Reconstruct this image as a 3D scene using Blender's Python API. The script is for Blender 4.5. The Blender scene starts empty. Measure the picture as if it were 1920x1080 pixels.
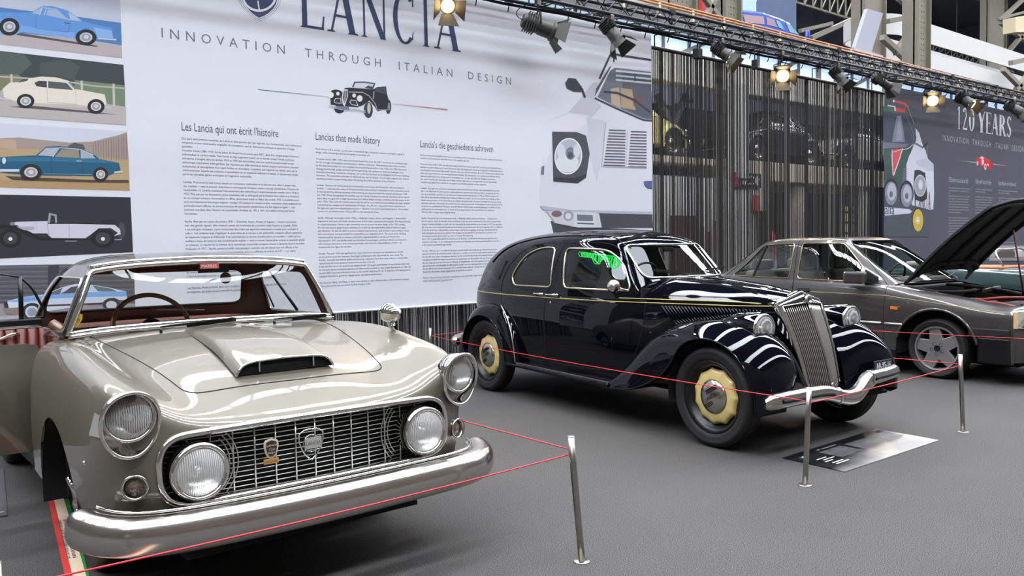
import bpy, bmesh, math, random
import numpy as np
from mathutils import Vector, Matrix
random.seed(7)
PI = math.pi
sin, cos, R = math.sin, math.cos, math.radians
scene = bpy.context.scene
col = scene.collection

# ------------------------------------------------------------------ camera
FPX, PITCH, ROLL, CAMH, AZ = 1564.5, R(2.9676), R(-1.0188), 1.3438, R(51.2066)
_fw = np.array([cos(AZ)*cos(PITCH), sin(AZ)*cos(PITCH), -sin(PITCH)])
_r0 = np.cross(_fw, [0, 0, 1.0]); _r0 /= np.linalg.norm(_r0)
_u0 = np.cross(_r0, _fw)
_rt = _r0*cos(ROLL) + _u0*sin(ROLL)
_up = -_r0*sin(ROLL) + _u0*cos(ROLL)
cam_data = bpy.data.cameras.new('camera')
cam_data.sensor_width = 36.0
cam_data.lens = FPX*36.0/1920.0
cam_data.clip_end = 300
cam = bpy.data.objects.new('camera', cam_data)
col.objects.link(cam)
cam.matrix_world = Matrix(((_rt[0], _up[0], -_fw[0], 0), (_rt[1], _up[1], -_fw[1], 0), (_rt[2], _up[2], -_fw[2], CAMH), (0, 0, 0, 1)))
scene.camera = cam


def _ray(px, py):
    return _fw*FPX + _rt*(px-960) + _up*(540-py)


def at(px, py, Y):
    """point of the vertical plane y = Y seen at photo pixel (px, py)"""
    d = _ray(px, py); t = Y/d[1]
    return (d[0]*t, Y, CAMH + d[2]*t)


def atz(px, py, z=0.0):
    """point of the level plane at height z seen at photo pixel (px, py)"""
    d = _ray(px, py); t = (z-CAMH)/d[2]
    return (d[0]*t, d[1]*t, z)


# ------------------------------------------------------------------ sky, light, exposure
world = bpy.data.worlds.new('sky'); scene.world = world
world.use_nodes = True
wn = world.node_tree.nodes; wl = world.node_tree.links
wn.clear()
w_out = wn.new('ShaderNodeOutputWorld'); w_bg = wn.new('ShaderNodeBackground')
w_bg.inputs[0].default_value = (0.93, 0.95, 1.0, 1); w_bg.inputs[1].default_value = 25.0
wl.new(w_bg.outputs[0], w_out.inputs[0])
scene.view_settings.view_transform = 'Standard'
scene.view_settings.look = 'None'
scene.view_settings.exposure = 0.28
scene.view_settings.gamma = 1.0
scene.view_settings.use_curve_mapping = False
scene.cycles.use_denoising = True
scene.cycles.max_bounces = 8
scene.cycles.diffuse_bounces = 3
scene.cycles.glossy_bounces = 4
scene.cycles.transmission_bounces = 4
scene.cycles.transparent_max_bounces = 24
scene.cycles.sample_clamp_indirect = 6.0
scene.cycles.caustics_reflective = False
scene.cycles.caustics_refractive = False
SKYLIGHTS = [(-11.2, -9.2, -18, 75), (-2.6, -0.6, -18, 75), (4.6, 6.6, -18, 75), (12.0, 13.6, -18, 75), (22.0, 25.0, -18, 46)]   # y and x ranges of the roof glazing
ROOF_Z = 19.0
for (y0, y1, x0, x1) in SKYLIGHTS:          # daylight portals in the roof openings
    ld = bpy.data.lights.new('skylight_portal', 'AREA'); ld.shape = 'RECTANGLE'
    ld.size = x1-x0; ld.size_y = y1-y0; ld.cycles.is_portal = True
    lo = bpy.data.objects.new('skylight_portal', ld); col.objects.link(lo)
    lo.location = ((x0+x1)/2, (y0+y1)/2, ROOF_Z-0.05)


# ------------------------------------------------------------------ materials
def lin(c):
    return tuple(((x/255.0)/12.92 if x/255.0 <= 0.04045 else ((x/255.0+0.055)/1.055)**2.4) for x in c)


_MATS = {}


def mat(name, rgb, rough=0.5, metal=0.0, coat=0.0, emit=0.0, spec=None, noise=None, bump=None, coat_rough=0.03, tint2=None):
    """procedural Principled material; rgb in sRGB 0-255; noise=(scale, amount) mottles the colour; bump=(scale, strength)"""
    if name in _MATS: return _MATS[name]
    m = bpy.data.materials.new(name); m.use_nodes = True
    nt = m.node_tree; b = nt.nodes['Principled BSDF']
    c = lin(rgb)
    b.inputs['Base Color'].default_value = (*c, 1); b.inputs['Roughness'].default_value = rough
    b.inputs['Metallic'].default_value = metal
    if coat: b.inputs['Coat Weight'].default_value = coat; b.inputs['Coat Roughness'].default_value = coat_rough
    if spec is not None: b.inputs['Specular IOR Level'].default_value = spec
    if emit: b.inputs['Emission Color'].default_value = (*c, 1); b.inputs['Emission Strength'].default_value = emit
    if noise or bump:
        tc = nt.nodes.new('ShaderNodeTexCoord')
    if noise:
        n = nt.nodes.new('ShaderNodeTexNoise'); n.inputs['Scale'].default_value = noise[0]; n.inputs['Detail'].default_value = 4
        nt.links.new(tc.outputs['Object'], n.inputs['Vector'])
        r = nt.nodes.new('ShaderNodeValToRGB')
        a = noise[1]; c2 = lin(tint2) if tint2 else c
        r.color_ramp.elements[0].position = 0.3; r.color_ramp.elements[1].position = 0.7
        r.color_ramp.elements[0].color = (*[max(0, x*(1-a)) for x in c], 1)
        r.color_ramp.elements[1].color = (*[min(1, x*(1+a)) for x in c2], 1)
        nt.links.new(n.outputs['Fac'], r.inputs['Fac']); nt.links.new(r.outputs['Color'], b.inputs['Base Color'])
    if bump:
        n2 = nt.nodes.new('ShaderNodeTexNoise'); n2.inputs['Scale'].default_value = bump[0]; n2.inputs['Detail'].default_value = 3
        nt.links.new(tc.outputs['Object'], n2.inputs['Vector'])
        bp = nt.nodes.new('ShaderNodeBump'); bp.inputs['Strength'].default_value = bump[1]; bp.inputs['Distance'].default_value = 0.02
        nt.links.new(n2.outputs['Fac'], bp.inputs['Height']); nt.links.new(bp.outputs['Normal'], b.inputs['Normal'])
    _MATS[name] = m
    return m


def glass(name, tint=(1, 1, 1), refl=1.0):
    """thin pane: clear transmission with a Fresnel reflection"""
    if name in _MATS: return _MATS[name]
    m = bpy.data.materials.new(name); m.use_nodes = True
    nt = m.node_tree; nt.nodes.clear()
    o = nt.nodes.new('ShaderNodeOutputMaterial'); t = nt.nodes.new('ShaderNodeBsdfTransparent'); g = nt.nodes.new('ShaderNodeBsdfGlossy')
    x = nt.nodes.new('ShaderNodeMixShader'); f = nt.nodes.new('ShaderNodeLayerWeight'); f.inputs[0].default_value = 0.5
    pw = nt.nodes.new('ShaderNodeMath'); pw.operation = 'POWER'; pw.inputs[1].default_value = 5.0     # Schlick's approximation, the same from both sides of the pane
    mm = nt.nodes.new('ShaderNodeMath'); mm.operation = 'MULTIPLY_ADD'; mm.inputs[1].default_value = 0.9*refl; mm.inputs[2].default_value = 0.07*refl; mm.use_clamp = True
    t.inputs[0].default_value = (*tint, 1); g.inputs[1 if g.inputs[1].name == 'Roughness' else 'Roughness'].default_value = 0.01
    nt.links.new(f.outputs['Facing'], pw.inputs[0]); nt.links.new(pw.outputs[0], mm.inputs[0]); nt.links.new(mm.outputs[0], x.inputs[0])
    nt.links.new(t.outputs[0], x.inputs[1]); nt.links.new(g.outputs[0], x.inputs[2]); nt.links.new(x.outputs[0], o.inputs[0])
    _MATS[name] = m
    return m


CHROME = mat('chrome', (225, 224, 220), 0.07, 1.0)
CHROME_WORN = mat('worn_chrome', (196, 192, 186), 0.2, 1.0, noise=(9, 0.05))
BARCHROME = mat('bright_bar_chrome', (226, 222, 214), 0.28, 0.85)
STEEL = mat('brushed_steel', (168, 164, 156), 0.3, 1.0)
RUBBER = mat('tyre_rubber', (26, 25, 25), 0.65, noise=(40, 0.15))
BLACK = mat('black_trim', (12, 12, 13), 0.35)
SOFTBLACK = mat('matt_black', (16, 16, 17), 0.75)
DARK = mat('dark_cavity', (7, 7, 8), 0.9)
SILVER = mat('silver_paint', (110, 105, 92), 0.42, 0.35, coat=1.0)
MIDNIGHT = mat('midnight_paint', (6, 8, 15), 0.4, 0.0, coat=0.7, spec=0.0, coat_rough=0.02)
GREYMET = mat('grey_metallic_paint', (78, 75, 73), 0.35, 0.5, coat=1.0)
REDLEATHER = mat('red_leather', (92, 27, 15), 0.42, noise=(60, 0.08))
BROWNLEATHER = mat('brown_leather', (118, 66, 52), 0.5)
WOOD = mat('varnished_wood', (150, 92, 42), 0.25, coat=0.6, noise=(30, 0.25))
GLASS = glass('window_glass', (0.93, 0.95, 0.95), 1.0)
TINTED = glass('tinted_glass', (0.62, 0.68, 0.66), 1.3)
LENS = mat('lamp_lens', (226, 226, 222), 0.12, 0.85, bump=(70, 0.5))
REFLECTOR = mat('lamp_reflector', (236, 234, 228), 0.3, 0.75)
CREAMPAINT = mat('cream_wheel_paint', (226, 202, 132), 0.3, coat=0.5)
ALLOY = mat('alloy_wheel', (158, 157, 155), 0.38, 0.7)
AMBER = mat('amber_lens', (226, 122, 22), 0.2, coat=0.5)
CORD = mat('red_cord', (216, 40, 52), 0.5)
WHITE = mat('white_print', (222, 223, 228), 0.8)


# ------------------------------------------------------------------ mesh building
def pick(P, px, py_, M=None):
    """nearest surface point (in the piece's own coordinates) lying under photo pixel (px, py_)"""
    W = P.V if M is None else (np.array(M.to_3x3()) @ P.V.T).T+np.array(M.translation)
    d = W-np.array([0, 0, CAMH]); z = d @ _fw; u = 960+FPX*(d @ _rt)/z; v = 540-FPX*(d @ _up)/z; e = np.hypot(u-px, v-py_)
    k = np.where(e < max(9, e.min()*1.5))[0]; return P.V[k[np.argmin(z[k]+e[k]*.01)]].copy()


class MB:
    def __init__(self): self.v = []; self.f = []; self.mi = []; self.sm = []

    def add(self, verts, faces, mi=0, smooth=True):
        o = len(self.v); self.v.extend([tuple(map(float, p)) for p in verts])
        for f in faces: self.f.append(tuple(int(i)+o for i in f)); self.mi.append(mi); self.sm.append(smooth)
        return self

    def box(self, x0, x1, y0, y1, z0, z1, mi=0):
        v = [(x, y, z) for x in (x0, x1) for y in (y0, y1) for z in (z0, z1)]
        return self.add(v, [(0, 1, 3, 2), (4, 6, 7, 5), (0, 4, 5, 1), (2, 3, 7, 6), (0, 2, 6, 4), (1, 5, 7, 3)], mi, False)

    def obox(self, c, ax, ay, az, mi=0):
        """oriented box: centre and three half-axis vectors"""
        c, ax, ay, az = map(np.array, (c, ax, ay, az))
        v = [c+i*ax+j*ay+k*az for i in (-1, 1) for j in (-1, 1) for k in (-1, 1)]
        return self.add(v, [(0, 1, 3, 2), (4, 6, 7, 5), (0, 4, 5, 1), (2, 3, 7, 6), (0, 2, 6, 4), (1, 5, 7, 3)], mi, False)

    def bar(self, a, b, w, h, mi=0, up=(0, 0, 1)):
        a, b = np.array(a, float), np.array(b, float); d = b-a; L = np.linalg.norm(d); d /= L
        u = np.array(up, float)
        if abs(d@u) > 0.95: u = np.array([1.0, 0, 0])
        s = np.cross(d, u); s /= np.linalg.norm(s); t = np.cross(s, d)
        return self.obox((a+b)/2, d*L/2, s*w/2, t*h/2, mi)

    def tube(self, path, r, n=8, closed=False, mi=0, caps=True, prof=None):
        """sweep a circle (or a 2-d profile) along a path; r is a number or a list"""
        P = np.array(path, float); m = len(P)
        if closed: T = np.roll(P, -1, 0)-np.roll(P, 1, 0)
        else: T = np.gradient(P, axis=0)
        T /= (np.linalg.norm(T, axis=1)[:, None]+1e-12)
        u = np.array([0, 0, 1.0])
        if abs(T[0]@u) > 0.9: u = np.array([1.0, 0, 0])
        N = np.cross(T[0], u); N /= np.linalg.norm(N)
        rs = np.full(m, r) if np.isscalar(r) else np.array(r)
        pr = prof if prof is not None else [(cos(2*PI*k/n), sin(2*PI*k/n)) for k in range(n)]
        n = len(pr); vs = []
        for i in range(m):
            N = N-T[i]*(N@T[i]); N /= np.linalg.norm(N); B = np.cross(T[i], N)
            for (a, b) in pr: vs.append(P[i]+rs[i]*(N*a+B*b))
        fs = []
        for i in range(m if closed else m-1):
            j = (i+1) % m
            for k in range(n): fs.append((i*n+k, i*n+(k+1) % n, j*n+(k+1) % n, j*n+k))
        if caps and not closed: fs.append(tuple(range(n-1, -1, -1))); fs.append(tuple((m-1)*n+k for k in range(n)))
        return self.add(vs, fs, mi)

    def cyl(self, a, b, r, n=16, mi=0, r2=None):
        return self.tube([a, b], [r, r if r2 is None else r2], n, False, mi)

    def lathe(self, prof, o=(0, 0, 0), axis=(0, 0, 1), n=32, mi=0, caps=False, smooth=True, a0=0.0, a1=2*PI):
        """prof: list of (radius, height along axis)"""
        ax = np.array(axis, float); ax /= np.linalg.norm(ax)
        u = np.array([0, 0, 1.0]) if abs(ax[2]) < 0.9 else np.array([1.0, 0, 0])
        s = np.cross(ax, u); s /= np.linalg.norm(s); t = np.cross(s, ax); o = np.array(o, float)
        full = abs(a1-a0-2*PI) < 1e-6; m = n if full else n+1; vs = []
        for (r, h) in prof:
            for k in range(m):
                a = a0+(a1-a0)*k/n; vs.append(o+ax*h+r*(s*cos(a)+t*sin(a)))
        fs = []
        for i in range(len(prof)-1):
            for k in range(n):
                k2 = (k+1) % m; fs.append((i*m+k, i*m+k2, (i+1)*m+k2, (i+1)*m+k))
        if caps: fs.append(tuple(range(m-1, -1, -1))); fs.append(tuple((len(prof)-1)*m+k for k in range(m)))
        return self.add(vs, fs, mi, smooth)

    def sphere(self, c, rx, ry=None, rz=None, n=16, mi=0, h0=-1.0, h1=1.0):
        ry = rx if ry is None else ry; rz = rx if rz is None else rz
        vs = []; m = n//2
        for i in range(m+1):
            a = math.asin(h0)+(math.asin(h1)-math.asin(h0))*i/m
            for k in range(n): b = 2*PI*k/n; vs.append((c[0]+rx*cos(a)*cos(b), c[1]+ry*cos(a)*sin(b), c[2]+rz*sin(a)))
        fs = [(i*n+k, i*n+(k+1) % n, (i+1)*n+(k+1) % n, (i+1)*n+k) for i in range(m) for k in range(n)]
        return self.add(vs, fs, mi)

    def grid(self, G, mi=0, smooth=True):
        G = np.array(G, float); a, b = G.shape[:2]
        return self.add(G.reshape(-1, 3), [(i*b+j, i*b+j+1, (i+1)*b+j+1, (i+1)*b+j) for i in range(a-1) for j in range(b-1)], mi, smooth)

    def poly(self, pts, mi=0):
        return self.add(pts, [tuple(range(len(pts)))], mi, False)

    def slab(self, pts, d, mi=0):
        """planar polygon extruded by vector d"""
        n = len(pts); q = [tuple(np.array(p, float)+np.array(d, float)) for p in pts]
        return self.add(list(pts)+q, [tuple(range(n)), tuple(range(2*n-1, n-1, -1))]+[(i, i+n, (i+1) % n+n, (i+1) % n) for i in range(n)], mi, False)

    def piece(self, P, mi=0, off=0.0):
        V = P.V if off == 0 else P.V+P.normals()*off
        return self.add(V, P.F, mi)

    def xf(self, M):
        M = np.array(M, float); self.v = [tuple(M[:3, :3] @ np.array(p)+M[:3, 3]) for p in self.v]; return self

    def obj(self, name, mats, parent=None, bevel=0.0, seg=2, angle=None, label=None):
        me = bpy.data.meshes.new(name)
        me.from_pydata(self.v, [], self.f)
        for m in (mats if isinstance(mats, (list, tuple)) else [mats]): me.materials.append(m)
        me.polygons.foreach_set('material_index', self.mi); me.polygons.foreach_set('use_smooth', self.sm)
        bm = bmesh.new(); bm.from_mesh(me); bmesh.ops.recalc_face_normals(bm, faces=bm.faces); bm.to_mesh(me); bm.free()
        if angle: me.set_sharp_from_angle(angle=R(angle))
        me.update()
        o = bpy.data.objects.new(name, me); col.objects.link(o)
        if parent: o.parent = parent
        if bevel:
            b = o.modifiers.new('bevel', 'BEVEL'); b.width = bevel; b.segments = seg; b.limit_method = 'ANGLE'; b.angle_limit = R(40)
        if label: o['label'] = label
        return o


def thing(name, label, cat, loc=(0, 0, 0), rotz=0.0, group=None):
    o = bpy.data.objects.new(name, None); col.objects.link(o); o.empty_display_size = 0.2
    o.location = loc; o.rotation_euler = (0, 0, rotz); o['label'] = label; o['category'] = cat
    if group: o['group'] = group
    return o


def tag(o, label, cat, group=None, kind=None):
    o['label'] = label; o['category'] = cat
    if group: o['group'] = group
    if kind: o['kind'] = kind
    return o


def struct(o):
    o['kind'] = 'structure'; return o


def dup(root, label, loc=None, rotz=None):
    r = root.copy(); col.objects.link(r); r['label'] = label
    if loc is not None: r.location = loc
    if rotz is not None: r.rotation_euler = (0, 0, rotz)
    for ch in list(root.children):
        c = ch.copy(); col.objects.link(c); c.parent = r
        for g in ch.children:
            d = g.copy(); col.objects.link(d); d.parent = c
    return r


# ------------------------------------------------------------------ smooth surfaces and cutting
def _nat(t, Y, q):
    """natural cubic spline through (t, Y) evaluated at q; Y is (n, k)"""
    n = len(t); h = np.diff(t); A = np.eye(n); B = np.zeros_like(Y)
    for i in range(1, n-1):
        A[i, i-1], A[i, i], A[i, i+1] = h[i-1], 2*(h[i-1]+h[i]), h[i]
        B[i] = 6*((Y[i+1]-Y[i])/h[i]-(Y[i]-Y[i-1])/h[i-1])
    S = np.linalg.solve(A, B); i = np.clip(np.searchsorted(t, q)-1, 0, n-2)
    a = (t[i+1]-q)[:, None]; b = (q-t[i])[:, None]; hh = h[i][:, None]
    return S[i]*a**3/(6*hh)+S[i+1]*b**3/(6*hh)+(Y[i]/hh-S[i]*hh/6)*a+(Y[i+1]/hh-S[i+1]*hh/6)*b


def spline_net(net, nu, nv):
    """interpolating bicubic surface through a control net (U, V, 3)"""
    N = np.array(net, float); U, V = N.shape[:2]

    def params(A):
        d = np.sqrt(np.linalg.norm(np.diff(A, axis=0), axis=2)).mean(1); return np.concatenate([[0], np.cumsum(d)])
    tv = params(N.transpose(1, 0, 2)); qv = np.linspace(0, tv[-1], nv)
    X = np.stack([_nat(tv, N[i], qv) for i in range(U)])
    tu = params(N); qu = np.linspace(0, tu[-1], nu)
    return _nat(tu, X.reshape(U, -1), qu).reshape(nu, nv, 3)


def curve(pts, n=40):
    P = np.array(pts, float); d = np.sqrt(np.linalg.norm(np.diff(P, axis=0), axis=1)); t = np.concatenate([[0], np.cumsum(d)])
    return _nat(t, P, np.linspace(0, t[-1], n))


class Piece:
    def __init__(self, V, F): self.V = np.array(V, float).reshape(-1, 3); self.F = np.array(F, int).reshape(-1, 3)

    @staticmethod
    def from_grid(G):
        a, b = G.shape[:2]; i, j = np.meshgrid(np.arange(a-1), np.arange(b-1), indexing='ij')
        p = (i*b+j).ravel(); return Piece(G.reshape(-1, 3), np.concatenate([np.stack([p, p+1, p+b+1], 1), np.stack([p, p+b+1, p+b], 1)]))

    def normals(self):
        N = np.zeros_like(self.V); a, b, c = (self.V[self.F[:, k]] for k in range(3)); n = np.cross(b-a, c-a)
        for k in range(3): np.add.at(N, self.F[:, k], n)
        return N/(np.linalg.norm(N, axis=1)[:, None]+1e-12)

    def compact(self):
        u, inv = np.unique(self.F, return_inverse=True); return Piece(self.V[u], inv.reshape(-1, 3))

    def clip(self, s):
        """split along s = 0: returns (inside: s < 0, outside)"""
        s = np.array(s, float); s[np.abs(s) < 1e-6] = 1e-6
        if not len(self.F): return self, self
        c = (s[self.F] < 0).sum(1); V = list(self.V); fi = list(map(tuple, self.F[c == 3])); fo = list(map(tuple, self.F[c == 0])); cut = {}

        def mid(i, j):
            k = (i, j) if i < j else (j, i)
            if k not in cut:
                t = s[k[0]]/(s[k[0]]-s[k[1]]); V.append(self.V[k[0]]*(1-t)+self.V[k[1]]*t); cut[k] = len(V)-1
            return cut[k]
        for F in self.F[(c == 1) | (c == 2)]:
            neg = [s[i] < 0 for i in F]; one = neg.index(True) if sum(neg) == 1 else neg.index(False)
            a, b, d = F[one], F[(one+1) % 3], F[(one+2) % 3]; p, q = mid(a, b), mid(a, d)
            A, B = (fi, fo) if neg[one] else (fo, fi)
            A.append((a, p, q)); B.append((p, b, d)); B.append((p, d, q))
        return Piece(V, fi).compact(), Piece(V, fo).compact()

    def loops(self):
        """boundary loops as arrays of points"""
        if not len(self.F): return []
        key = np.round(self.V, 6); _, idx = np.unique(key, axis=0, return_inverse=True); idx = idx.ravel(); first = {}
        for i, k in enumerate(idx): first.setdefault(int(k), i)
        E = {}
        for f in idx[self.F]:
            for a, b in ((f[0], f[1]), (f[1], f[2]), (f[2], f[0])):
                if a == b: continue
                if (b, a) in E: del E[(b, a)]
                else: E[(a, b)] = 1
        nxt = {}
        for a, b in E: nxt.setdefault(a, []).append(b)
        out = []
        while nxt:
            a = next(iter(nxt)); lp = [a]
            while a in nxt:
                b = nxt[a].pop()
                if not nxt[a]: del nxt[a]
                if b == lp[0]: break
                lp.append(b); a = b
            if len(lp) > 3: out.append(np.array([self.V[first[int(k)]] for k in lp]))
        return out


def mirror_grid(G, axis):
    """G's first column lies on the symmetry plane; adds the mirrored half"""
    H = G[:, :0:-1].copy(); H[:, :, axis] *= -1
    G = G.copy(); G[:, 0, axis] = 0
    return np.concatenate([H, G], 1)


def rpoly(pts, r, n=6):
    """polygon with rounded corners; r a number or a list"""
    P = [np.array(p, float) for p in pts]; m = len(P); out = []
    for i in range(m):
        a, b, c = P[i-1], P[i], P[(i+1) % m]; rr = r if np.isscalar(r) else r[i]
        u = a-b; w = c-b; lu, lw = np.linalg.norm(u), np.linalg.norm(w); d = min(rr, lu*0.48, lw*0.48); p, q = b+u/lu*d, b+w/lw*d
        for k in range(n+1):
            t = k/n; out.append(p*(1-t)**2+2*b*t*(1-t)+q*t*t)
    return np.array(out)


def sdf(P, poly):
    """signed distance of 2-d points to a polygon (negative inside)"""
    P = np.array(P, float); A = np.array(poly, float); B = np.roll(A, -1, 0); d = np.full(len(P), 1e9); ins = np.zeros(len(P), bool)
    for a, b in zip(A, B):
        e = b-a; w = P-a; t = np.clip((w@e)/(e@e+1e-15), 0, 1); d = np.minimum(d, np.linalg.norm(w-t[:, None]*e, axis=1))
        c = (a[1] <= P[:, 1]) != (b[1] <= P[:, 1]); x = a[0]+(P[:, 1]-a[1])/(b[1]-a[1]+1e-15)*e[0]; ins ^= c & (P[:, 0] < x)
    return np.where(ins, -d, d)


def ldist(P, line):
    """distance of 2-d points to an open polyline"""
    P = np.array(P, float); A = np.array(line, float); d = np.full(len(P), 1e9)
    for a, b in zip(A[:-1], A[1:]):
        e = b-a; w = P-a; t = np.clip((w@e)/(e@e+1e-15), 0, 1); d = np.minimum(d, np.linalg.norm(w-t[:, None]*e, axis=1))
    return d


def resample(lp, step, closed=True):
    P = np.array(lp); Q = np.vstack([P, P[:1]]) if closed else P
    d = np.concatenate([[0], np.cumsum(np.linalg.norm(np.diff(Q, axis=0), axis=1))]); n = max(8, int(d[-1]/step))
    t = np.linspace(0, d[-1], n, endpoint=not closed); return np.stack([np.interp(t, d, Q[:, k]) for k in range(3)], 1)


_GLYPH = {}


def text_mesh(mb, txt, size, origin, xdir, zdir, mi=0, sx=1.0, align='LEFT', depth=0.0, space=1.0, line=1.0):
    """flat lettering in the plane spanned by xdir (reading direction) and zdir (up); returns its width"""
    key = (txt, space, align, line)
    if key not in _GLYPH:
        cu = bpy.data.curves.new('letters', 'FONT'); cu.body = txt; cu.size = 1.0; cu.space_character = space; cu.space_line = line
        cu.align_x = align; cu.resolution_u = 2
        o = bpy.data.objects.new('letters', cu); col.objects.link(o); bpy.context.view_layer.update()
        me = bpy.data.meshes.new_from_object(o.evaluated_get(bpy.context.evaluated_depsgraph_get()))
        _GLYPH[key] = (np.array([tuple(v.co) for v in me.vertices]).reshape(-1, 3), [tuple(p.vertices) for p in me.polygons])
        bpy.data.objects.remove(o); bpy.data.curves.remove(cu); bpy.data.meshes.remove(me)
    V, F = _GLYPH[key]; o = np.array(origin, float); X = np.array(xdir, float); Z = np.array(zdir, float)
    if not len(V): return 0.0
    mb.add([o+X*(p[0]*size*sx)+Z*(p[1]*size) for p in V], F, mi, False)
    return float(V[:, 0].max()-V[:, 0].min())*size*sx
# ================================================================== the hall
CARPET = mat('speckled_carpet', (102, 100, 98), 0.95)
nt = CARPET.node_tree; b = nt.nodes['Principled BSDF']
tc = nt.nodes.new('ShaderNodeTexCoord'); n1 = nt.nodes.new('ShaderNodeTexNoise'); n1.inputs['Scale'].default_value = 240; n1.inputs['Detail'].default_value = 2
n2 = nt.nodes.new('ShaderNodeTexNoise'); n2.inputs['Scale'].default_value = 1.1; n2.inputs['Detail'].default_value = 3
cr = nt.nodes.new('ShaderNodeValToRGB'); cr.color_ramp.elements[0].position = 0.36; cr.color_ramp.elements[1].position = 0.66
cr.color_ramp.elements[0].color = (*lin((14, 14, 14)), 1); cr.color_ramp.elements[1].color = (*lin((98, 95, 92)), 1)
cr2 = nt.nodes.new('ShaderNodeValToRGB'); cr2.color_ramp.elements[0].position = 0.35; cr2.color_ramp.elements[1].position = 0.7
cr2.color_ramp.elements[0].color = (0.88, 0.88, 0.88, 1); cr2.color_ramp.elements[1].color = (1, 0.99, 0.98, 1)
mx = nt.nodes.new('ShaderNodeMix'); mx.data_type = 'RGBA'; mx.blend_type = 'MULTIPLY'; mx.inputs[0].default_value = 1
nt.links.new(tc.outputs['Object'], n1.inputs['Vector']); nt.links.new(tc.outputs['Object'], n2.inputs['Vector'])
nt.links.new(n1.outputs['Fac'], cr.inputs['Fac']); nt.links.new(n2.outputs['Fac'], cr2.inputs['Fac'])
nt.links.new(cr.outputs['Color'], mx.inputs[6]); nt.links.new(cr2.outputs['Color'], mx.inputs[7]); nt.links.new(mx.outputs[2], b.inputs['Base Color'])
struct(MB().box(-18, 75, -15, 34, -0.2, 0).obj('floor', CARPET))

HALLDARK = mat('hall_dark_paint', (122, 126, 142), 0.9, noise=(0.6, 0.15))
HALLSIDE = mat('hall_side_paint', (92, 88, 82), 0.9, noise=(0.5, 0.2))
OLIVE = mat('olive_steel_paint', (122, 117, 102), 0.6, noise=(3, 0.06))
ROOFSTEEL = mat('roof_steel', (104, 104, 106), 0.7)
FASCIA = mat('white_fascia', (186, 186, 182), 0.6)
struct(MB().box(-18, 75, 34, 34.3, 0, ROOF_Z).obj('wall_back', HALLDARK))
struct(MB().box(-18, 75, -15.3, -15, 0, ROOF_Z).obj('wall_front', HALLSIDE))
struct(MB().box(-18.3, -18, -15, 34, 0, ROOF_Z).obj('wall_left', HALLSIDE))
struct(MB().box(75, 75.3, -15, 34, 0, ROOF_Z).obj('wall_right', HALLDARK))
roof = MB(); edges = [-15]+[y for s in SKYLIGHTS for y in s[:2]]+[34]
for k in range(0, len(edges), 2): roof.box(-18, 75, edges[k], edges[k+1], ROOF_Z, ROOF_Z+0.25)
for (y0, y1, xa, xb) in SKYLIGHTS:
    x = xa
    while x < xb-0.5: roof.box(x, x+0.10, y0, y1, ROOF_Z, ROOF_Z+0.22); x += 1.3
    if xb < 75: roof.box(xb, 75, y0, y1, ROOF_Z, ROOF_Z+0.25)
struct(roof.obj('ceiling', ROOFSTEEL))
ROOFGLASS = glass('roof_glass', (0.95, 0.97, 1.0), 0.5)
for k, (y0, y1, xa, xb) in enumerate(SKYLIGHTS):
    struct(MB().poly([(xa, y0, ROOF_Z+0.26), (xb, y0, ROOF_Z+0.26), (xb, y1, ROOF_Z+0.26), (xa, y1, ROOF_Z+0.26)]).obj('window_%d' % (k+1), ROOFGLASS))

# ------------------------------------------------------------------ printed banners
BY = 8.3
FABRIC = mat('banner_fabric', (222, 223, 229), 0.85, bump=(2.2, 0.35))
NAVY = mat('navy_print', (52, 62, 92), 0.8)
INK = mat('grey_ink', (74, 78, 88), 0.8)
INKLIGHT = mat('light_grey_ink', (112, 116, 126), 0.8)


def ink(r, g, b): return mat('print_%d_%d_%d' % (r, g, b), (r, g, b), 0.8)


class Print:
    """flat coloured shapes printed on a hanging banner; coordinates are photo pixels on the banner's plane"""
    def __init__(self, Y=BY, sx=1.0, ox=0.0, oy=0.0):
        self.mb = MB(); self.mats = []; self.k = 0; self.Y = Y; self.s = sx; self.ox = ox; self.oy = oy

    def mi(self, c):
        m = c if isinstance(c, bpy.types.Material) else ink(*c)
        if m not in self.mats: self.mats.append(m)
        return self.mats.index(m)

    def w(self, p): return at(p[0]/self.s+self.ox, p[1]/self.s+self.oy, self.Y-0.0008-0.00008*self.k)

    def P(self, pts, c):
        self.k += 1; self.mb.poly([self.w(p) for p in pts], self.mi(c)); return self

    def E(self, cx, cy, rx, ry, c, tilt=0.0, n=24):
        return self.P([(cx+rx*cos(a)*cos(tilt)-ry*sin(a)*sin(tilt), cy+rx*cos(a)*sin(tilt)+ry*sin(a)*cos(tilt)) for a in [2*PI*i/n for i in range(n)]], c)

    def L(self, pts, wd, c):
        self.k += 1
        for a, b in zip(pts[:-1], pts[1:]):
            self.k += 0.25
            d = np.array(b, float)-np.array(a, float); n = np.array([-d[1], d[0]])/np.linalg.norm(d)*wd/2; e = d/np.linalg.norm(d)*wd*0.25
            self.mb.poly([self.w(q) for q in (np.array(a)+n-e, np.array(b)+n+e, np.array(b)-n+e, np.array(a)-n-e)], self.mi(c))
        return self

    def done(self, name, parent): return self.mb.obj(name, self.mats, parent)


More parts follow.
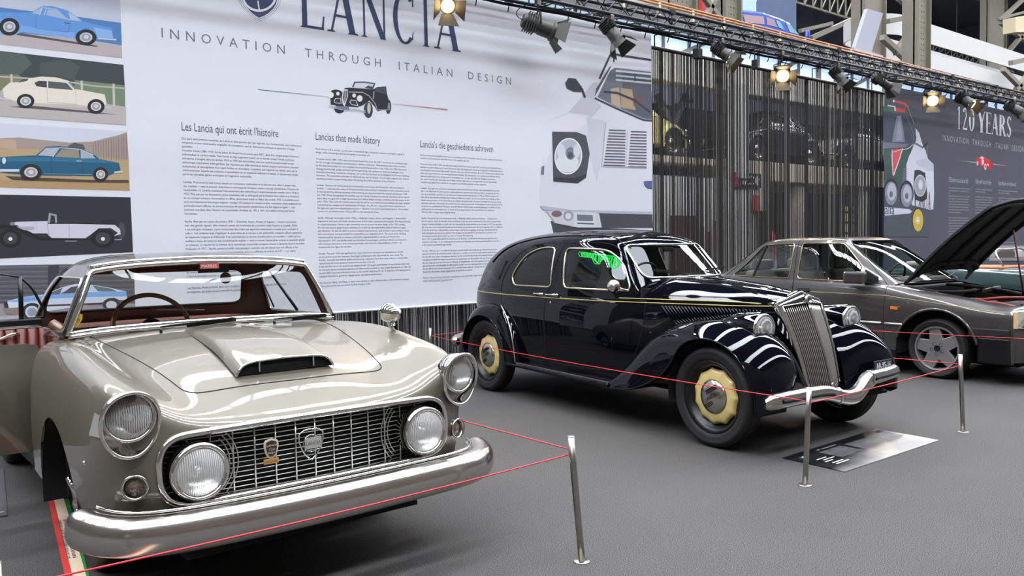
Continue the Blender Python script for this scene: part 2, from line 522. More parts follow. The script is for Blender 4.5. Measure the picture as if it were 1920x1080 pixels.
def fabric(x0, x1, z0, z1, Y, m, parent, seed=1):
    nx, nz = int((x1-x0)/0.12), 34; G = np.zeros((nx, nz, 3)); ph = np.random.RandomState(seed).rand(6)*6
    for i in range(nx):
        for j in range(nz):
            x = x0+(x1-x0)*i/(nx-1); z = z0+(z1-z0)*j/(nz-1); e = max(0, 1-(z-z0)/0.5)
            G[i, j] = (x, Y+0.006*e*(1.6+sin(x*3.1+ph[0])+0.6*sin(x*7.3+ph[1])), z)
    mb = MB().grid(G)
    mb.tube([(x0, Y+0.004, z0+0.012), (x1, Y+0.004, z0+0.012)], 0.012, 6)        # bottom hem with its rod
    return mb.obj('fabric', m, parent)


banner = thing('banner', 'huge white hanging banner with lettering, text columns and printed cars', 'banner', (5.0, BY, 0.63))


def child(o, parent):
    o.parent = parent; o.matrix_parent_inverse = Matrix.Translation(-Vector(parent.location)); return o


def B(o): return child(o, banner)


B(fabric(-1.6, 9.36, 0.625, 4.37, BY, FABRIC, None, 3))
# lettering -----------------------------------------------------------------


def strokes(mb, glyph, x, z, w, h, Y, mi=0, bold=1.0):
    """serif capitals from straight and curved strokes in a unit box"""
    cnt = [0]

    def Pq(pts):
        cnt[0] += 1; mb.poly([(x+px*w, Y-0.00002*cnt[0], z+pz*h) for px, pz in pts], mi)
    t, s, sl = 0.20*bold, 0.035*bold**.5, 0.07*bold       # thick stem, serif height, thin stroke

    def stem(cx, z0=0.0, z1=1.0, tw=t, ser=(1, 1), sw=0.17):
        Pq([(cx-tw/2, z0), (cx+tw/2, z0), (cx+tw/2, z1), (cx-tw/2, z1)])
        if ser[0]: Pq([(cx-tw/2-sw/2, z0), (cx+tw/2+sw/2, z0), (cx+tw/2, z0+s), (cx-tw/2, z0+s)])
        if ser[1]: Pq([(cx-tw/2, z1-s), (cx+tw/2, z1-s), (cx+tw/2+sw/2, z1), (cx-tw/2-sw/2, z1)])

    def dia(a, b, wd): Pq([(a[0]-wd/2, a[1]), (a[0]+wd/2, a[1]), (b[0]+wd/2, b[1]), (b[0]-wd/2, b[1])])

    def serif(cx, zz, up, sw=0.26): Pq([(cx-sw/2, zz), (cx+sw/2, zz), (cx+sw/3, zz+up*s), (cx-sw/3, zz+up*s)])

    def ring(cx, cz, rx, rz, a0, a1, tw_side, tw_top, n=28):
        tw_side, tw_top = tw_side*bold, tw_top*bold**.5
        for i in range(n):
            a, b = a0+(a1-a0)*i/n, a0+(a1-a0)*(i+1)/n
            def pt(q, inn):
                k = 1.0 if not inn else 0
                return (cx+(rx-(0 if k else tw_side))*cos(q), cz+(rz-(0 if k else tw_top))*sin(q))
            Pq([pt(a, 0), pt(b, 0), pt(b, 1), pt(a, 1)])
    g = glyph
    if g == 'L': stem(0.2, ser=(1, 1)); Pq([(0.1, 0), (0.92, 0), (0.92, s*1.4), (0.1, s*1.4)]); Pq([(0.84, 0), (0.94, 0), (0.98, 0.26), (0.92, 0.26)])
    elif g == 'A': dia((0.14, 0), (0.5, 1.0), sl); dia((0.80, 0), (0.5, 1.0), t); Pq([(0.26, 0.30), (0.72, 0.30), (0.71, 0.345), (0.27, 0.345)]); serif(0.13, 0, 1); serif(0.82, 0, 1, 0.36)
    elif g == 'N': stem(0.14, tw=sl, sw=0.2); stem(0.86, tw=sl, ser=(0, 1), sw=0.2); dia((0.82, 0), (0.16, 1.0), t); serif(0.10, 0.965, 1, 0.3)
    elif g == 'C': ring(0.52, 0.5, 0.48, 0.52, R(48), R(312), 0.19, 0.05); Pq([(0.84, 0.76), (0.90, 0.76), (0.90, 1.0), (0.85, 0.98)]); Pq([(0.84, 0.24), (0.88, 0.28), (0.86, 0.08), (0.80, 0.10)])
    elif g == 'I': stem(0.5, tw=t*1.25, sw=0.3)
    elif g == '1': stem(0.5, tw=0.24, ser=(1, 0), sw=0.36); Pq([(0.38, 1.0), (0.38, 0.93), (0.1, 0.82), (0.1, 0.86)])
    elif g == '2': ring(0.5, 0.74, 0.42, 0.26, R(-20), R(165), 0.2, 0.05); dia((0.14, 0.0), (0.80, 0.68), 0.16); Pq([(0.06, 0), (0.94, 0), (0.94, 0.09), (0.1, 0.09)]); Pq([(0.86, 0), (0.95, 0), (0.98, 0.2), (0.93, 0.2)])
    elif g == '0': ring(0.5, 0.5, 0.46, 0.51, 0, 2*PI, 0.2, 0.045, 36)
    elif g == 'Y': stem(0.5, 0, 0.5, ser=(1, 0)); dia((0.5, 0.42), (0.14, 1.0), t); dia((0.52, 0.44), (0.86, 1.0), sl); serif(0.14, 0.965, 1, 0.34); serif(0.88, 0.965, 1, 0.26)
    elif g == 'E': stem(0.22); [Pq([(0.2, a), (0.9, a), (0.9, a+0.045), (0.2, a+0.045)]) for a in (0, 0.955)]; Pq([(0.2, 0.48), (0.72, 0.48), (0.72, 0.525), (0.2, 0.525)]); Pq([(0.84, 0), (0.92, 0), (0.96, 0.22), (0.91, 0.22)]); Pq([(0.84, 1), (0.92, 1), (0.92, 0.8), (0.87, 0.8)]); Pq([(0.68, 0.4), (0.73, 0.4), (0.73, 0.6), (0.68, 0.6)])
    elif g == 'R': stem(0.22); ring(0.42, 0.75, 0.42, 0.25, R(-90), R(90), 0.2, 0.045); [Pq([(0.2, a), (0.44, a), (0.44, a+0.045), (0.2, a+0.045)]) for a in (0.5, 0.955)]; dia((0.88, 0), (0.48, 0.5), t); serif(0.92, 0, 1, 0.3)
    elif g == 'S': ring(0.5, 0.75, 0.40, 0.26, R(30), R(250), 0.18, 0.05); ring(0.5, 0.26, 0.42, 0.27, R(-150), R(80), 0.2, 0.05); dia((0.62, 0.36), (0.36, 0.66), 0.2); Pq([(0.80, 0.78), (0.86, 0.78), (0.86, 1.0), (0.81, 0.98)]); Pq([(0.08, 0.0), (0.14, 0.02), (0.15, 0.24), (0.1, 0.24)])


def serif_word(mb, word, spans, z, h, Y, bold=1.0):
    for g, (x0, x1) in zip(word, spans): strokes(mb, g, x0, z, x1-x0, h, Y, 0, bold)


def zx(px, py_, Y=BY): q = at(px, py_, Y); return q[0], q[2]


mb = MB()
sp = [(zx(a, c)[0], zx(b_, d)[0]) for (a, c, b_, d) in [(562, 52, 610, 58), (613, 58, 673, 68), (676, 68, 728, 76), (736, 78, 781, 84), (786, 85, 812, 88), (813, 90, 865, 97)]]
serif_word(mb, 'LANCIA', sp, 3.672, 0.56, BY-0.0012)
B(mb.obj('brand_lettering', NAVY, None))
mb = MB()
x0, x1 = zx(301, 70)[0], zx(957, 158)[0]
wd = text_mesh(MB(), 'INNOVATION  THROUGH  ITALIAN  DESIGN', 0.132, (0, 0, 0), (1, 0, 0), (0, 0, 1), space=1.72)
text_mesh(mb, 'INNOVATION  THROUGH  ITALIAN  DESIGN', 0.132, (x0, BY-0.0008, 3.363), (1, 0, 0), (0, 0, 1), sx=(x1-x0)/wd, space=1.72)
B(mb.obj('tagline_lettering', INKLIGHT, None))
p = Print()
sh = [(443, -6), (450, 6), (458, 17), (468, 28), (478, 36), (485.5, 40), (497, 36), (508, 29), (517, 20), (524, 9), (528, -6)]
if True:   # the shield badge hanging into the top of the banner
    c0 = np.array([486, 0.0])
    def sc(k, dy=0): return [((x_-486)*k+486, (y_)*k+dy) for x_, y_ in sh]
    p.P(sc(1.0), (120, 124, 138)); p.P(sc(0.98), (222, 223, 229)); p.P(sc(0.91), (84, 90, 108)); p.P(sc(0.885), (222, 223, 229)); p.P(sc(0.83), (58, 68, 98))
    ar = [(486+31*cos(a), -9+29*sin(a)) for a in np.linspace(0.05, PI-0.05, 22)]
    p.L(ar, 4.2, (222, 223, 229)); p.L([(486, 18), (483.6, 2)], 2.6, (222, 223, 229))
B(p.done('shield_badge', None))

FR = ["Les Lancia qui ont écrit l’histoire", """Dès leurs tout premiers modèles, les Lancia se distinguèrent par leur légèreté, leur fonctionnalité, leurs dimensions
compactes et une remarquable originalité de conception, tout en demeurant pratiques et sportives à l’usage
quotidien.
Vincenzo Lancia (1881-1937) fut un pilote de Grand Prix à succès pour FIAT, doté d’un tempérament fortement
individualiste et parfois rebelle. Bien formé et déjà largement ouvert sur le monde lorsqu’il fonda sa propre
entreprise, il imagina dans les années 1920 et 1930 des automobiles avec une qualité exceptionnelle et une
technologie résolument avant-gardiste. Ses réponses aux défis techniques étaient toujours pertinentes, souvent
audacieuses, et témoignaient d’un esprit brillant et visionnaire. L’extrême soin apporté aux détails, ainsi que la
cohérence avec laquelle ses créations s’assemblaient en un ensemble séduisant et abouti, le placent sans doute
parmi les véritables génies artistiques de l’ingénierie automobile.

Lambda  Prononcez le nom Lancia devant un connaisseur automobile et la réponse sera, dans la plupart des
cas, Lambda — tant le premier chef-d’œuvre technique de Vincenzo Lancia a marqué durablement l’histoire de
l’automobile. La Lambda constituait l’aboutissement des recherches et expérimentations menées entre 1918 et
1920. Plus que par ses innovations prises isolément, elle se distinguait par la manière dont celles-ci se fondaient
en un concept cohérent, harmonieux et raffiné, absolument inédit au début des années 1920. La Lambda acquit
ainsi une importance historique majeure : moteur V4 compact et révolutionnaire, suspension avant indépendante
particulièrement efficace, et surtout structure de carrosserie autoporteuse à la fois légère et rigide — une
première mondiale dans l’histoire de l’automobile. Produite de 1922 à 1931, la Lambda connut neuf séries
successives.

Aprilia  Bien que les Lancia des années 1930 — Dilambda, Astura, Artena et Augusta — fussent construites
avec une grande rigueur, elles restaient toutes des évolutions de ce premier chef-d’œuvre, la Lambda. Fidèle
à ses principes novateurs, Lancia recherchait désormais une approche entièrement nouvelle pour succéder à
celle-ci. Son ambition était d’appliquer le savoir-faire de la marque à une automobile compacte offrant néanmoins
un maximum d’espace et d’efficacité. Il ne raisonnait pas en termes d’améliorations ponctuelles — telles qu’une
meilleure tenue de route ou une consommation réduite — mais concevait l’automobile comme un ensemble global
et cohérent. Le résultat fut le sommet de la technologie automobile compacte d’avant la Seconde Guerre mondiale.
Présentée en 1937, l’Aprilia pouvait accueillir cinq passagers, associait une aérodynamique très efficace à des
dimensions réduites et une carrosserie autoporteuse, avec un coefficient de traînée de 0,47 — une valeur
exceptionnellement basse pour l’époque.

Aurelia  L’année 1950 fut importante pour de nombreux constructeurs automobiles européens de renom.
Sur la voie de la reprise, ils commencèrent à produire de nouveaux modèles appelés à définir
de nouvelles tendances. L’Aurelia représentait le concept automobile le plus avancé de l’époque.
C’était la première voiture au monde équipée d’un moteur V6. En 1952, l’Aurelia B20 GT
établit de nouvelles références avec sa configuration 2+2, des dimensions contenues.

Les Flaminia, Flavia et Fulvia, dans leurs multiples variantes, descendent toutes de cette marque
prestigieuse, qui passa sous le contrôle du groupe Fiat."""]
EN = ["Lancias that made history", """From the very first models, Lancias were consistently light, functional, compact, and highly original in
design, while remaining practical and sporty in everyday use.

Vincenzo Lancia (1881-1937) was a successful Grand Prix driver for FIAT, known by his contemporaries
for his strongly individualistic and sometimes rebellious character. Well-educated and widely travelled
by the time he founded his own company, he conceived automobiles in the 1920s and 1930s that were
distinguished by high quality and avant-garde engineering. His solutions to technical challenges were
invariably interesting, sometimes intriguing, and confirmed his status as an intelligent and forward-thinking
innovator. The meticulous attention to detail and the way his designs were brought together into such an
appealing overall concept perhaps place him among the artistic geniuses of his profession.

Lambda  Mention the word Lancia to an automotive connoisseur and the answer will most likely be
Lambda — such was the impact of Vincenzo Lancia’s first technical masterpiece on the automotive world.
It represented the ultimate synthesis of the thinking and experimentation he carried out between 1918
and 1920. What distinguished the Lambda was not merely individual innovations, but above all the way all
these ideas merged into a single harmonious and refined design concept, something entirely unique in the
early 1920s. This made the Lambda historically one of the most important automobiles ever built, whether
considering the compact and revolutionary V4 engine, the effective independent front suspension, or
the light and rigid monocoque body-structure — the first of its kind in automotive history. The Lambda
remained in production from 1922 to 1931 in nine successive series.

Aprilia  Although the Lancias of the 1930s — Dilambda, Astura, Artena, and Augusta — were solidly
engineered, they were all further developments of that initial masterpiece the Lambda. Working according
to original principles, Lancia sought something new to succeed the basic design of the 1922 Lambda.
His aim was now to apply Lancia’s expertise to a small car that nevertheless offered maximum space
and efficiency. He did not think in terms of isolated improvements, such as better road holding or lower
fuel consumption, but approached the automobile as an integrated whole. The result of this thinking
represented the pinnacle of compact automotive engineering before the Second World War.
Introduced in 1937, the Aprilia could accommodate five passengers, combined efficient aerodynamics
with compact dimensions and a monocoque body, and achieved a drag coefficient of 0.47 — an
exceptionally low figure for its time.

Aurelia  The year 1950 was significant for many well-known European car manufacturers. Firmly
on the path to post-war recovery, they began producing models that would set new trends. The
Aurelia, classically yet soberly styled and featuring a distinctive four-door body without a central pillar,
represented the most advanced automotive concept of its era.
It was the first car in the world to be equipped with a V6 engine and Michelin X steel-belted radial tires.
Its transaxle layout (combined gearbox and differential) provided an ideal weight distribution. In 1952, the
Aurelia B20 Coupé set new benchmarks as the world’s first true GT car. It featured a 2+2 seating layout,
compact dimensions, generous luggage space, and sporty performance.

The Flaminia, Flavia, and Fulvia, in their many variations, were all descendants of the illustrious marque,
which came under the control of the Fiat Group in 1969."""]
NL = ["Lancia’s die geschiedenis schreven", """Vanaf de allereerste modellen waren Lancia’s consequent licht, functioneel, compact en zeer origineel van ontwerp,
terwijl ze toch praktisch en sportief waren in het dagelijks gebruik.

Vincenzo Lancia (1881-1937) was een succesvolle Grand Prix-coureur voor FIAT, met een sterk individualistische
karakter en soms rebelse aard, zoals beschreven door zijn tijdgenoten. Hij was goed opgeleid en had al veel van de
wereld gezien toen hij zijn eigen bedrijf oprichtte. De auto’s die hij in de jaren 20 en 30 ontwierp waren gekenmerkt
door een hoge kwaliteit en een avant-gardistische techniek. Zijn oplossingen voor technische problemen waren
steevast interessant, soms intrigerend, en bevestigden keer op keer zijn status van intelligent vernieuwer.
De manier waarop zijn ontwerpen tot in detail werden uitgewerkt en samengebracht tot een aantrekkelijk
totaalconcept plaatst hem wellicht in de categorie van artistieke genieën van zijn vakgebied.

Lambda  Zeg tegen een autokenner het woord Lancia en het antwoord zal naar alle waarschijnlijkheid Lambda
zijn — zo diep heeft Vincenzo Lancia’s eerste technische meesterwerk indruk gemaakt in de autowereld. Het
was de uiteindelijke synthese van het denken en experimenteren dat hij tussen 1918 en 1920 had uitgevoerd.
Niet alleen afzonderlijke vernieuwingen onderscheidden de Lambda, het was vooral de manier waarop al deze
ideeën samensmolten tot een harmonieus en verfijnd ontwerpconcept, iets wat in het begin van de jaren twintig
volstrekt uniek was. Dit maakte de Lambda historisch gezien tot een van de belangrijkste auto’s ooit gebouwd: de
compacte en revolutionaire V4-motor, de doeltreffende onafhankelijke voorwielophanging en de lichte en stijve
zelfdragende carrosseriestructuur, de eerste in de autogeschiedenis. De Lambda bleef in productie van
1922 tot 1931 in negen opeenvolgende series.

Aprilia  Hoewel de Lancia’s van de jaren dertig — Dilambda, Astura, Artena en Augusta — degelijk waren
geconstrueerd, waren ze allemaal verder ontwikkeld vanuit dat eerste meesterwerk, de Lambda. Lancia wenste
volgens originele principes en zocht naar iets nieuws dat het basisontwerp van de Lambda uit 1922 kon opvolgen.
Zijn doel was nu om de Lancia-knowhow toe te passen op een kleine auto die toch maximale ruimte en efficiëntie
bood. Hij dacht niet in afzonderlijke verbeteringen, zoals betere wegligging of een lager brandstofverbruik,
maar benaderde de auto als een geheel. Het resultaat van zijn denkwerk was tenslotte het summum van
de compacte automobieltechniek van vóór de Tweede Wereldoorlog.
De in 1937 voorgestelde Aprilia bood plaats aan vijf personen, combineerde efficiënte aerodynamica met
compacte afmetingen en een zelfdragende carrosserie, en behaalde een luchtweerstandscoëfficiënt van 0,47 —
in die tijd een uitzonderlijk lage waarde.

Aurelia  1950 was voor veel bekende Europese autofabrikanten een belangrijk jaar. Na zich stevig op het
pad van herstel na de oorlog bevonden, begonnen zij modellen te produceren die nieuwe trends zouden zetten.
De klassiek maar sober vormgegeven Aurelia, met een kenmerkende vierdeurscarrosserie zonder middenstijl,
vertegenwoordigde het meest vooruitstrevende autoconcept van die periode. Het was de eerste auto ter wereld
die was uitgerust met een V6-motor en Michelin X radiaalbanden met stalen gordels. De transaxle-opstelling
(gecombineerde versnellingsbak en differentieel) zorgde voor een ideale gewichtsverdeling. In 1952 zette de
Aurelia B20 Coupé nieuwe maatstaven als ’s werelds eerste echte GT. Hij had een 2+2 zitindeling,
bescheiden afmetingen, royale bagageruimte en sportieve prestaties.

Flaminia, Flavia en Fulvia in hun vele verschijningsvormen waren allen telgen van dit roemrijke merk,
onder controle van de Fiat-groep kwam."""]


def text_column(head, body, x0, zhead, z1, z2, width, Y=BY, ink_=INK, hs=0.105, xh=None):
    mb = MB(); n = len(body.split('\n')); pitch = (z1-z2)/(n-1)
    text_mesh(mb, head, hs, (x0, Y-0.0008, zhead), (1, 0, 0), (0, 0, 1), sx=1.0 if xh is None else xh/text_mesh(MB(), head, hs, (0, 0, 0), (1, 0, 0), (0, 0, 1)))
    size = pitch*0.80
    w = text_mesh(MB(), body, size, (0, 0, 0), (1, 0, 0), (0, 0, 1), line=pitch/size)
    text_mesh(mb, body, size, (x0, Y-0.0008, z1), (1, 0, 0), (0, 0, 1), sx=width/w, line=pitch/size)
    return mb.obj('text_column', ink_, None)


B(text_column(FR[0], FR[1], 2.617, 2.50, 2.415, 0.93, 1.24, hs=0.118, xh=zx(521, 257)[0]-2.617))
B(text_column(EN[0], EN[1], 4.012, 2.50, 2.395, 0.925, 1.17, hs=0.118, xh=zx(712, 271)[0]-4.012))
B(text_column(NL[0], NL[1], 5.33, 2.50, 2.40, 0.93, 1.235, hs=0.118, xh=zx(924, 287)[0]-5.33))

# tricolour rule with the small black cabriolet ------------------------------
p = Print(sx=8.0, ox=560, oy=130)
def q8(pts): return pts
p2_ = Print()
for k in range(14):
    t = k/14; g = (70+int(150*t), 130+int(92*t), 96+int(132*t))
    p2_.L([(484+132*t, 168+13.0*t), (484+132*(t+1/14), 168+13.0*(t+1/14))], 1.6, g)
for k in range(14):
    t = k/14; g = (222-int(30*t), 223-int(160*t), 229-int(155*t))
    p2_.L([(733+106*t, 193.5+12.0*t), (733+106*(t+1/14), 193.5+12.0*(t+1/14))], 1.6, g)
B(p2_.done('tricolour_rule', None))
K, G1, W_, S1 = (42, 42, 48), (92, 96, 108), (214, 215, 221), (160, 164, 172)
p.E(612, 590, 78, 72, K); p.E(1045, 610, 68, 122, (58, 62, 72)); p.E(1055, 585, 26, 82, (200, 190, 170)); p.E(1345, 560, 42, 110, (60, 62, 70)); p.E(1352, 560, 20, 60, (130, 132, 140))
p.P([(470, 350), (500, 312), (560, 302), (620, 315), (665, 350), (690, 280), (760, 275), (1120, 300), (1180, 265), (1310, 255), (1328, 380), (1345, 440), (1330, 600), (1180, 630), (1140, 560), (1060, 470), (960, 540), (880, 570), (760, 560), (560, 540), (480, 530)], K)
p.P([(1170, 265), (1312, 258), (1322, 375), (1140, 330)], (70, 74, 84))
p.P([(800, 265), (835, 185), (980, 182), (1140, 205), (1150, 215), (1118, 302), (1090, 300), (1125, 222), (980, 202), (848, 205), (822, 268)], (70, 74, 86))
p.P([(822, 268), (848, 207), (980, 203), (1122, 222), (1090, 300)], (206, 208, 216)); p.P([(985, 280), (1045, 242), (1110, 262), (1092, 298)], (70, 72, 82))
p.P([(645, 420), (668, 300), (735, 300), (740, 400), (690, 560), (660, 520)], W_); p.P([(660, 420), (680, 320), (728, 318), (730, 400), (690, 535)], G1)
p.L([(700, 310), (690, 550)], 8, W_)
p.L([(760, 340), (960, 345), (1060, 400), (1150, 520), (1180, 610), (1330, 605)], 12, S1)
p.L([(1130, 330), (1120, 440)], 14, S1)
for (cx, cy, r) in [(487, 385, 44), (588, 365, 28), (832, 393, 30), (916, 437, 48)]: p.E(cx, cy, r*0.9, r, (228, 226, 226))
for pts in ([(530, 490), (550, 440), (630, 435), (635, 510), (560, 505)], [(765, 490), (790, 460), (860, 470), (890, 545), (800, 530)]): p.P(pts, (50, 52, 60)); p.L(list(pts)+[pts[0]], 9, W_)
for dy in (0, 16, 32): p.L([(448, 530+dy), (700, 585+dy), (880, 590+dy), (1000, 620+dy)], 8, W_)
p.P([(568, 548), (758, 562), (755, 612), (570, 590)], (112, 122, 150))
B(p.done('cabriolet_picture', None))

# five photographs down the left side ----------------------------------------
def frame_photo(pts, c):
    p = Print(sx=4.0); p.P(pts, c); return p


def wheel_(p, cx, cy, rx, ry, hub=(190, 192, 200), tyre=(38, 38, 44), k=0.62):
    p.E(cx, cy, rx, ry, tyre); p.E(cx, cy, rx*k, ry*k, hub); p.E(cx, cy, rx*k*0.72, ry*k*0.72, (150, 154, 164)); p.E(cx+1, cy-2, rx*k*0.4, ry*k*0.4, (205, 207, 214))


def cars_blue():
    p = frame_photo([(-60, -60), (899, -60), (917, 436), (-60, 326)], (190, 196, 212))
    p.P([(-60, 48), (600, 128), (908, 172), (914, 345), (-60, 235)], (82, 128, 184)); p.P([(-60, 228), (600, 290), (913, 340), (917, 436), (-60, 326)], (184, 174, 174))
    p.P([(140, 245), (600, 320), (740, 345), (720, 352), (120, 262)], (84, 78, 84))
    p.P([(-60, 90), (200, 96), (240, 92), (315, 44), (400, 46), (515, 82), (620, 158), (700, 180), (838, 212), (850, 285), (740, 290), (640, 212), (575, 262), (560, 290), (170, 240), (120, 165), (60, 140), (-60, 150)], (98, 150, 214))
    p.P([(-60, 150), (60, 140), (120, 165), (180, 195), (560, 245), (560, 290), (170, 240), (90, 262), (-60, 255)], (120, 168, 224)); p.P([(700, 205), (838, 230), (850, 288), (735, 282)], (140, 178, 226))
    p.P([(238, 98), (318, 52), (300, 110)], (168, 184, 206)); p.P([(345, 112), (362, 68), (440, 80), (500, 148)], (160, 184, 214)); p.P([(512, 88), (560, 118), (612, 160), (528, 150)], (176, 192, 214))
    p.L([(318, 50), (298, 112)], 8, (206, 208, 214)); p.L([(350, 62), (330, 112)], 6, (206, 208, 214)); p.L([(330, 58), (420, 70), (500, 140), (526, 150)], 6, (190, 194, 204)); p.L([(268, 120), (270, 212), (510, 240), (530, 160)], 3, (70, 112, 170))
    p.L([(735, 288), (870, 298)], 10, (206, 210, 218)); p.L([(485, 170), (520, 176)], 5, (60, 70, 100))
    wheel_(p, 70, 200, 76, 66); wheel_(p, 645, 280, 78, 60); return B(p.done('car_photograph', None))


def cars_cream():
    p = frame_photo([(-60, 375), (926, 486), (946, 938), (-60, 868)], (178, 172, 170))
    p.P([(-60, 375), (926, 486), (936, 650), (-60, 640)], (62, 70, 72)); p.P([(-60, 380), (180, 408), (240, 480), (150, 560), (-60, 560)], (82, 94, 88)); p.P([(300, 470), (520, 450), (600, 500), (560, 600), (300, 560)], (74, 84, 80))
    p.P([(560, 600), (936, 640), (940, 800), (560, 740)], (116, 132, 104)); p.P([(-60, 560), (140, 560), (200, 620), (-60, 700)], (124, 126, 96))
    p.L([(-60, 570), (250, 590), (520, 615), (700, 645), (938, 662)], 12, (176, 172, 166))
    for xx, yy in ((85, 560), (612, 610), (852, 632)): p.L([(xx, yy), (xx+3, yy+70+(100 if xx > 800 else 0))], 17, (196, 190, 182))
    p.P([(-60, 740), (100, 760), (650, 800), (945, 800), (946, 938), (-60, 868)], (184, 176, 172)); p.P([(60, 800), (260, 795), (650, 832), (890, 862), (700, 850), (240, 815)], (88, 84, 84))
    p.P([(18, 668), (70, 622), (160, 612), (215, 588), (310, 574), (420, 580), (515, 606), (570, 668), (690, 690), (785, 708), (800, 780), (770, 800), (660, 800), (560, 790), (300, 782), (110, 760), (30, 730)], (226, 218, 202))
    p.P([(30, 730), (110, 755), (300, 775), (560, 783), (660, 795), (655, 808), (300, 795), (110, 770)], (196, 188, 174))
    p.P([(258, 622), (290, 606), (350, 608), (352, 656), (275, 648)], (64, 66, 70)); p.P([(360, 608), (500, 622), (548, 675), (362, 660)], (84, 90, 92)); p.P([(508, 614), (524, 612), (570, 668), (560, 672)], (130, 140, 148)); p.P([(135, 622), (165, 596), (215, 590), (205, 606)], (84, 84, 88))
    p.L([(352, 660), (355, 765), (570, 782), (568, 680)], 3, (176, 168, 154)); p.L([(-10, 735), (65, 750)], 14, (196, 198, 204)); p.L([(795, 800), (828, 805)], 18, (190, 192, 200))
    wheel_(p, 192, 758, 66, 54, (210, 204, 196)); wheel_(p, 720, 798, 64, 55, (210, 204, 196)); return B(p.done('car_photograph', None))


def cars_teal():
    o = 880
    p = frame_photo([(-60, 40+o), (950, 105+o), (974, 550+o), (-60, 524+o)], (206, 210, 222))
    p.P([(-60, 160+o), (140, 150+o), (520, 190+o), (700, 180+o), (900, 130+o), (952, 110+o), (966, 330+o), (-60, 290+o)], (166, 150, 140)); p.P([(0, 165+o), (88, 168+o), (120, 175+o), (125, 240+o), (0, 225+o)], (192, 162, 140))
    p.P([(505, 215+o), (560, 190+o), (625, 205+o), (640, 240+o), (560, 250+o)], (84, 88, 84)); p.P([(-60, 235+o), (300, 240+o), (700, 290+o), (966, 320+o), (974, 550+o), (-60, 524+o)], (184, 160, 122)); p.P([(-60, 470+o), (970, 490+o), (974, 550+o), (-60, 524+o)], (176, 146, 104))
    for k in range(14): p.L([(700+k*19, 190-k*4+o), (702+k*19, 320+o)], 4, (128, 112, 104))
    p.P([(40, 440+o), (700, 470+o), (960, 470+o), (970, 490+o), (700, 488+o), (100, 470+o)], (78, 68, 56))
    p.P([(-60, 300+o), (270, 285+o), (345, 220+o), (450, 216+o), (600, 232+o), (700, 275+o), (745, 312+o), (890, 340+o), (905, 395+o), (820, 435+o), (690, 440+o), (330, 435+o), (60, 420+o), (-60, 400+o)], (36, 92, 122))
    p.P([(-60, 330+o), (400, 330+o), (900, 345+o), (890, 340+o), (745, 312+o), (400, 300+o), (-60, 300+o)], (52, 112, 142))
    p.P([(285, 285+o), (345, 228+o), (440, 226+o), (395, 292+o)], (176, 184, 194)); p.P([(410, 296+o), (462, 238+o), (590, 246+o), (596, 306+o)], (150, 140, 122)); p.P([(604, 248+o), (690, 280+o), (718, 308+o), (606, 308+o)], (168, 176, 186)); p.L([(396, 296+o), (446, 228+o), (600, 240+o), (700, 282+o)], 6, (200, 204, 210))
    p.L([(-60, 398+o), (140, 398+o)], 18, (206, 208, 214)); p.L([(860, 412+o), (918, 408+o)], 12, (206, 208, 214)); p.L([(385, 300+o), (388, 430+o)], 3, (22, 62, 86)); p.L([(612, 320+o), (625, 432+o)], 3, (22, 62, 86)); p.L([(575, 327+o), (615, 328+o)], 6, (206, 208, 214)); p.L([(330, 424+o), (690, 428+o)], 4, (150, 170, 180)); p.E(30, 325+o, 14, 24, (214, 214, 218))
    wheel_(p, 232, 412+o, 82, 62, (206, 196, 184)); wheel_(p, 755, 428+o, 56, 54, (206, 196, 184)); return B(p.done('car_photograph', None))


def cars_vintage():
    o = 880
    p = frame_photo([(-60, 578+o), (979, 600+o), (998, 1012+o), (-60, 1062+o)], (44, 46, 52))
    for cx, rx in ((78, 84), (772, 90)): p.E(cx, 908+o, rx, 70, (24, 25, 28)); p.E(cx, 908+o, rx*0.62, 46, (58, 60, 66)); p.E(cx, 912+o, 15, 14, (226, 226, 232))
    p.E(912, 850+o, 26, 62, (70, 72, 78))
    p.P([(75, 800+o), (120, 784+o), (355, 778+o), (360, 800+o), (540, 800+o), (560, 800+o), (860, 806+o), (900, 840+o), (905, 880+o), (830, 830+o), (740, 832+o), (680, 880+o), (640, 906+o), (390, 906+o), (350, 870+o), (220, 870+o), (130, 810+o)], (204, 203, 214))
    p.P([(-60, 815+o), (40, 805+o), (130, 818+o), (230, 860+o), (300, 900+o), (640, 912+o), (700, 905+o), (690, 920+o), (290, 920+o), (190, 880+o), (110, 835+o), (-60, 830+o)], (24, 25, 28))
    p.P([(850, 800+o), (760, 795+o), (770, 770+o), (850, 764+o), (880, 785+o)], (36, 36, 42)); p.P([(855, 890+o), (905, 850+o), (895, 880+o)], (200, 200, 210))
    p.P([(355, 795+o), (368, 715+o), (425, 730+o), (428, 790+o), (415, 796+o), (410, 740+o), (382, 732+o), (375, 795+o)], (150, 154, 162)); p.L([(355, 800+o), (365, 890+o), (390, 906+o), (640, 908+o)], 3, (120, 120, 130)); p.L([(518, 805+o), (520, 900+o)], 3, (140, 140, 150)); p.L([(270, 795+o), (272, 850+o)], 2, (150, 150, 160)); p.P([(120, 820+o), (255, 818+o), (258, 846+o), (180, 846+o)], (170, 172, 182)); p.E(92, 798+o, 18, 14, (120, 122, 130)); p.L([(490, 928+o), (575, 928+o)], 6, (150, 150, 158)); p.L([(860, 918+o), (912, 916+o)], 6, (170, 172, 178))
    return B(p.done('car_photograph', None))


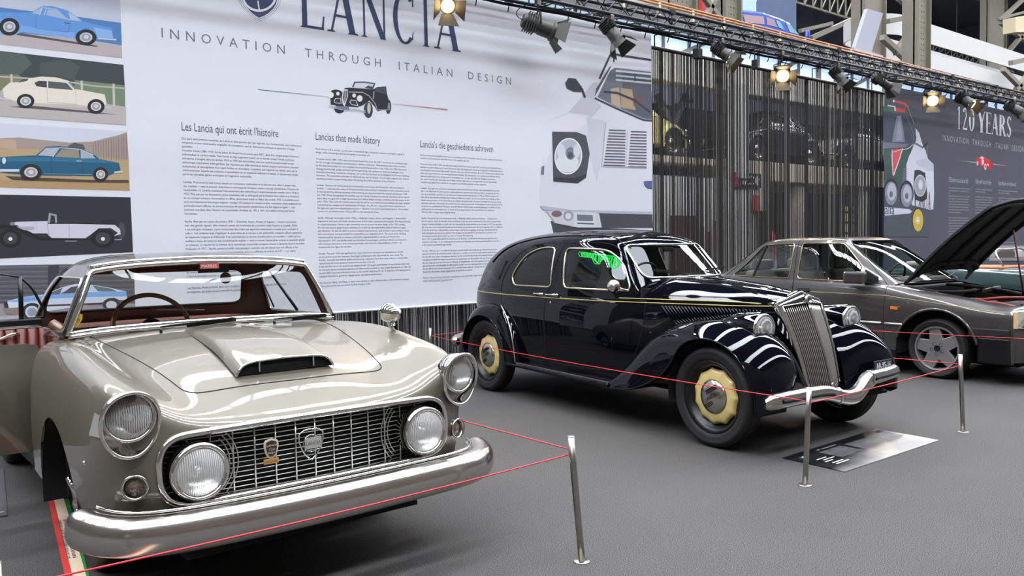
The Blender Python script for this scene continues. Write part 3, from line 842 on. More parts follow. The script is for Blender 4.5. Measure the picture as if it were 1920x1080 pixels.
def cars_wedge():
    p = Print(sx=4.5, ox=0, oy=480)
    p.P([(-60, 80), (760, 66), (1130, 60), (1140, 420), (-60, 440)], (92, 92, 98)); p.P([(-60, 560), (-60, 400), (1140, 400), (1160, 700), (-60, 700)], (150, 148, 150))
    for k in range(16): p.L([(-60, 95+k*20), (1130, 84+k*20)], 5, (74, 74, 80) if k % 2 else (118, 118, 124))
    p.P([(405, 80), (500, 75), (500, 400), (405, 400)], (58, 58, 64)); p.P([(-60, 515), (150, 500), (1140, 440), (1160, 700), (-60, 700)], (176, 174, 178))
    p.P([(60, 380), (200, 345), (370, 325), (520, 265), (640, 235), (760, 240), (940, 270), (1065, 300), (1075, 370), (1010, 372), (960, 350), (870, 390), (700, 420), (370, 470), (190, 430), (75, 440)], (206, 212, 226))
    p.P([(60, 384), (200, 350), (370, 330), (540, 300), (760, 305), (1065, 300), (1070, 340), (800, 345), (420, 360), (190, 392)], (122, 170, 220)); p.P([(390, 325), (520, 270), (530, 268), (500, 325)], (96, 104, 116)); p.P([(520, 318), (600, 262), (700, 245), (760, 250), (740, 305)], (70, 74, 84)); p.P([(780, 248), (940, 275), (990, 300), (830, 300)], (110, 116, 128))
    p.P([(30, 395), (60, 380), (75, 440), (40, 440)], (50, 48, 52)); p.P([(20, 440), (170, 440), (160, 500), (60, 490)], (140, 122, 118)); p.L([(370, 420), (860, 400)], 14, (62, 52, 54))
    p.E(272, 470, 88, 74, (36, 36, 40)); p.E(270, 472, 58, 52, (206, 208, 216)); p.E(270, 472, 40, 36, (150, 160, 178)); p.E(940, 410, 74, 56, (36, 36, 40)); p.E(940, 412, 46, 34, (200, 202, 208)); return B(p.done('car_photograph', None))


cars_blue(); cars_cream(); cars_teal(); cars_vintage(); cars_wedge()

# the big white sports car at the right-hand end of the banner ----------------
p = Print(sx=909/320.0, ox=960, oy=80)
WH, WS, DK = (214, 214, 222), (190, 190, 200), (66, 68, 76)
p.P([(205, 950), (300, 950), (748, 900), (752, 1010), (220, 1012)], DK)
p.P([(440, 300), (470, 200), (525, 120), (545, 100), (740, 105), (750, 1000), (470, 985), (350, 985), (225, 962), (180, 900), (150, 850), (146, 780), (155, 690), (172, 600), (166, 460), (185, 425), (240, 390), (300, 372), (370, 290), (410, 235)], WH)
p.P([(300, 372), (370, 290), (430, 215), (462, 205), (440, 300), (480, 340), (420, 400), (395, 385)], (196, 196, 204)); p.P([(166, 460), (185, 425), (300, 378), (395, 395), (400, 430), (330, 470), (212, 470), (210, 560), (175, 650), (172, 600)], (222, 222, 228)); p.P([(395, 395), (505, 420), (470, 660), (450, 740), (412, 600), (400, 430)], (202, 202, 210))
p.P([(455, 290), (525, 145), (545, 133), (740, 155), (748, 410), (700, 405), (560, 345)], (112, 116, 126)); p.P([(580, 150), (740, 160), (748, 405), (700, 400), (600, 350)], (88, 92, 102))
p.P([(525, 245), (570, 238), (580, 350), (530, 325)], (186, 166, 146)); p.P([(578, 240), (640, 250), (658, 360), (582, 345)], (176, 152, 126)); p.P([(640, 300), (700, 280), (690, 330), (650, 340)], (120, 84, 84))
for yy in (150, 175, 198): p.L([(556, yy), (740, yy+18)], 10, (206, 208, 216))
p.L([(655, 165), (655, 205)], 6, DK); p.L([(492, 262), (560, 268), (650, 305), (735, 370)], 12, (60, 64, 74)); p.L([(440, 292), (520, 145), (545, 128), (740, 140)], 10, (226, 226, 232)); p.L([(442, 296), (560, 352), (700, 412), (748, 416)], 10, (62, 66, 76))
p.P([(448, 245), (520, 128), (530, 125), (470, 235), (440, 290)], (84, 88, 98)); p.L([(467, 190), (522, 68), (545, 62), (738, 92)], 11, (64, 66, 76)); p.L([(543, 66), (543, 100)], 9, (64, 66, 76))
p.P([(283, 215), (300, 188), (340, 192), (372, 235), (374, 262), (330, 262), (292, 245)], (64, 66, 74)); p.L([(372, 245), (388, 290)], 12, (58, 60, 68))
p.P([(214, 474), (345, 476), (395, 495), (414, 590), (395, 720), (350, 750), (220, 740)], (74, 76, 84)); p.P([(225, 715), (330, 722), (395, 700), (390, 722), (350, 748), (222, 738)], (52, 54, 60))
p.E(300, 605, 74, 98, (230, 230, 234), 0.1); p.E(300, 605, 68, 91, (176, 180, 188), 0.1); p.E(295, 640, 60, 50, (216, 218, 222)); p.E(312, 590, 26, 34, (120, 124, 134)); p.E(310, 600, 15, 18, (80, 84, 94)); p.E(262, 580, 22, 40, (208, 210, 216)); p.E(345, 575, 18, 36, (206, 208, 214))
for k in range(13):
    y0 = 462+k*15.6; p.P([(517-k*2.4, y0), (604-k*0.3, y0+3), (606-k*0.3, y0+9), (515-k*2.4, y0+6)], (88, 90, 98)); p.P([(634-k*1.2, y0+8), (716, y0+11), (718, y0+17), (632-k*1.2, y0+14)], (88, 90, 98))
p.L([(500, 430), (478, 660)], 3, (176, 176, 186)); p.L([(478, 660), (604, 664), (720, 668)], 2.5, (180, 180, 190)); p.L([(616, 465), (608, 662)], 2.5, (180, 180, 190))
p.P([(150, 868), (320, 890), (748, 900), (748, 915), (320, 905), (165, 890)], (178, 178, 190)); p.P([(182, 895), (455, 905), (472, 985), (350, 985), (230, 960)], (198, 198, 206)); p.P([(466, 910), (748, 915), (750, 985), (480, 985)], DK)
p.E(238, 912, 28, 17, (122, 98, 98)); p.E(300, 922, 27, 28, (150, 152, 160)); p.E(300, 924, 16, 17, (210, 210, 216)); p.P([(330, 907), (444, 911), (448, 985), (332, 980)], (206, 208, 214)); p.P([(345, 915), (430, 918), (432, 950), (348, 948)], (110, 114, 124)); p.L([(350, 962), (435, 965)], 8, (96, 100, 110)); p.P([(702, 738), (746, 735), (747, 778), (722, 775), (706, 758)], (84, 96, 140)); p.P([(158, 660), (172, 655), (170, 700), (156, 700)], (120, 120, 128))
B(p.done('sports_car_picture', None))

# ------------------------------------------------------------------ dark banner at the right
dbanner = thing('banner', 'dark grey hanging banner headed 120 YEARS with a printed rally car', 'banner', (20.0, BY, 0.6))


def DB(o): return child(o, dbanner)


DARKFAB = mat('dark_banner_fabric', (78, 80, 90), 0.85, bump=(2.2, 0.2))
DB(fabric(16.17, 30.0, 0.6, 4.36, BY, DARKFAB, None, 5))
mb = MB()
sp = [zx(1740+a/7.2, 190+c/7.2)[0] for a, c in [(388, 370), (447, 375), (462, 378), (530, 383), (548, 385), (628, 400), (668, 405), (776, 420), (778, 420), (858, 436), (856, 438), (950, 452), (955, 455), (1048, 468), (1058, 470), (1124, 478)]]
zb = zx(1740+420/7.2, 190+372/7.2)[1]; zt = zx(1740+430/7.2, 190+72/7.2)[1]
serif_word(mb, '120YEARS', [(sp[2*i], sp[2*i+1]) for i in range(8)], zb, zt-zb, BY-0.0012, 1.4)
DB(mb.obj('headline_lettering', WHITE, None))
mb = MB(); xa, za = zx(1740+186/7.2, 190+530/7.2); xb, zb2 = zx(1740+1284/7.2, 190+668/7.2)
T_ = 'INNOVATION  THROUGH  ITALIAN  DESIGN'
w_ = text_mesh(MB(), T_, 0.19, (0, 0, 0), (1, 0, 0), (0, 0, 1), space=1.5)
text_mesh(mb, T_, 0.19, (xa, BY-0.0012, za), (1, 0, 0), (0, 0, 1), sx=(xb-xa)/w_, space=1.5)
DB(mb.obj('tagline_lettering', mat('pale_ink', (170, 172, 178), 0.8), None))
p = Print(sx=7.2, ox=1740, oy=190)
for k in range(6): t = k/6; p.L([(455+200*t, 804+22*t), (455+200*(t+1/6), 804+22*(t+1/6))], 9, (90+int(120*t), 130+int(80*t), 100+int(110*t)))
for k in range(6): t = k/6; p.L([(880+178*t, 850+18*t), (880+178*(t+1/6), 850+18*(t+1/6))], 9, (214-int(20*t), 200-int(130*t), 200-int(130*t)))
p.P([(652, 800), (660, 770), (700, 745), (760, 750), (830, 790), (880, 850), (865, 905), (800, 915), (760, 905), (720, 870), (660, 850)], (206, 40, 52)); p.P([(830, 800), (884, 850), (866, 908), (845, 880)], (170, 30, 42)); p.P([(700, 760), (730, 740), (760, 770), (720, 780)], (214, 200, 200)); p.E(738, 818, 15, 42, (224, 220, 222)); p.E(774, 882, 15, 44, (220, 214, 216)); p.E(668, 838, 11, 32, (200, 190, 194)); p.E(774, 882, 8, 26, (120, 70, 76)); p.P([(795, 840), (822, 850), (820, 872), (796, 862)], (220, 210, 212))
DB(p.done('racing_car_picture', None))
p = Print(sx=1234/160.0, ox=1640, oy=160); q = Print(sx=1080/160.0, ox=1640, oy=290)
LW = (200, 200, 212)
p.P([(590, 620), (640, 680), (690, 850), (740, 950), (765, 1085), (480, 1085), (560, 880), (600, 800)], LW); p.P([(124, 370), (460, 400), (560, 560), (606, 760), (560, 840), (440, 900), (124, 920)], (74, 78, 90))
p.P([(124, 300), (190, 280), (470, 340), (462, 400), (124, 372)], (72, 100, 84)); p.P([(188, 280), (300, 300), (310, 372), (282, 368), (285, 318), (190, 300)], LW); p.P([(305, 318), (440, 350), (440, 392), (312, 378)], (206, 70, 74)); p.L([(275, 225), (430, 262), (478, 310)], 30, (210, 72, 74)); p.E(276, 226, 14, 20, (222, 214, 216)); p.L([(440, 290), (440, 340)], 14, (206, 70, 74)); p.L([(478, 310), (570, 560)], 6, (170, 172, 180)); p.L([(455, 430), (560, 700), (560, 790)], 5, (130, 132, 142))
p.P([(320, 440), (385, 440), (440, 820), (250, 820)], (128, 130, 150)); p.P([(345, 440), (372, 440), (400, 800), (310, 800)], (150, 152, 172)); p.P([(124, 820), (500, 850), (440, 895), (124, 915)], (112, 114, 124))
p.P([(124, 930), (250, 930), (245, 1085), (124, 1085)], (66, 84, 80)); p.P([(395, 925), (556, 870), (480, 1085), (340, 1085)], (60, 82, 78)); p.P([(250, 930), (405, 915), (340, 1085), (258, 1085)], (198, 80, 84)); p.L([(250, 930), (256, 1085)], 10, LW); p.L([(405, 915), (345, 1085)], 14, LW); p.L([(250, 970), (390, 925)], 8, LW); p.L([(410, 930), (480, 915), (560, 855)], 12, (180, 182, 192)); p.L([(690, 900), (765, 835)], 26, (40, 42, 50)); p.L([(700, 800), (745, 775)], 18, (70, 72, 82)); p.L([(760, 870), (762, 1040)], 5, (120, 122, 130)); p.L([(590, 840), (700, 900)], 24, (110, 106, 112))
DB(p.done('rally_car_picture', None))
q.k = 20
q.P([(440, 0), (665, 0), (672, 50), (745, 120), (752, 500), (740, 690), (620, 718), (490, 690), (400, 400), (400, 120)], LW); q.P([(515, 95), (560, 60), (660, 55), (745, 125), (748, 200), (680, 215), (560, 150)], (186, 186, 200)); q.P([(120, 0), (220, 0), (230, 270), (120, 300)], (64, 82, 78)); q.P([(225, 0), (335, 0), (240, 270), (230, 270)], (198, 80, 84)); q.P([(335, 0), (440, 0), (400, 130), (340, 350), (300, 380), (236, 270)], (60, 80, 76)); q.L([(218, 0), (232, 250)], 10, LW); q.L([(332, 0), (240, 262)], 12, LW)
for k in range(9): q.L([(122, 130+k*22), (215, 140+k*22)], 5, (44, 58, 56)); q.L([(350+k*2, 350-k*22), (410, 345-k*22)], 8, (120, 122, 132))
q.P([(120, 560), (480, 640), (700, 700), (735, 720), (710, 900), (690, 1040), (120, 1040)], (72, 76, 86)); q.P([(128, 662), (440, 690), (474, 720), (440, 745), (128, 772)], (196, 198, 212))
q.P([(505, 195), (560, 190), (640, 230), (665, 500), (660, 560), (600, 600), (510, 570), (492, 400)], (46, 48, 56))
for cx, cy, rx, ry in ((208, 490, 92, 172), (405, 515, 88, 170)): q.E(cx, cy-20, rx, ry, (40, 42, 50)); q.E(cx, cy, rx-12, ry-22, (128, 132, 146)); q.E(cx+8, cy-20, (rx-12)*0.7, (ry-22)*0.75, (172, 176, 188)); q.E(cx, cy+10, 22, 40, (96, 100, 114))
q.E(576, 392, 76, 138, (206, 206, 204)); q.E(576, 392, 68, 128, (150, 154, 162)); q.E(580, 380, 28, 60, (200, 202, 206)); q.E(545, 825, 74, 150, (40, 42, 48)); q.E(549, 830, 66, 142, (196, 170, 66)); q.E(545, 830, 30, 50, (206, 196, 150)); q.E(548, 838, 20, 9, (232, 230, 220))
DB(q.done('rally_lamps_picture', None))
mb = MB()
for w__, px0, px1, py0, sz in (('alia', 1640+124/6.75, 1640+244/6.75, 290+756/6.75, 0.30),):
    xa, za = zx(px0, py0); xb, _ = zx(px1, py0); ww = text_mesh(MB(), w__, sz, (0, 0, 0), (1, 0, 0), (0, 0, 1)); text_mesh(mb, w__, sz, (xa, BY-0.0056, za), (1, 0, 0), (0, 0, 1), sx=(xb-xa)/ww)
lx = [(500, 548), (548, 582), (584, 620), (622, 650), (652, 664), (668, 706)]
for g, (a, b_) in zip('LANCIA', lx):
    xa, za = zx(1640+a/6.75, 290+692/6.75); xb, _ = zx(1640+b_/6.75, 290+692/6.75); strokes(mb, g, xa, za, xb-xa, 0.36, BY-0.0056)
DB(mb.obj('car_lettering', mat('black_ink', (34, 36, 44), 0.8), None))
for (h_, bt, xs, xw) in (("D'Elsenborn au succès en rally", FR[1], 1779, 1819), ('Rally world record holder', EN[1], 1829, 1862), ('Recordhouder in de rallywereld', NL[1], 1872, 1908)):
    xa, za = zx(xs, 341 if xs < 1800 else (344 if xs < 1850 else 347)); xb, _ = zx(xw, 345)
    DB(text_column(h_, '\n'.join(bt.split('\n')[:28]), xa, za, za-0.14, za-1.75, xb-xa, ink_=mat('pale_ink', (170, 172, 178), 0.8), hs=0.16, xh=(xb-xa)*0.9))
# ================================================================== lighting truss and its lamps
TRUSS = mat('black_truss_paint', (46, 47, 50), 0.38, 0.3)
LAMPBODY = mat('lamp_body_paint', (58, 58, 54), 0.45, 0.3)
BARN = mat('barn_door_metal', (74, 72, 68), 0.5, 0.4)
HOT = mat('lamp_filament_glow', (255, 214, 150), 0.5, emit=14.0)
COLD = mat('unlit_lamp_glass', (150, 140, 120), 0.1, 0.6)
TX0, TX1 = 0.5, 30.0
TYF, TYB, TZ0, TZ1 = 7.86, 8.12, 4.37, 4.575
truss = thing('lighting_truss', 'long black box truss running above both banners', 'truss', (15, 8.0, 4.37))


def TR(o): return child(o, truss)


def rise(x): return .009*(x-8.7)     # the truss climbs gently to the right


for y in (TYF, TYB):
    for z in (TZ0, TZ1): TR(MB().cyl((TX0, y, z), (TX1, y, z), 0.024, 10).obj('chord', TRUSS))
mb = MB(); x = TX0; k = 0
while x < TX1-0.3:
    for y in (TYF, TYB): mb.cyl((x, y, TZ0), (x+0.22, y, TZ1), 0.011, 6); mb.cyl((x+0.22, y, TZ1), (x+0.44, y, TZ0), 0.008, 6)
    for z in (TZ0, TZ1): mb.cyl((x, TYF, z), (x+0.22, TYB, z), 0.009, 6); mb.cyl((x+0.22, TYB, z), (x+0.44, TYF, z), 0.009, 6)
    if k % 5 == 0:
        mb.cyl((x, TYF, TZ0), (x, TYF, TZ1), 0.012, 6); mb.cyl((x, TYB, TZ0), (x, TYB, TZ1), 0.012, 6); mb.cyl((x, TYF, TZ0), (x, TYB, TZ0), 0.012, 6)
        mb.box(x-0.05, x+0.05, TYF-0.03, TYF+0.03, TZ1-0.03, TZ1+0.03)
    x += 0.44; k += 1
TR(mb.obj('bracing', TRUSS))
mb = MB()
for (dx, z, r) in ((0.0, 4.345, 0.018), (0.3, 4.40, 0.014)): mb.tube([(TX0+i*0.5, 8.16+0.01*sin(i*1.7+dx), z-0.012*abs(sin(i*0.9+dx))) for i in range(59)], r, 6)
for i in range(60): mb.cyl((TX0+i*0.5+0.1, 8.17, 4.33), (TX0+i*0.5+0.12, 8.22, 4.26), 0.008, 5)
TR(mb.obj('power_cable', SOFTBLACK))
truss.rotation_euler = (0, -.009, 0); truss.location = (15, 8.0, 4.37+rise(15))
pipe = thing('curtain_rail', 'black scaffold tube behind the truss carrying the string curtain', 'rail', (12.7, 8.45, 4.2))
child(MB().cyl((9.42, 8.45, 4.235), (16.9, 8.45, 4.235), 0.026, 10).obj('tube', SOFTBLACK), pipe)
mb = MB()
for i in range(7): mb.tube([(9.6+i*1.06, 8.45, 4.25), (9.6+i*1.06, 8.45, 4.42), (9.6+i*1.06, 8.20, 4.42)], 0.012, 6)
child(mb.obj('bracket', SOFTBLACK), pipe)


def stage_lamp(px, py_, Y, aim, lit, label, length=0.36, r=0.085, spot=0, grey=False):
    """theatre spotlight hung from the truss with its barn doors"""
    Y = TYF; P = np.array(at(px, py_, Y)); t = thing('stage_spotlight', label, 'spotlight', tuple(P), 0, 'stage spotlights on the black truss')
    a = np.array(aim, float)-P; a /= np.linalg.norm(a); s = np.cross(a, [0, 0, 1.0]); s /= np.linalg.norm(s); u = np.cross(s, a); L = length
    body = MB().lathe([(0.01, -L/2), (r*0.8, -L/2), (r*0.95, -L/2+0.02), (r*0.95, 0.0), (r*1.05, 0.02), (r*1.05, L/2-0.05), (r*1.25, L/2-0.03), (r*1.25, L/2)], axis=a, n=20)
    for k in range(5): body.obox(a*(-L/2+0.05+k*0.03)+u*0, s*r*1.12, u*r*1.12, a*0.004)
    body.obj('housing', LAMPBODY, t, angle=35)
    MB().lathe([(0.001, L/2-0.012), (r*1.0, L/2-0.012)], axis=a, n=20).obj('lens', HOT if lit else COLD, t)
    mb = MB(); top = np.array([0, 0, max(0.10, TZ0+rise(P[0])-0.06-P[2])])
    mb.tube([s*r*1.25, s*r*1.3+np.array([0, 0, r*1.5]), np.array([0, 0, r*1.9]), -s*r*1.3+np.array([0, 0, r*1.5]), -s*r*1.25], 0.010, 6)
    mb.cyl((0, 0, r*1.8), tuple(top), 0.014, 8); mb.obj('yoke', SOFTBLACK, t)
    MB().obox(top+np.array([0, 0, 0.01]), (0.03, 0, 0), (0, 0.03, 0), (0, 0, 0.035)).obj('clamp', STEEL, t, bevel=0.006)
    e = a*(L/2)
    for (q, w) in ((u, s), (-u, s), (s, u), (-s, u)):
        b0, b1 = e+q*r*1.15-w*r*0.9, e+q*r*1.15+w*r*0.9; out = a*0.13+q*0.085
        MB().slab([b0, b1, b1+out+w*0.05, b0+out-w*0.05], q*0.004).obj('barn_door', BARN, t)
    mb = MB(); mb.tube(curve([-a*L/2, -a*(L/2+0.08)+np.array([0, 0, 0.04]), -a*(L/2)+np.array([0, 0, 0.16]), top*0.95], 12), 0.006, 5); mb.obj('cable', SOFTBLACK, t)
    if spot:
        ld = bpy.data.lights.new('spot_beam', 'SPOT'); ld.energy = spot; ld.color = (1.0, 0.76, 0.5); ld.spot_size = R(50); ld.spot_blend = 0.5; ld.shadow_soft_size = 0.06
        lo = bpy.data.objects.new('spot_beam', ld); col.objects.link(lo); lo.parent = t; lo.location = tuple(a*(L/2+0.02)); lo.rotation_euler = Vector(a).to_track_quat('-Z', 'Y').to_euler()
    return t


stage_lamp(836, 4, 7.8, (3.2, 3.0, 0.6), True, 'lit stage spotlight over the last letter of the white banner headline', 0.3, 0.075, 160)
stage_lamp(1009, 49, 7.75, (9.6, 6.6, 3.0), False, 'large dark stage spotlight with open barn doors above the printed white car', 0.42, 0.095)
stage_lamp(1146, 58, 7.75, (8.6, 6.6, 2.2), False, 'small dark stage spotlight at the right end of the white banner')
stage_lamp(1353, 97, 7.75, (11.6, 5.6, 2.0), True, 'lit stage spotlight left of the middle of the string curtain', 0.34, 0.08)
stage_lamp(1466, 138, 7.7, (6.3, 3.2, 0.4), True, 'brightest orange stage spotlight in front of the string curtain', 0.3, 0.095, 260)
stage_lamp(1571, 140, 7.75, (13.9, 6.4, 2.2), False, 'unlit stage spotlight right of the orange one, pointing down', 0.32, 0.085)
stage_lamp(1652, 153, 7.75, (17.8, 6.9, 3.0), False, 'dark slim stage spotlight at the left end of the dark banner', 0.42, 0.07)
stage_lamp(1746, 186, 7.7, (9.6, 2.6, 0.6), True, 'dazzling stage spotlight above the printed rally car', 0.34, 0.10, 260)
stage_lamp(1809, 188, 7.75, (18.4, 5.4, 2.2), True, 'lit stage spotlight above the number of the dark banner headline', 0.4, 0.10)
stage_lamp(1901, 204, 7.75, (22.0, 5.8, 2.6), False, 'dark stage spotlight hanging at the right edge of the photo', 0.42, 0.11)
for (px, py_, lab) in ((1308, 101, 'small black floodlight hanging above the left part of the string curtain'), (1415, 121, 'thin black fixture hanging on a cable above the string curtain')):
    P = at(px, py_, TYF); t = thing('floodlight', lab, 'floodlight', P)
    MB().obox((0, 0, 0), (0.06 if px < 1400 else 0.025, 0, 0), (0, 0.05, 0), (0, 0, 0.075)).obj('housing', SOFTBLACK, t, bevel=0.015)
    MB().cyl((0, 0, 0.07), (0, 0, 4.345+rise(P[0])-P[2]), 0.01, 6).obj('hanger', SOFTBLACK, t)

# ================================================================== string curtain
sc_mats = [mat('string_black', (17, 17, 19), 0.8), mat('string_dark', (40, 39, 39), 0.8), mat('string_brown', (70, 62, 53), 0.8), mat('string_grey', (124, 121, 114), 0.8)]
mb = MB(); rr = random.Random(11); x = 1.6
while x < 16.9:
    w = rr.uniform(0.006, 0.014); lower = x < 9.2
    r_ = rr.random(); m_ = 0 if r_ < 0.62 else 1 if r_ < 0.84 else 2 if r_ < 0.94 else 3
    mb.box(x, x+w, 8.445, 8.451, 0.015, 4.21 if not lower else 0.9, m_)
    x += w+rr.choice((0.003, 0.004, 0.005, 0.008, 0.013, 0.020))
sc_ = mb.obj('string_curtain', sc_mats)
tag(sc_, 'tall curtain of black and grey strings between the two banners', 'curtain', kind='stuff')

# ================================================================== behind the curtain: car rack and mezzanine
BEIGE = mat('beige_panel', (206, 198, 178), 0.8, noise=(2, 0.05))
GREYWALL = mat('pale_grey_wall', (196, 194, 188), 0.85, noise=(1.5, 0.06))
RY = 11.5
L1 = at(1210, 300, RY)[0]; PX0, PX1 = at(1365, 250, RY)[0], at(1388, 250, RY)[0]
rack = thing('display_rack', 'tall two-storey rack behind the string curtain with old cars on it', 'rack', (17, RY+1.2, 0))


def RK(o): return child(o, rack)


RK(MB().box(PX0, 24.5, RY, RY+2.4, 2.72, 3.17).obj('upper_deck', BEIGE, bevel=0.02))
RK(MB().box(10.5, PX0, RY, RY+2.4, 3.0, 3.13).obj('side_deck', BEIGE))
RK(MB().box(PX0, PX1, RY-0.25, RY+0.05, 2.72, 4.79).obj('post', GREYWALL, bevel=0.02))
for (a, b_) in ((1497, 1521), (1622, 1634)):
    RK(MB().box(at(a, 380, RY)[0], at(b_, 380, RY)[0], RY+0.1, RY+0.3, 0, 2.72).obj('post', BEIGE))
RK(MB().box(10.5, 25, RY+2.5, RY+2.6, 0, 4.78).obj('back_panel', mat('rack_back_panel', (44, 44, 46), .9)))
mb = MB(); bx0 = at(1300, 250, RY)[0]; mb.bar((bx0, RY+1.0, 3.2), (PX0-0.2, RY+1.0, 4.7), 0.12, 0.12); mb.bar((bx0, RY+1.0, 4.6), (PX0-0.2, RY+1.0, 3.2), 0.12, 0.12); mb.bar((bx0+0.6, RY+1.0, 4.4), (PX0, RY+1.0, 4.6), 0.1, 0.1)
RK(mb.obj('cross_brace', ROOFSTEEL))
mezz = thing('mezzanine', 'upper gallery with a beige edge beam and glazed strip above the string curtain', 'gallery', (20, 12.5, 0))


def MZ(o): return child(o, mezz)


MZ(MB().box(6, 46, 12.0, 12.4, 4.80, 5.50).obj('edge_beam', mat('pale_edge_beam', (222, 218, 204), 0.7), bevel=0.02))
MZ(MB().box(6, 46, 12.0, 16.0, 5.98, 6.30).obj('floor_slab', ROOFSTEEL))
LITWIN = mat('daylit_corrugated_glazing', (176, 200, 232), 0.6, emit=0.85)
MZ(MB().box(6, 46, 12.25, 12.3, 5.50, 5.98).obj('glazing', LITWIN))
mb = MB()
for i in range(46): x = 6.3+i*0.87; mb.box(x, x+(0.05 if i % 4 else 0.16), 12.18, 12.24, 5.50, 5.98)
for i in range(10): x = 7.5+i*3.6; mb.bar((x, 12.2, 5.5), (x+1.2, 12.2, 5.98), 0.05, 0.09)
MZ(mb.obj('glazing_bar', ROOFSTEEL))
RAILWOOD = mat('orange_wood_rail', (196, 140, 98), 0.5, noise=(8, 0.15)); RAILPOST = mat('cream_rail_paint', (206, 196, 168), 0.6)
rail = thing('balustrade', 'gallery railing with orange wooden handrails above the truss', 'railing', (22, 12.0, 6.3))
for z in (6.42, 6.36): child(MB().cyl((10, 11.95, z), (45, 11.95, z), 0.026, 8).obj('handrail', RAILWOOD), rail)
for i in range(32): child(MB().box(10.4+i*1.1, 10.47+i*1.1, 11.93, 12.0, 6.1, 6.42).obj('post', RAILPOST), rail)

# kiosk wall, door, signs -----------------------------------------------------
kx0, kx1 = at(1215, 380, RY)[0]-1.0, at(1430, 380, RY)[0]
kiosk = thing('kiosk', 'pale grey kiosk under the rack behind the string curtain', 'kiosk', ((kx0+kx1)/2, RY+0.5, 0))
child(MB().box(kx0, kx1, RY-0.15, RY+1.2, 0, 2.70).obj('wall', GREYWALL), kiosk)
d0, d1 = at(1408, 420, RY)[0], at(1425, 420, RY)[0]
child(MB().box(d0, d1, RY-0.19, RY-0.14, 0, at(1415, 396, RY)[2]).obj('door', DARK), kiosk)
sgn = thing('wall_sign', 'black sign with a red end and white lettering on the pale kiosk', 'sign', at(1402, 338, RY-0.2))
a, b_ = at(1376, 329, RY-0.2), at(1427, 344, RY-0.2); w2 = (b_[0]-a[0])/2; h2 = 0.16
MB().box(-w2, w2, 0, 0.04, -h2, h2).obj('board', BLACK, sgn)
MB().box(-w2, -w2+w2*0.5, -0.006, 0, -h2, h2).obj('red_panel', ink(170, 36, 44), sgn)
mb = MB(); ww = text_mesh(MB(), 'FACOM', 0.3, (0, 0, 0), (1, 0, 0), (0, 0, 1)); text_mesh(mb, 'FACOM', 0.3, (-w2*0.42, -0.008, -0.10), (1, 0, 0), (0, 0, 1), sx=w2*1.3/ww); text_mesh(mb, 'F', 0.3, (-w2*0.9, -0.008, -0.10), (1, 0, 0), (0, 0, 1)); mb.obj('lettering', WHITE, sgn)
P = at(1419, 380, RY-0.23)
tag(MB().box(P[0]-0.13, P[0]+0.13, P[1], P[1]+0.04, P[2]-0.17, P[2]+0.17).obj('fire_sign', ink(196, 40, 46)), 'small square red sign on the pale kiosk above its door', 'sign')
sgx0, sgx1 = at(1243, 430, RY)[0], at(1290, 430, RY)[0]
po = thing('poster', 'dark red poster leaning on the kiosk wall behind the left end of the curtain', 'poster', ((sgx0+sgx1)/2, RY-0.22, 0))
MB().box((sgx0-sgx1)/2, (sgx1-sgx0)/2, 0, 0.04, 0.4, at(1270, 405, RY)[2]).obj('board', ink(74, 32, 27), po)
mb = MB()
for k in range(7): mb.box((sgx0-sgx1)/2+0.1+k*0.21, (sgx0-sgx1)/2+0.2+k*0.21, -0.006, 0, 0.5, at(1270, 405, RY)[2]-0.1-0.12*(k % 3))
mb.obj('picture', ink(112, 54, 42), po)
a, b_ = at(1624, 384, RY), at(1656, 440, RY)
win = thing('shop_window', 'lit window with dark grid bars behind the right end of the string curtain', 'window', ((a[0]+b_[0])/2, RY+0.75, 0))
w2 = (b_[0]-a[0])/2+0.2
MB().box(-w2, w2, 0, 0.05, 0.6, a[2]).obj('pane', mat('warm_lit_window', (232, 218, 184), 0.6, emit=0.7), win)
mb = MB()
for k in range(6): mb.box(-w2, w2, -0.04, 0, 0.6+k*0.29, 0.66+k*0.29)
for k in range(5): mb.box(-w2+k*w2/2-0.05, -w2+k*w2/2+0.05, -0.05, 0, 0.6, a[2])
mb.obj('grid', DARK, win)
P = at(1450, 440, RY-0.6)
con = thing('traffic_cone', 'small red and white traffic cone behind the string curtain', 'cone', (P[0], P[1], 0))
MB().lathe([(0.20, 0), (0.20, 0.03), (0.13, 0.04), (0.10, 0.5)], n=16).obj('cone_body', ink(214, 60, 56), con); MB().lathe([(0.10, 0.5), (0.075, 0.9)], n=16).obj('white_band', WHITE, con); MB().lathe([(0.075, 0.9), (0.03, P[2]+0.08), (0.0, P[2]+0.08)], n=16).obj('tip', ink(214, 60, 56), con)

# ================================================================== steelwork and panels of the upper hall
def column(px0, px1, Y, label, top=ROOF_Z, rivets=True, z0=6.31, split=None):
    x0, x1 = at(px0, 60, Y)[0], at(px1, 60, Y)[0]; t = thing('steel_column', label, 'column', ((x0+x1)/2, Y, z0)); w = (x1-x0)/2
    m = MB().box(-w, w, 0.0, 0.05, 0, top-z0); m.box(-w, -w+0.05, -0.12, 0.4, 0, top-z0); m.box(w-0.05, w, -0.12, 0.4, 0, top-z0); m.obj('web', OLIVE, t)
    if rivets:
        r = MB(); z = 0.1
        while z < top-z0-0.1:
            for xx in (-w*0.35, 0.05*w, w*0.4): r.sphere((xx, 0, z), 0.022, n=6)
            z += 0.17
        o = r.obj('rivet', ROOFSTEEL, t); o['kind'] = 'stuff'
    return t


FRAME = None


def frame(label, P):
    global FRAME
    FRAME = thing('steel_bracing', label, 'bracing', P)


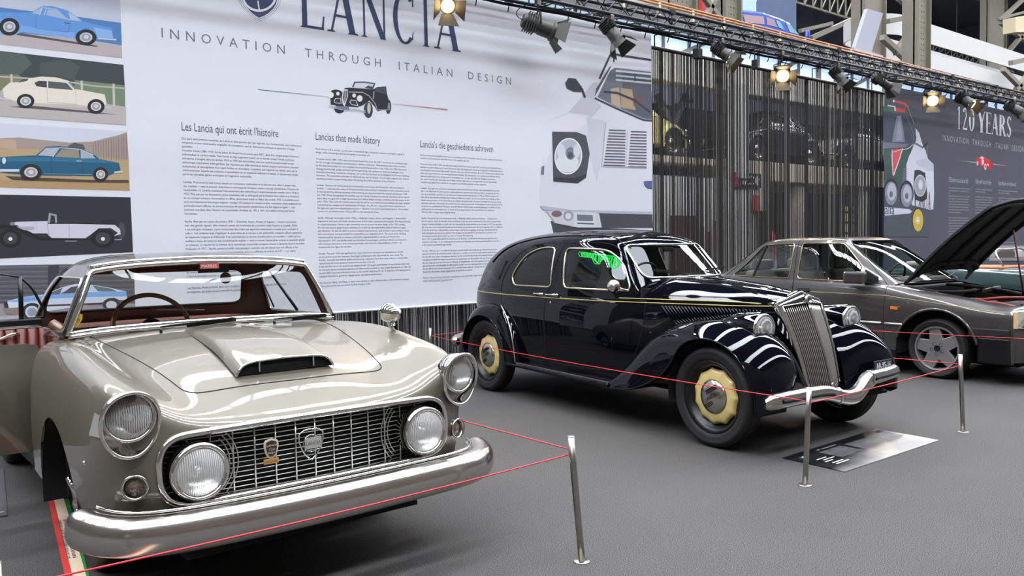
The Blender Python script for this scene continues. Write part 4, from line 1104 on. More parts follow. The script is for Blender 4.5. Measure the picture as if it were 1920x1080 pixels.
def beam(a, b_, w, h, label):
    o = np.array(FRAME.location); return MB().bar(np.array(a)-o, np.array(b_)-o, w, h).obj('brace', OLIVE, FRAME, bevel=0.01)


def lattice(a, b_, h, n, label):
    a, b_ = np.array(a, float), np.array(b_, float); t = thing('lattice_girder', label, 'girder', tuple(a)); d = b_-a; H = np.array([0, 0, h])
    MB().bar((0, 0, 0), d, 0.09, 0.09).obj('lower_chord', OLIVE, t); MB().bar(H, d+H, 0.09, 0.09).obj('upper_chord', OLIVE, t)
    m = MB()
    for k in range(n): p0, p1 = d*k/n, d*(k+1)/n; m.bar(p0, p0+H, 0.06, 0.06); m.bar(p0, p1+H, 0.05, 0.05)
    m.obj('lacing', OLIVE, t); return t


column(1256, 1301, 12.8, 'broad olive steel column left of the red panel')
column(1355, 1385, 12.8, 'riveted olive steel column right of the red panel')
column(1616, 1656, 15.0, 'olive steel column behind the tilted white panel', rivets=False)
column(1715, 1739, 12.6, 'riveted olive steel column before the white curved galleries')
column(1851, 1884, 20.6, 'olive steel column near the right edge of the photo', rivets=False)
def panel(pts, Y, c, name, label, cat='panel', d=0.12):
    W = [at(p[0], p[1], Y) for p in pts]; o0 = np.array(W[0]); o = MB().slab([tuple(np.array(q)-o0) for q in W], (0, d, 0)).obj(name, c if isinstance(c, bpy.types.Material) else mat('panel_%d_%d_%d' % c, c, 0.7)); o.location = tuple(o0); return tag(o, label, cat)


panel([(1090, -30), (1258, -30), (1258, 24), (1200, 8), (1090, -12)], 13.6, (222, 216, 194), 'wall_panel', 'cream wall panel above the right end of the white banner')
panel([(1298, -20), (1330, -20), (1330, 30), (1298, 22)], 14.2, (66, 78, 92), 'wall_panel', 'narrow slate blue panel between column and red panel')
panel([(1316, -20), (1362, -20), (1362, 62), (1316, 44)], 14.0, (198, 66, 58), 'wall_panel', 'red wall panel behind crossed steel braces')
panel([(1380, -20), (1424, -20), (1418, 5), (1418, 24), (1380, 18)], 14.3, (176, 200, 214), 'wall_panel', 'pale blue panel above the blue van')
panel([(1416, -20), (1493, -20), (1493, 66), (1416, 50)], 14.6, (76, 92, 118), 'wall_panel', 'slate blue panel behind the blue van')
panel([(1627, 16), (1656, 25), (1627, 122), (1594, 119)], 12.95, (158, 160, 170), 'tilted_board', 'tilted white board leaning before a steel column', 'board')
panel([(1602, 88), (1656, 104), (1656, 131), (1602, 118)], 12.7, (166, 167, 172), 'low_board', 'low white board behind the wooden handrail', 'board')
panel([(1904, 32), (1940, 26), (1940, 60), (1904, 60)], 17.6, (196, 184, 150), 'beige_box', 'beige box hung on the bracing at the right edge', 'box', 0.6)
Y_ = 12.75
frame('crossed olive steel braces before the red panel', at(1330, 20, Y_))
beam(at(1313, 52, Y_), at(1344, -8, Y_), 0.12, 0.12, 'steel brace rising to the right before the red panel')
beam(at(1318, -8, Y_), at(1356, 44, Y_), 0.12, 0.12, 'steel brace falling to the right before the red panel')
Y_ = 14.0
frame('olive steel bracing left of the riveted column before the white galleries', at(1690, 50, Y_))
beam(at(1664, 40, Y_), at(1716, 30, Y_), 0.16, 0.16, 'level steel tie joining the riveted column to the curved gallery')
beam(at(1678, 100, Y_), at(1722, 36, Y_), 0.16, 0.16, 'steel brace rising to the riveted column')
beam(at(1654, 70, Y_), at(1704, 116, Y_), 0.18, 0.2, 'steel brace falling below the curved galleries')
beam(at(1684, -4, Y_), at(1718, 26, Y_), 0.16, 0.16, 'steel brace falling to the head of the riveted column')
Y_ = 18.6
frame('olive steel bracing at the right edge beside the steel column', at(1890, 50, Y_))
beam(at(1876, 38, Y_), at(1925, -8, Y_), 0.2, 0.2, 'steel brace rising off the right-hand column')
beam(at(1876, 42, Y_), at(1930, 82, Y_), 0.2, 0.2, 'steel brace falling off the right-hand column')
beam(at(1888, 100, Y_), at(1930, 50, Y_), 0.2, 0.2, 'steel brace rising at the right edge under the beige box')
beam(at(1872, 36, Y_), at(1930, 20, Y_), 0.14, 0.14, 'thin level steel tie at the right-hand column')
frame('olive steel bracing under the right end of the white galleries', at(1905, 150, 15.6))
beam(at(1880, 130, 15.6), at(1930, 180, 15.6), 0.2, 0.2, 'steel brace falling before the end of the galleries')
beam(at(1904, 170, 15.6), at(1930, 136, 15.6), 0.2, 0.2, 'steel brace rising before the end of the galleries')
beam(at(1895, 118, 15.6), at(1940, 108, 15.6), 0.2, 0.22, 'short steel bracket on the upper white gallery')
lattice(at(1492, 4, 22), at(1628, 46, 22), 1.05, 9, 'lattice girder in the dark upper hall left of the tilted board')
lattice(at(1770, -22, 26), at(1856, 10, 26), 1.1, 7, 'lattice girder at the very top right of the hall')
lg = lattice(at(1738, 92, 24), at(1900, 150, 24), 0.55, 16, 'lattice girder seen between the two white galleries')
for fx in (4.0, 12.0): MB().cyl((fx, 0, 0.3), (fx, 0, ROOF_Z-lg.location.z), 0.03, 6).obj('hanger', OLIVE, lg)
frame('dim steel bracing in the dark hall between van and tilted board', at(1550, 50, 21))
beam(at(1520, 72, 21), at(1604, 34, 21), 0.2, 0.2, 'dim steel brace in the dark hall above the handrail')
beam(at(1500, 58, 21), at(1560, 44, 21), 0.16, 0.16, 'thin dim steel brace in the dark hall beside the van')
def gallery(top, bot, Y, yback, label):
    """curved white gallery front: runs along the hall and returns in a round end"""
    xl = at(1664, 40, Y)[0]; z1 = np.mean([at(p[0], p[1], Y)[2] for p in top]); z0 = np.mean([at(p[0], p[1], Y)[2] for p in bot])
    r = (yback-Y)/2; path = []
    for k in range(13): a_ = PI/2+PI*k/12; path.append((xl+r+r*cos(a_), Y+r+r*sin(a_)))
    path = [(74.5, yback)]+path+[(74.5, Y)]
    mb = MB(); n = len(path); pts = np.array(path)
    vs = [(x, y, z) for z in (z0, z1) for x, y in pts]; mb.add(vs, [(i, i+1, n+i+1, n+i) for i in range(n-1)])
    inn = [(xl+r+(x-xl-r)*0.95 if x < xl+r else x, Y+r+(y-Y-r)*0.95) for x, y in pts]
    mb.add([(x, y, z) for z in (z0, z1) for x, y in inn], [(i, i+1, n+i+1, n+i) for i in range(n-1)])
    mb.add([(x, y, z1) for x, y in list(pts)+inn], [(i, i+1, n+i+1, n+i) for i in range(n-1)]); mb.add([(x, y, z0) for x, y in list(pts)+inn], [(i, i+1, n+i+1, n+i) for i in range(n-1)])
    o = mb.obj('gallery_front', FASCIA, angle=40); return tag(o, label, 'gallery')


gallery([(1740, 36), (1880, 96)], [(1740, 72), (1880, 130)], 17.0, 19.4, 'upper of the two long white curved gallery fronts')
gallery([(1740, 94), (1880, 142)], [(1740, 124), (1860, 160)], 16.4, 18.8, 'lower of the two long white curved gallery fronts')
# ================================================================== shared car pieces
def wheel(car, c, out, Rt, wd, rr, style, name='wheel'):
    """tyre, rim and hub cap; c = hub centre, out = outward axis; rr = rim radius"""
    out = np.array(out, float); h = wd/2
    prof = [(rr, -h*0.8), (rr+0.01, -h*0.92), (rr+(Rt-rr)*0.45, -h), (Rt-0.022, -h*0.88), (Rt-0.006, -h*0.7), (Rt, -h*0.3), (Rt, h*0.3), (Rt-0.006, h*0.7), (Rt-0.022, h*0.88), (rr+(Rt-rr)*0.62, h*1.0), (rr+(Rt-rr)*0.58, h*0.975), (rr+(Rt-rr)*0.3, h*0.985), (rr+0.01, h*0.9), (rr, h*0.78)]
    t = MB().lathe(prof, c, out, 64)
    for k in (-0.45, -0.15, 0.15, 0.45): t.lathe([(Rt+0.0005, h*(k-0.04)), (Rt-0.004, h*k), (Rt+0.0005, h*(k+0.04))], c, out, 48)
    if style == 'spinner':
        w = MB().lathe([(rr, h*0.8), (rr-0.01, h*0.86), (rr-0.03, h*0.7), (rr-0.05, h*0.3), (0.07, h*0.35), (0.05, h*0.5), (0.0, h*0.5)], c, out, 48).obj(name, [CHROME_WORN], car)
        m = MB()
        for k in range(48):
            a = 2*PI*k/48; q = MB(); s = np.cross(out, [0, 0, 1.0]); u = np.array([0, 0, 1.0]); c_ = np.array(c, float)
            d = s*cos(a)+u*sin(a); d2 = s*cos(a+0.16)+u*sin(a+0.16); m.cyl(c_+d2*(rr-0.03)+out*h*0.5, c_+d*0.05+out*h*(0.55 if k % 2 else 0.2), 0.0022, 5)
        m.obj('spoke', CHROME, w)['kind'] = 'stuff'
        m = MB().lathe([(0.052, h*0.3), (0.052, h*0.7), (0.046, h*0.95), (0.034, h*1.3), (0.02, h*1.55), (0.0, h*1.6)], c, out, 24)
        for sg in (1, -1):
            s = np.array([0, 0.25, 1.0]); s -= out*(s@out); s /= np.linalg.norm(s); c_ = np.array(c, float)
            m.tube([c_+out*h*1.2, c_+s*sg*0.06+out*h*1.4, c_+s*sg*0.115+out*h*1.7], [0.02, 0.016, 0.011], 8)
        m.obj('spinner_cap', CHROME, w)
    elif style == 'cream':
        w = MB().lathe([(rr, h*0.8), (rr-0.004, h*0.86), (rr-0.03, h*0.5), (rr-0.045, h*0.05), (rr-0.075, -h*0.1)], c, out, 64).obj(name, [BLACK], car)
        # cream disc with a petal edge
        n = 144; c_ = np.array(c, float); u = np.array([0, 0, 1.0]); s = np.cross(out, u); s /= np.linalg.norm(s); G = []
        for i, (f, hh) in enumerate(((0.30, 0.52), (0.6, 0.46), (0.82, 0.42), (0.94, 0.30), (1.0, 0.14))):
            row = []
            for k in range(n+1):
                a = 2*PI*k/n; ro = (rr-0.046)*(1-0.075*abs(cos(a*5.5+.2))**.8); r_ = 0.09+(ro-0.09)*((f-0.30)/0.7); row.append(c_+(s*cos(a)+u*sin(a))*r_+out*h*hh)
            G.append(row)
        MB().grid(G).obj('petal_disc', CREAMPAINT, w)
        hc = MB().lathe([(0.112, h*0.44), (0.114, h*0.50), (0.104, h*0.60), (0.085, h*0.74), (0.06, h*0.83), (0.03, h*0.88), (0.0, h*0.89)], c, out, 48).obj('hub_cap', CHROME_WORN, w)
        m = MB(); X = np.array([-0.24, 0, 0.0]) if False else None
        fw_ = np.cross(u, out); fw_ /= np.linalg.norm(fw_)
        t45 = (s*cos(0.5)+u*sin(0.5)); n45 = (-s*sin(0.5)+u*cos(0.5))
        if abs(out[1]) > 0.5:
            rd = np.cross(u, out); tilt = 0.55; X = rd*cos(tilt)+u*sin(tilt); Z = -rd*sin(tilt)+u*cos(tilt)
            text_mesh(m, 'LANCIA', 0.036, c_+out*h*0.93-X*0.050-Z*0.014, X, Z, sx=0.85)
            for k in (0.030, 0.040, 0.050): m.bar(c_+out*h*0.86+Z*k-X*0.02, c_+out*h*0.84+Z*k+X*0.075, 0.004, 0.006); m.bar(c_+out*h*0.86-Z*(k-0.004)-X*0.075, c_+out*h*0.86-Z*(k-0.004)+X*0.0, 0.004, 0.006)
            m.obj('cap_emblem', BLACK, w)
    elif style == 'star':
        m = MB().lathe([(rr, h*0.8), (rr-0.006, h*0.9), (rr-0.018, h*0.86), (rr-0.022, h*0.5), (rr-0.03, -h*0.6)], c, out, 64)
        c_ = np.array(c, float); u = np.array([0, 0, 1.0]); s = np.cross(u, out); s /= np.linalg.norm(s)
        w = m.obj(name, ALLOY, car, angle=40)
        MB().lathe([(rr-0.03, -h*0.2), (0.0, -h*0.2)], c, out, 32).obj('brake_shadow', DARK, w)
        m = MB(); f = []
        for k in range(5):
            a = PI/2+0.15+2*PI*k/5
            def pt(r_, da, hh): return c_+(s*cos(a+da)+u*sin(a+da))*r_+out*h*hh
            f += [pt(0.108, -PI/5, 0.70), pt(rr-0.014, -0.27, 0.70), pt(rr-0.010, -0.13, 0.70), pt(rr-0.009, 0, 0.70), pt(rr-0.010, 0.13, 0.70), pt(rr-0.014, 0.27, 0.70)]
        m.slab([tuple(q) for q in f], -out*h*0.42)
        m.obj('star_disc', ALLOY, w, bevel=0.006)
        for k in range(5):
            a = PI/2+0.5+2*PI*k/5; p_ = c_+(s*cos(a)+u*sin(a))*0.052+out*h*0.66; MB().lathe([(0.017, h*0.085), (0.015, h*0.03), (0.0, h*0.02)], p_, out, 16).obj('bolt_recess', BLACK, w)
        MB().lathe([(0.030, h*0.74), (0.027, h*0.72), (0, h*0.715)], c, out, 24).obj('hub_recess', BLACK, w)
    else:
        w = MB().lathe([(rr, h*0.8), (rr-0.01, h*0.8), (rr-0.04, h*0.3), (0.12, h*0.45), (0.11, h*0.7), (0.05, h*0.85), (0, h*0.86)], c, out, 40).obj(name, CHROME_WORN, car)
    t.obj('tyre', RUBBER, w)
    return w


def well(car, c, out, r, depth):
    out = np.array(out, float)
    return MB().lathe([(r, 0.0), (r, -depth), (0.05, -depth)], c, out, 40, a0=-.2, a1=PI+.2).obj('wheel_well', DARK, car)


def headlamp(car, c, ax, r, name='headlamp', bezel=CHROME, depth=0.05, rim=0.012):
    ax = np.array(ax, float); ax /= np.linalg.norm(ax)
    o = MB().lathe([(r*0.99, -depth), (r+rim, -depth*0.6), (r+rim, 0.0), (r+rim*0.6, 0.008), (r, 0.006), (r*0.97, -0.004)], c, ax, 40).obj(name, bezel, car)
    MB().lathe([(r*0.98, 0.0), (r*0.85, 0.010), (r*0.6, 0.018), (r*0.3, 0.0225), (0, 0.024)], c, ax, 40).obj('lens', LENSGLASS, o)
    MB().lathe([(r*0.96, -0.004), (r*0.75, -r*0.32), (r*0.45, -r*0.52), (0.014, -r*0.6), (0.014, -r*0.2), (0, -r*0.18)], c, ax, 36).obj('reflector', REFLECTOR, o)
    return o


LENSGLASS = bpy.data.materials.new('ribbed_lens_glass'); LENSGLASS.use_nodes = True
nt = LENSGLASS.node_tree; pb_ = nt.nodes['Principled BSDF']; pb_.inputs['Base Color'].default_value = (.82, .82, .80, 1); pb_.inputs['Roughness'].default_value = .12
tr_ = nt.nodes.new('ShaderNodeBsdfTransparent'); mx_ = nt.nodes.new('ShaderNodeMixShader'); out_ = [n_ for n_ in nt.nodes if n_.type == 'OUTPUT_MATERIAL'][0]
tc = nt.nodes.new('ShaderNodeTexCoord'); wv = nt.nodes.new('ShaderNodeTexWave'); wv.inputs['Scale'].default_value = 42; wv.inputs['Distortion'].default_value = 2.0; wv.inputs['Detail'].default_value = 1
rm_ = nt.nodes.new('ShaderNodeMapRange'); rm_.inputs['To Min'].default_value = .18; rm_.inputs['To Max'].default_value = .62
bp = nt.nodes.new('ShaderNodeBump'); bp.inputs['Strength'].default_value = .5; bp.inputs['Distance'].default_value = .004
nt.links.new(tc.outputs['Object'], wv.inputs['Vector']); nt.links.new(wv.outputs['Fac'], bp.inputs['Height']); nt.links.new(bp.outputs['Normal'], pb_.inputs['Normal']); nt.links.new(wv.outputs['Fac'], rm_.inputs['Value'])
nt.links.new(rm_.outputs[0], mx_.inputs[0]); nt.links.new(tr_.outputs[0], mx_.inputs[1]); nt.links.new(pb_.outputs[0], mx_.inputs[2]); nt.links.new(mx_.outputs[0], out_.inputs['Surface'])


def line_on(P, r, m, name, car, step=0.02, label=None):
    """thin moulding laid along every boundary loop of a cut-out piece"""
    for lp in P.loops(): o = MB().tube(resample(lp, step), r, 6, closed=True).obj(name, m, car, label=label)
    return o


def seat(car, x0, x1, y0, y1, z0, zt, m, back=0.16, d=1, name='seat'):
    """bench or bucket: d = +1 when the backrest stands at the y1 side"""
    yb0, yb1 = (y1-back, y1) if d > 0 else (y0, y0+back)
    s = MB().box(x0, x1, y0, y1, z0, z0+0.18).obj(name, m, car, bevel=0.05, seg=3)
    MB().box(x0, x1, yb0, yb1, z0+0.1, zt).obj('backrest', m, s, bevel=0.05, seg=3)
    return s


# ================================================================== silver coupe with the open door
S0 = (1.4465, 3.0, 0.0)
coupe = thing('coupe', 'silver grey coupe with four headlamps, wide mesh grille and open door', 'car', S0)


def sl(px, py_, d):
    p_ = at(px, py_, S0[1]+d); return (p_[0]-S0[0], d, p_[2])


net = [
 [(0, .06, .27), (.26, .065, .27), (.48, .085, .27), (.60, .12, .27), (.69, .17, .27), (.742, .28, .27), (.752, .38, .26), (.745, .46, .25)],
 [(0, .02, .38), (.26, .025, .38), (.48, .04, .38), (.61, .07, .38), (.70, .12, .38), (.757, .24, .38), (.764, .38, .32), (.748, .50, .25)],
 [(0, .03, .53), (.26, .03, .53), (.48, .035, .53), (.62, .05, .53), (.715, .10, .53), (.776, .23, .52), (.777, .42, .38), (.752, .56, .25)],
 [(0, .055, .66), (.26, .05, .66), (.48, .05, .66), (.62, .055, .67), (.72, .10, .68), (.783, .24, .66), (.787, .46, .44), (.756, .62, .25)],
 [(0, .12, .725), (.26, .11, .725), (.48, .085, .735), (.60, .07, .77), (.70, .10, .79), (.775, .27, .77), (.793, .52, .5), (.76, .7, .25)],
 [(0, .26, .797), (.26, .25, .792), (.46, .22, .785), (.58, .17, .815), (.69, .17, .85), (.765, .32, .83), (.797, .6, .55), (.765, .8, .25)],
 [(0, .5, .872), (.26, .49, .865), (.47, .46, .85), (.59, .42, .865), (.68, .42, .90), (.765, .5, .865), (.80, .75, .57), (.788, .95, .33)],
 [(0, .75, .925), (.26, .75, .917), (.48, .73, .90), (.6, .7, .91), (.68, .7, .937), (.765, .75, .89), (.80, .9, .58), (.788, 1.05, .33)],
 [(0, 1.0, .957), (.26, 1.0, .953), (.49, 1.0, .94), (.6, 1.0, .94), (.67, 1.0, .95), (.755, 1.02, .895), (.795, 1.1, .58), (.785, 1.2, .33)],
 [(0, 1.22, .975), (.26, 1.23, .972), (.5, 1.26, .96), (.62, 1.3, .95), (.68, 1.32, .935), (.755, 1.34, .875), (.79, 1.38, .57), (.78, 1.42, .33)],
 [(0, 1.6, .965), (.26, 1.6, .962), (.5, 1.6, .955), (.62, 1.6, .945), (.68, 1.6, .925), (.75, 1.6, .865), (.785, 1.6, .57), (.775, 1.6, .33)],
 [(0, 2.1, .95), (.26, 2.1, .948), (.5, 2.1, .945), (.62, 2.1, .935), (.68, 2.1, .915), (.75, 2.1, .86), (.785, 2.1, .57), (.775, 2.1, .33)],
 [(0, 2.65, .93), (.26, 2.65, .928), (.5, 2.65, .925), (.62, 2.65, .92), (.685, 2.65, .905), (.755, 2.65, .85), (.79, 2.65, .57), (.778, 2.65, .33)],
 [(0, 3.2, .89), (.26, 3.2, .888), (.5, 3.2, .885), (.62, 3.2, .885), (.69, 3.2, .88), (.755, 3.2, .83), (.785, 3.2, .56), (.77, 3.2, .25)],
 [(0, 3.7, .82), (.26, 3.69, .82), (.48, 3.67, .82), (.6, 3.65, .83), (.67, 3.62, .835), (.73, 3.58, .79), (.755, 3.6, .55), (.74, 3.55, .28)],
 [(0, 3.9, .70), (.26, 3.89, .70), (.46, 3.86, .70), (.58, 3.82, .71), (.65, 3.78, .71), (.70, 3.7, .69), (.72, 3.68, .52), (.71, 3.62, .30)],
 [(0, 3.93, .52), (.26, 3.92, .52), (.46, 3.89, .52), (.58, 3.85, .52), (.65, 3.8, .52), (.69, 3.73, .5), (.705, 3.69, .42), (.70, 3.64, .31)],
 [(0, 3.85, .33), (.26, 3.84, .33), (.46, 3.82, .33), (.58, 3.79, .33), (.64, 3.75, .33), (.68, 3.71, .33), (.69, 3.68, .32), (.69, 3.65, .31)]]
G = spline_net(net, 300, 80)
body = Piece.from_grid(mirror_grid(G, 0))


def far(P, cond, s): return np.where(cond, s, 1.0)


# wheel arches
for dy in (0.85, 3.19):
    V = body.V; s = np.hypot(V[:, 1]-dy, V[:, 2]-0.30)-0.362
    _, body = body.clip(far(V, np.abs(V[:, 0]) > 0.5, s))
# mouth of the grille
mouth = rpoly([(-.605, .432), (.605, .432), (.605, .682), (-.605, .682)], [.115, .115, .10, .10], 8)
V = body.V; grille_piece, body = body.clip(far(V, V[:, 1] < 0.3, sdf(V[:, [0, 2]], mouth)))
# cabin opening
cabin = rpoly([(-.63, 1.30), (0, 1.255), (.63, 1.30), (.66, 2.05), (.52, 2.40), (-.52, 2.40), (-.66, 2.05)], .08)
V = body.V; _, body = body.clip(far(V, V[:, 2] > 0.8, sdf(V[:, :2], cabin)))
# right-hand front door is open: leave its doorway empty
dway = rpoly([(1.40, .33), (2.22, .33), (2.22, 1.2), (1.40, 1.2)], .06)
V = body.V; _, body = body.clip(far(V, V[:, 0] < -0.60, sdf(V[:, 1:], dway)))
V = body.V; ldoor, body = body.clip(far(V, V[:, 0] > 0.66, sdf(V[:, 1:], dway)))
# bonnet
bon = rpoly([(-.565, 1.235), (-.55, .98), (-.435, .262), (.435, .262), (.55, .98), (.565, 1.235)], [.02, .3, .06, .06, .3, .02])
V = body.V; bonnet, body = body.clip(far(V, (V[:, 2] > 0.7) & (V[:, 1] < 1.4), sdf(V[:, :2], bon)))
MB().piece(body).obj('body', SILVER, coupe)
bo = MB().piece(bonnet).obj('bonnet', SILVER, coupe)
line_on(bonnet, 0.0028, DARK, 'panel_gap', coupe)
do = MB().piece(ldoor).obj('left_door', SILVER, coupe); line_on(ldoor, 0.003, DARK, 'panel_gap', coupe)
# lining under the skin keeps the inside dark
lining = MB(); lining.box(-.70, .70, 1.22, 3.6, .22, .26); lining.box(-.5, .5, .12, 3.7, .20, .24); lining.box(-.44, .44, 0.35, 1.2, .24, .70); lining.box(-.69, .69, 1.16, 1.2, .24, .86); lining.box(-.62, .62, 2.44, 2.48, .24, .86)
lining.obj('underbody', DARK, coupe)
# bonnet scoop
sc = []
for d, z, w, h in ((1.06, .972, .16, .004), (.9, .957, .165, .016), (.7, .932, .172, .028), (.5, .892, .18, .036), (.36, .852, .186, .040), (.325, .842, .187, .040)):
    sc.append([(-w-.03, d, z-.012), (-w-.006, d, z+h*.55), (-w+.03, d, z+h*.95), (-w*.4, d, z+h+.004), (0, d, z+h+.006), (w*.4, d, z+h+.004), (w-.03, d, z+h*.95), (w+.006, d, z+h*.55), (w+.03, d, z-.012)])
sg = spline_net(sc, 40, 40)
so = MB().grid(sg).obj('bonnet_scoop', SILVER, coupe)
MB().tube(sg[-1], 0.005, 6).obj('scoop_lip', CHROME, so)
MB().add(list(sg[-1]+np.array([0, .012, 0])), [tuple(range(40))]).obj('scoop_mouth', DARK, so)
for x in (-.12, .12): MB().box(x-.003, x+.003, .32, .34, .84, .885).obj('scoop_vane', CHROME, so)
# grille
gr = MB()
def gy(x): return .078+.05*(abs(x)/.6)**2
for k in range(13):
    z = .447+k*.0186; gr.tube([(x, gy(x), z) for x in np.linspace(-.575, .575, 25)], .0019, 5)
for k in range(-6, 7):
    x = k*.0815; gr.tube([(x, gy(x)-.004, .435), (x, gy(x)-.004, .68)], .0032, 5)
for sgn_ in (1, -1):
    for rr_ in (.125, .14, .157):
        gr.tube([(sgn_*(.465-rr_*cos(a)), gy(.46-rr_)-.004, .552+rr_*sin(a)) for a in np.linspace(-.8, .8, 12)], .0024, 5)
gr.obj('grille', BARCHROME, coupe)
MB().add([(x, gy(x)+.07, z) for z in (.42, .69) for x in np.linspace(-.6, .6, 13)], [(i, i+1, i+14, i+13) for i in range(12)]).obj('grille_backing', DARK, coupe)
lp = max(grille_piece.loops(), key=len); lp = resample(lp, .02)
fr = MB().tube(lp+np.array([0, -.004, 0]), .0145, 10, closed=True)
n = len(lp); inner = lp*np.array([.975, 1, .93])+np.array([0, .085, .039]); fr.add(np.vstack([lp, inner]), [(i, (i+1) % n, n+(i+1) % n, n+i) for i in range(n)]); fr.obj('grille_surround', CHROME, coupe)
# lamps
for sgn_ in (-1, 1):
    headlamp(coupe, (sgn_*.477, -.002, .552), (0, -1, .02), .089, rim=.016, depth=.11)
    MB().lathe([(.108, 0), (.10, .06), (.06, .09)], (sgn_*.477, .015, .552), (0, 1, 0), 32).obj('lamp_bucket', BLACK, coupe)
    o = headlamp(coupe, (sgn_*.694, .058, .772), (sgn_*.10, -1, .10), .077, rim=.012, depth=.07)
    # chrome teardrop below the outer lamp
    td = []
    for (f, dz, hw) in ((0, 0, .094), (.5, 0, .098), (1, 0, .1)): pass
    ring = [(sgn_*(.694+.100*cos(a)), .022+.012*max(0, -sin(a))-.008*sin(a)+.035*(sgn_*cos(a) > 0)*abs(cos(a))**1.5, -.0+.762+(.10 if sin(a) > 0 else .128)*sin(a)) for a in np.linspace(0, 2*PI, 40, endpoint=False)]
    rg = np.array(ring); cen = np.array([sgn_*.694, .085, .768]); inn = cen+(rg-cen)*.86+np.array([0, .03, 0]); mb = MB().tube(rg, .007, 8, closed=True)
    mb.add(np.vstack([rg, inn, cen+(rg-cen)*.3+np.array([0, .05, 0])]), [(i, (i+1) % 40, 40+(i+1) % 40, 40+i) for i in range(40)]+[(40+i, 40+(i+1) % 40, 80+(i+1) % 40, 80+i) for i in range(40)]); mb.obj('lamp_cup', CHROME, coupe)
    sig = MB().lathe([(.046, .0), (.042, -.008), (.036, .004), (.033, .03)], (sgn_*.685, .058, .523), (sgn_*-.35, 1, 0), 28).obj('turn_signal', CHROME_WORN, coupe)
    MB().lathe([(.033, .016), (.02, .006), (0, .003)], (sgn_*.685, .058, .523), (sgn_*-.35, 1, 0), 24).obj('signal_lens', mat('smoky_lens', (120, 104, 86), .15, coat=.6, bump=(90, .6)), sig)
# bumper
bp_ = curve([(-.835, .21, .402), (-.825, .14, .397), (-.79, .055, .39), (-.68, -.035, .382), (-.4, -.085, .378), (0, -.10, .378), (.4, -.085, .378), (.68, -.035, .375), (.79, .055, .375), (.825, .14, .378), (.835, .21, .38)], 90)
pr = [(-.10, .046), (.0, .062), (.055, .058), (.082, .035), (.092, .0), (.085, -.035), (.06, -.06), (.0, -.066), (-.10, -.05)]
T = np.gradient(bp_, axis=0); T /= np.linalg.norm(T, axis=1)[:, None]; Nn = np.cross(T, [0, 0, 1.0]); GB = []
for i, p_ in enumerate(bp_):
    e = min(1.0, .35+min(i, 89-i)/8.0); GB.append([p_+Nn[i]*a*.8*e*(1 if a > 0 else .5)+np.array([0, 0, b_*1.06*e]) for a, b_ in pr])
bu = MB().grid(spline_net(GB, 120, 24)); bu.obj('front_bumper', CHROME_WORN, coupe)
MB().tube([tuple(p_-Nn[i]*.03+np.array([0, 0, .066])) for i, p_ in enumerate(bp_)][6:-6], .006, 6).obj('bumper_seal', CHROME, coupe)
MB().tube(curve([(-.72, 3.6, .42), (-.6, 3.93, .42), (0, 4.0, .42), (.6, 3.93, .42), (.72, 3.6, .42)], 40), .06, 10).obj('rear_bumper', CHROME_WORN, coupe)
# badges on the grille
p_ = sl(583, 833, .055); mb = MB(); hw, hh = .052, .062
shp = [(-1, .75), (-.5, .98), (0, 1.0), (.5, .98), (1, .75), (.95, .2), (.7, -.35), (.35, -.75), (0, -1), (-.35, -.75), (-.7, -.35), (-.95, .2)]
mb.tube([(p_[0]+a*hw, .052, p_[2]+b_*hh) for a, b_ in rpoly(shp, .1, 3)], .0035, 6, closed=True); mb.tube([(p_[0]+.034*cos(a), .05, p_[2]+.006+.034*sin(a)) for a in np.linspace(0, 2*PI, 30, endpoint=False)], .0022, 5, closed=True)
bd = mb.obj('shield_badge', CHROME, coupe)
MB().box(p_[0]-.03, p_[0]+.04, .042, .046, p_[2]-.014, p_[2]+.030).obj('name_plate', mat('plate_grey', (176, 174, 168), .45), bd)
mb = MB(); text_mesh(mb, 'LANCIA', .021, (p_[0]-.028, .0405, p_[2]+.001), (1, 0, 0), (0, 0, 1), sx=.85); mb.obj('name_lettering', mat('grey_enamel', (110, 108, 104), .5), bd)
p_ = sl(508, 842, .05); ov = [(-.9, .8), (0, 1.0), (.9, .8), (1, .2), (.7, -.7), (.35, -1), (-.35, -1), (-.7, -.7), (-1, .2)]
cb = MB().slab([(p_[0]+a*.030, .046, p_[2]+.004+b_*.038) for a, b_ in rpoly(ov, .25, 4)], (0, .004, 0)).obj('club_badge', mat('cream_enamel', (222, 212, 184), .35), coupe)
MB().slab([(p_[0]+a*.022, .042, p_[2]+.005+b_*.030) for a, b_ in rpoly(ov, .25, 4)], (0, .005, 0)).obj('badge_field', mat('brown_enamel', (52, 44, 38), .35), cb)
MB().box(p_[0]-.031, p_[0]+.027, .044, .048, p_[2]-.055, p_[2]-.036).obj('badge_tab', mat('orange_enamel', (206, 150, 86), .4), cb)
mb = MB(); text_mesh(mb, 'LANCIA', .0125, (p_[0]-.021, .040, p_[2]+.012), (1, 0, 0), (0, 0, 1)); text_mesh(mb, 'Club', .0125, (p_[0]-.012, .040, p_[2]-.003), (1, 0, 0), (0, 0, 1)); text_mesh(mb, 'België', .0115, (p_[0]-.016, .040, p_[2]-.015), (1, 0, 0), (0, 0, 1)); mb.obj('badge_lettering', mat('cream_enamel', (222, 212, 184)), cb)
mb = MB(); text_mesh(mb, 'FONDATORE', .0105, (p_[0]-.029, .0425, p_[2]-.049), (1, 0, 0), (0, 0, 1), sx=.8); mb.obj('tab_lettering', BROWNLEATHER, cb)
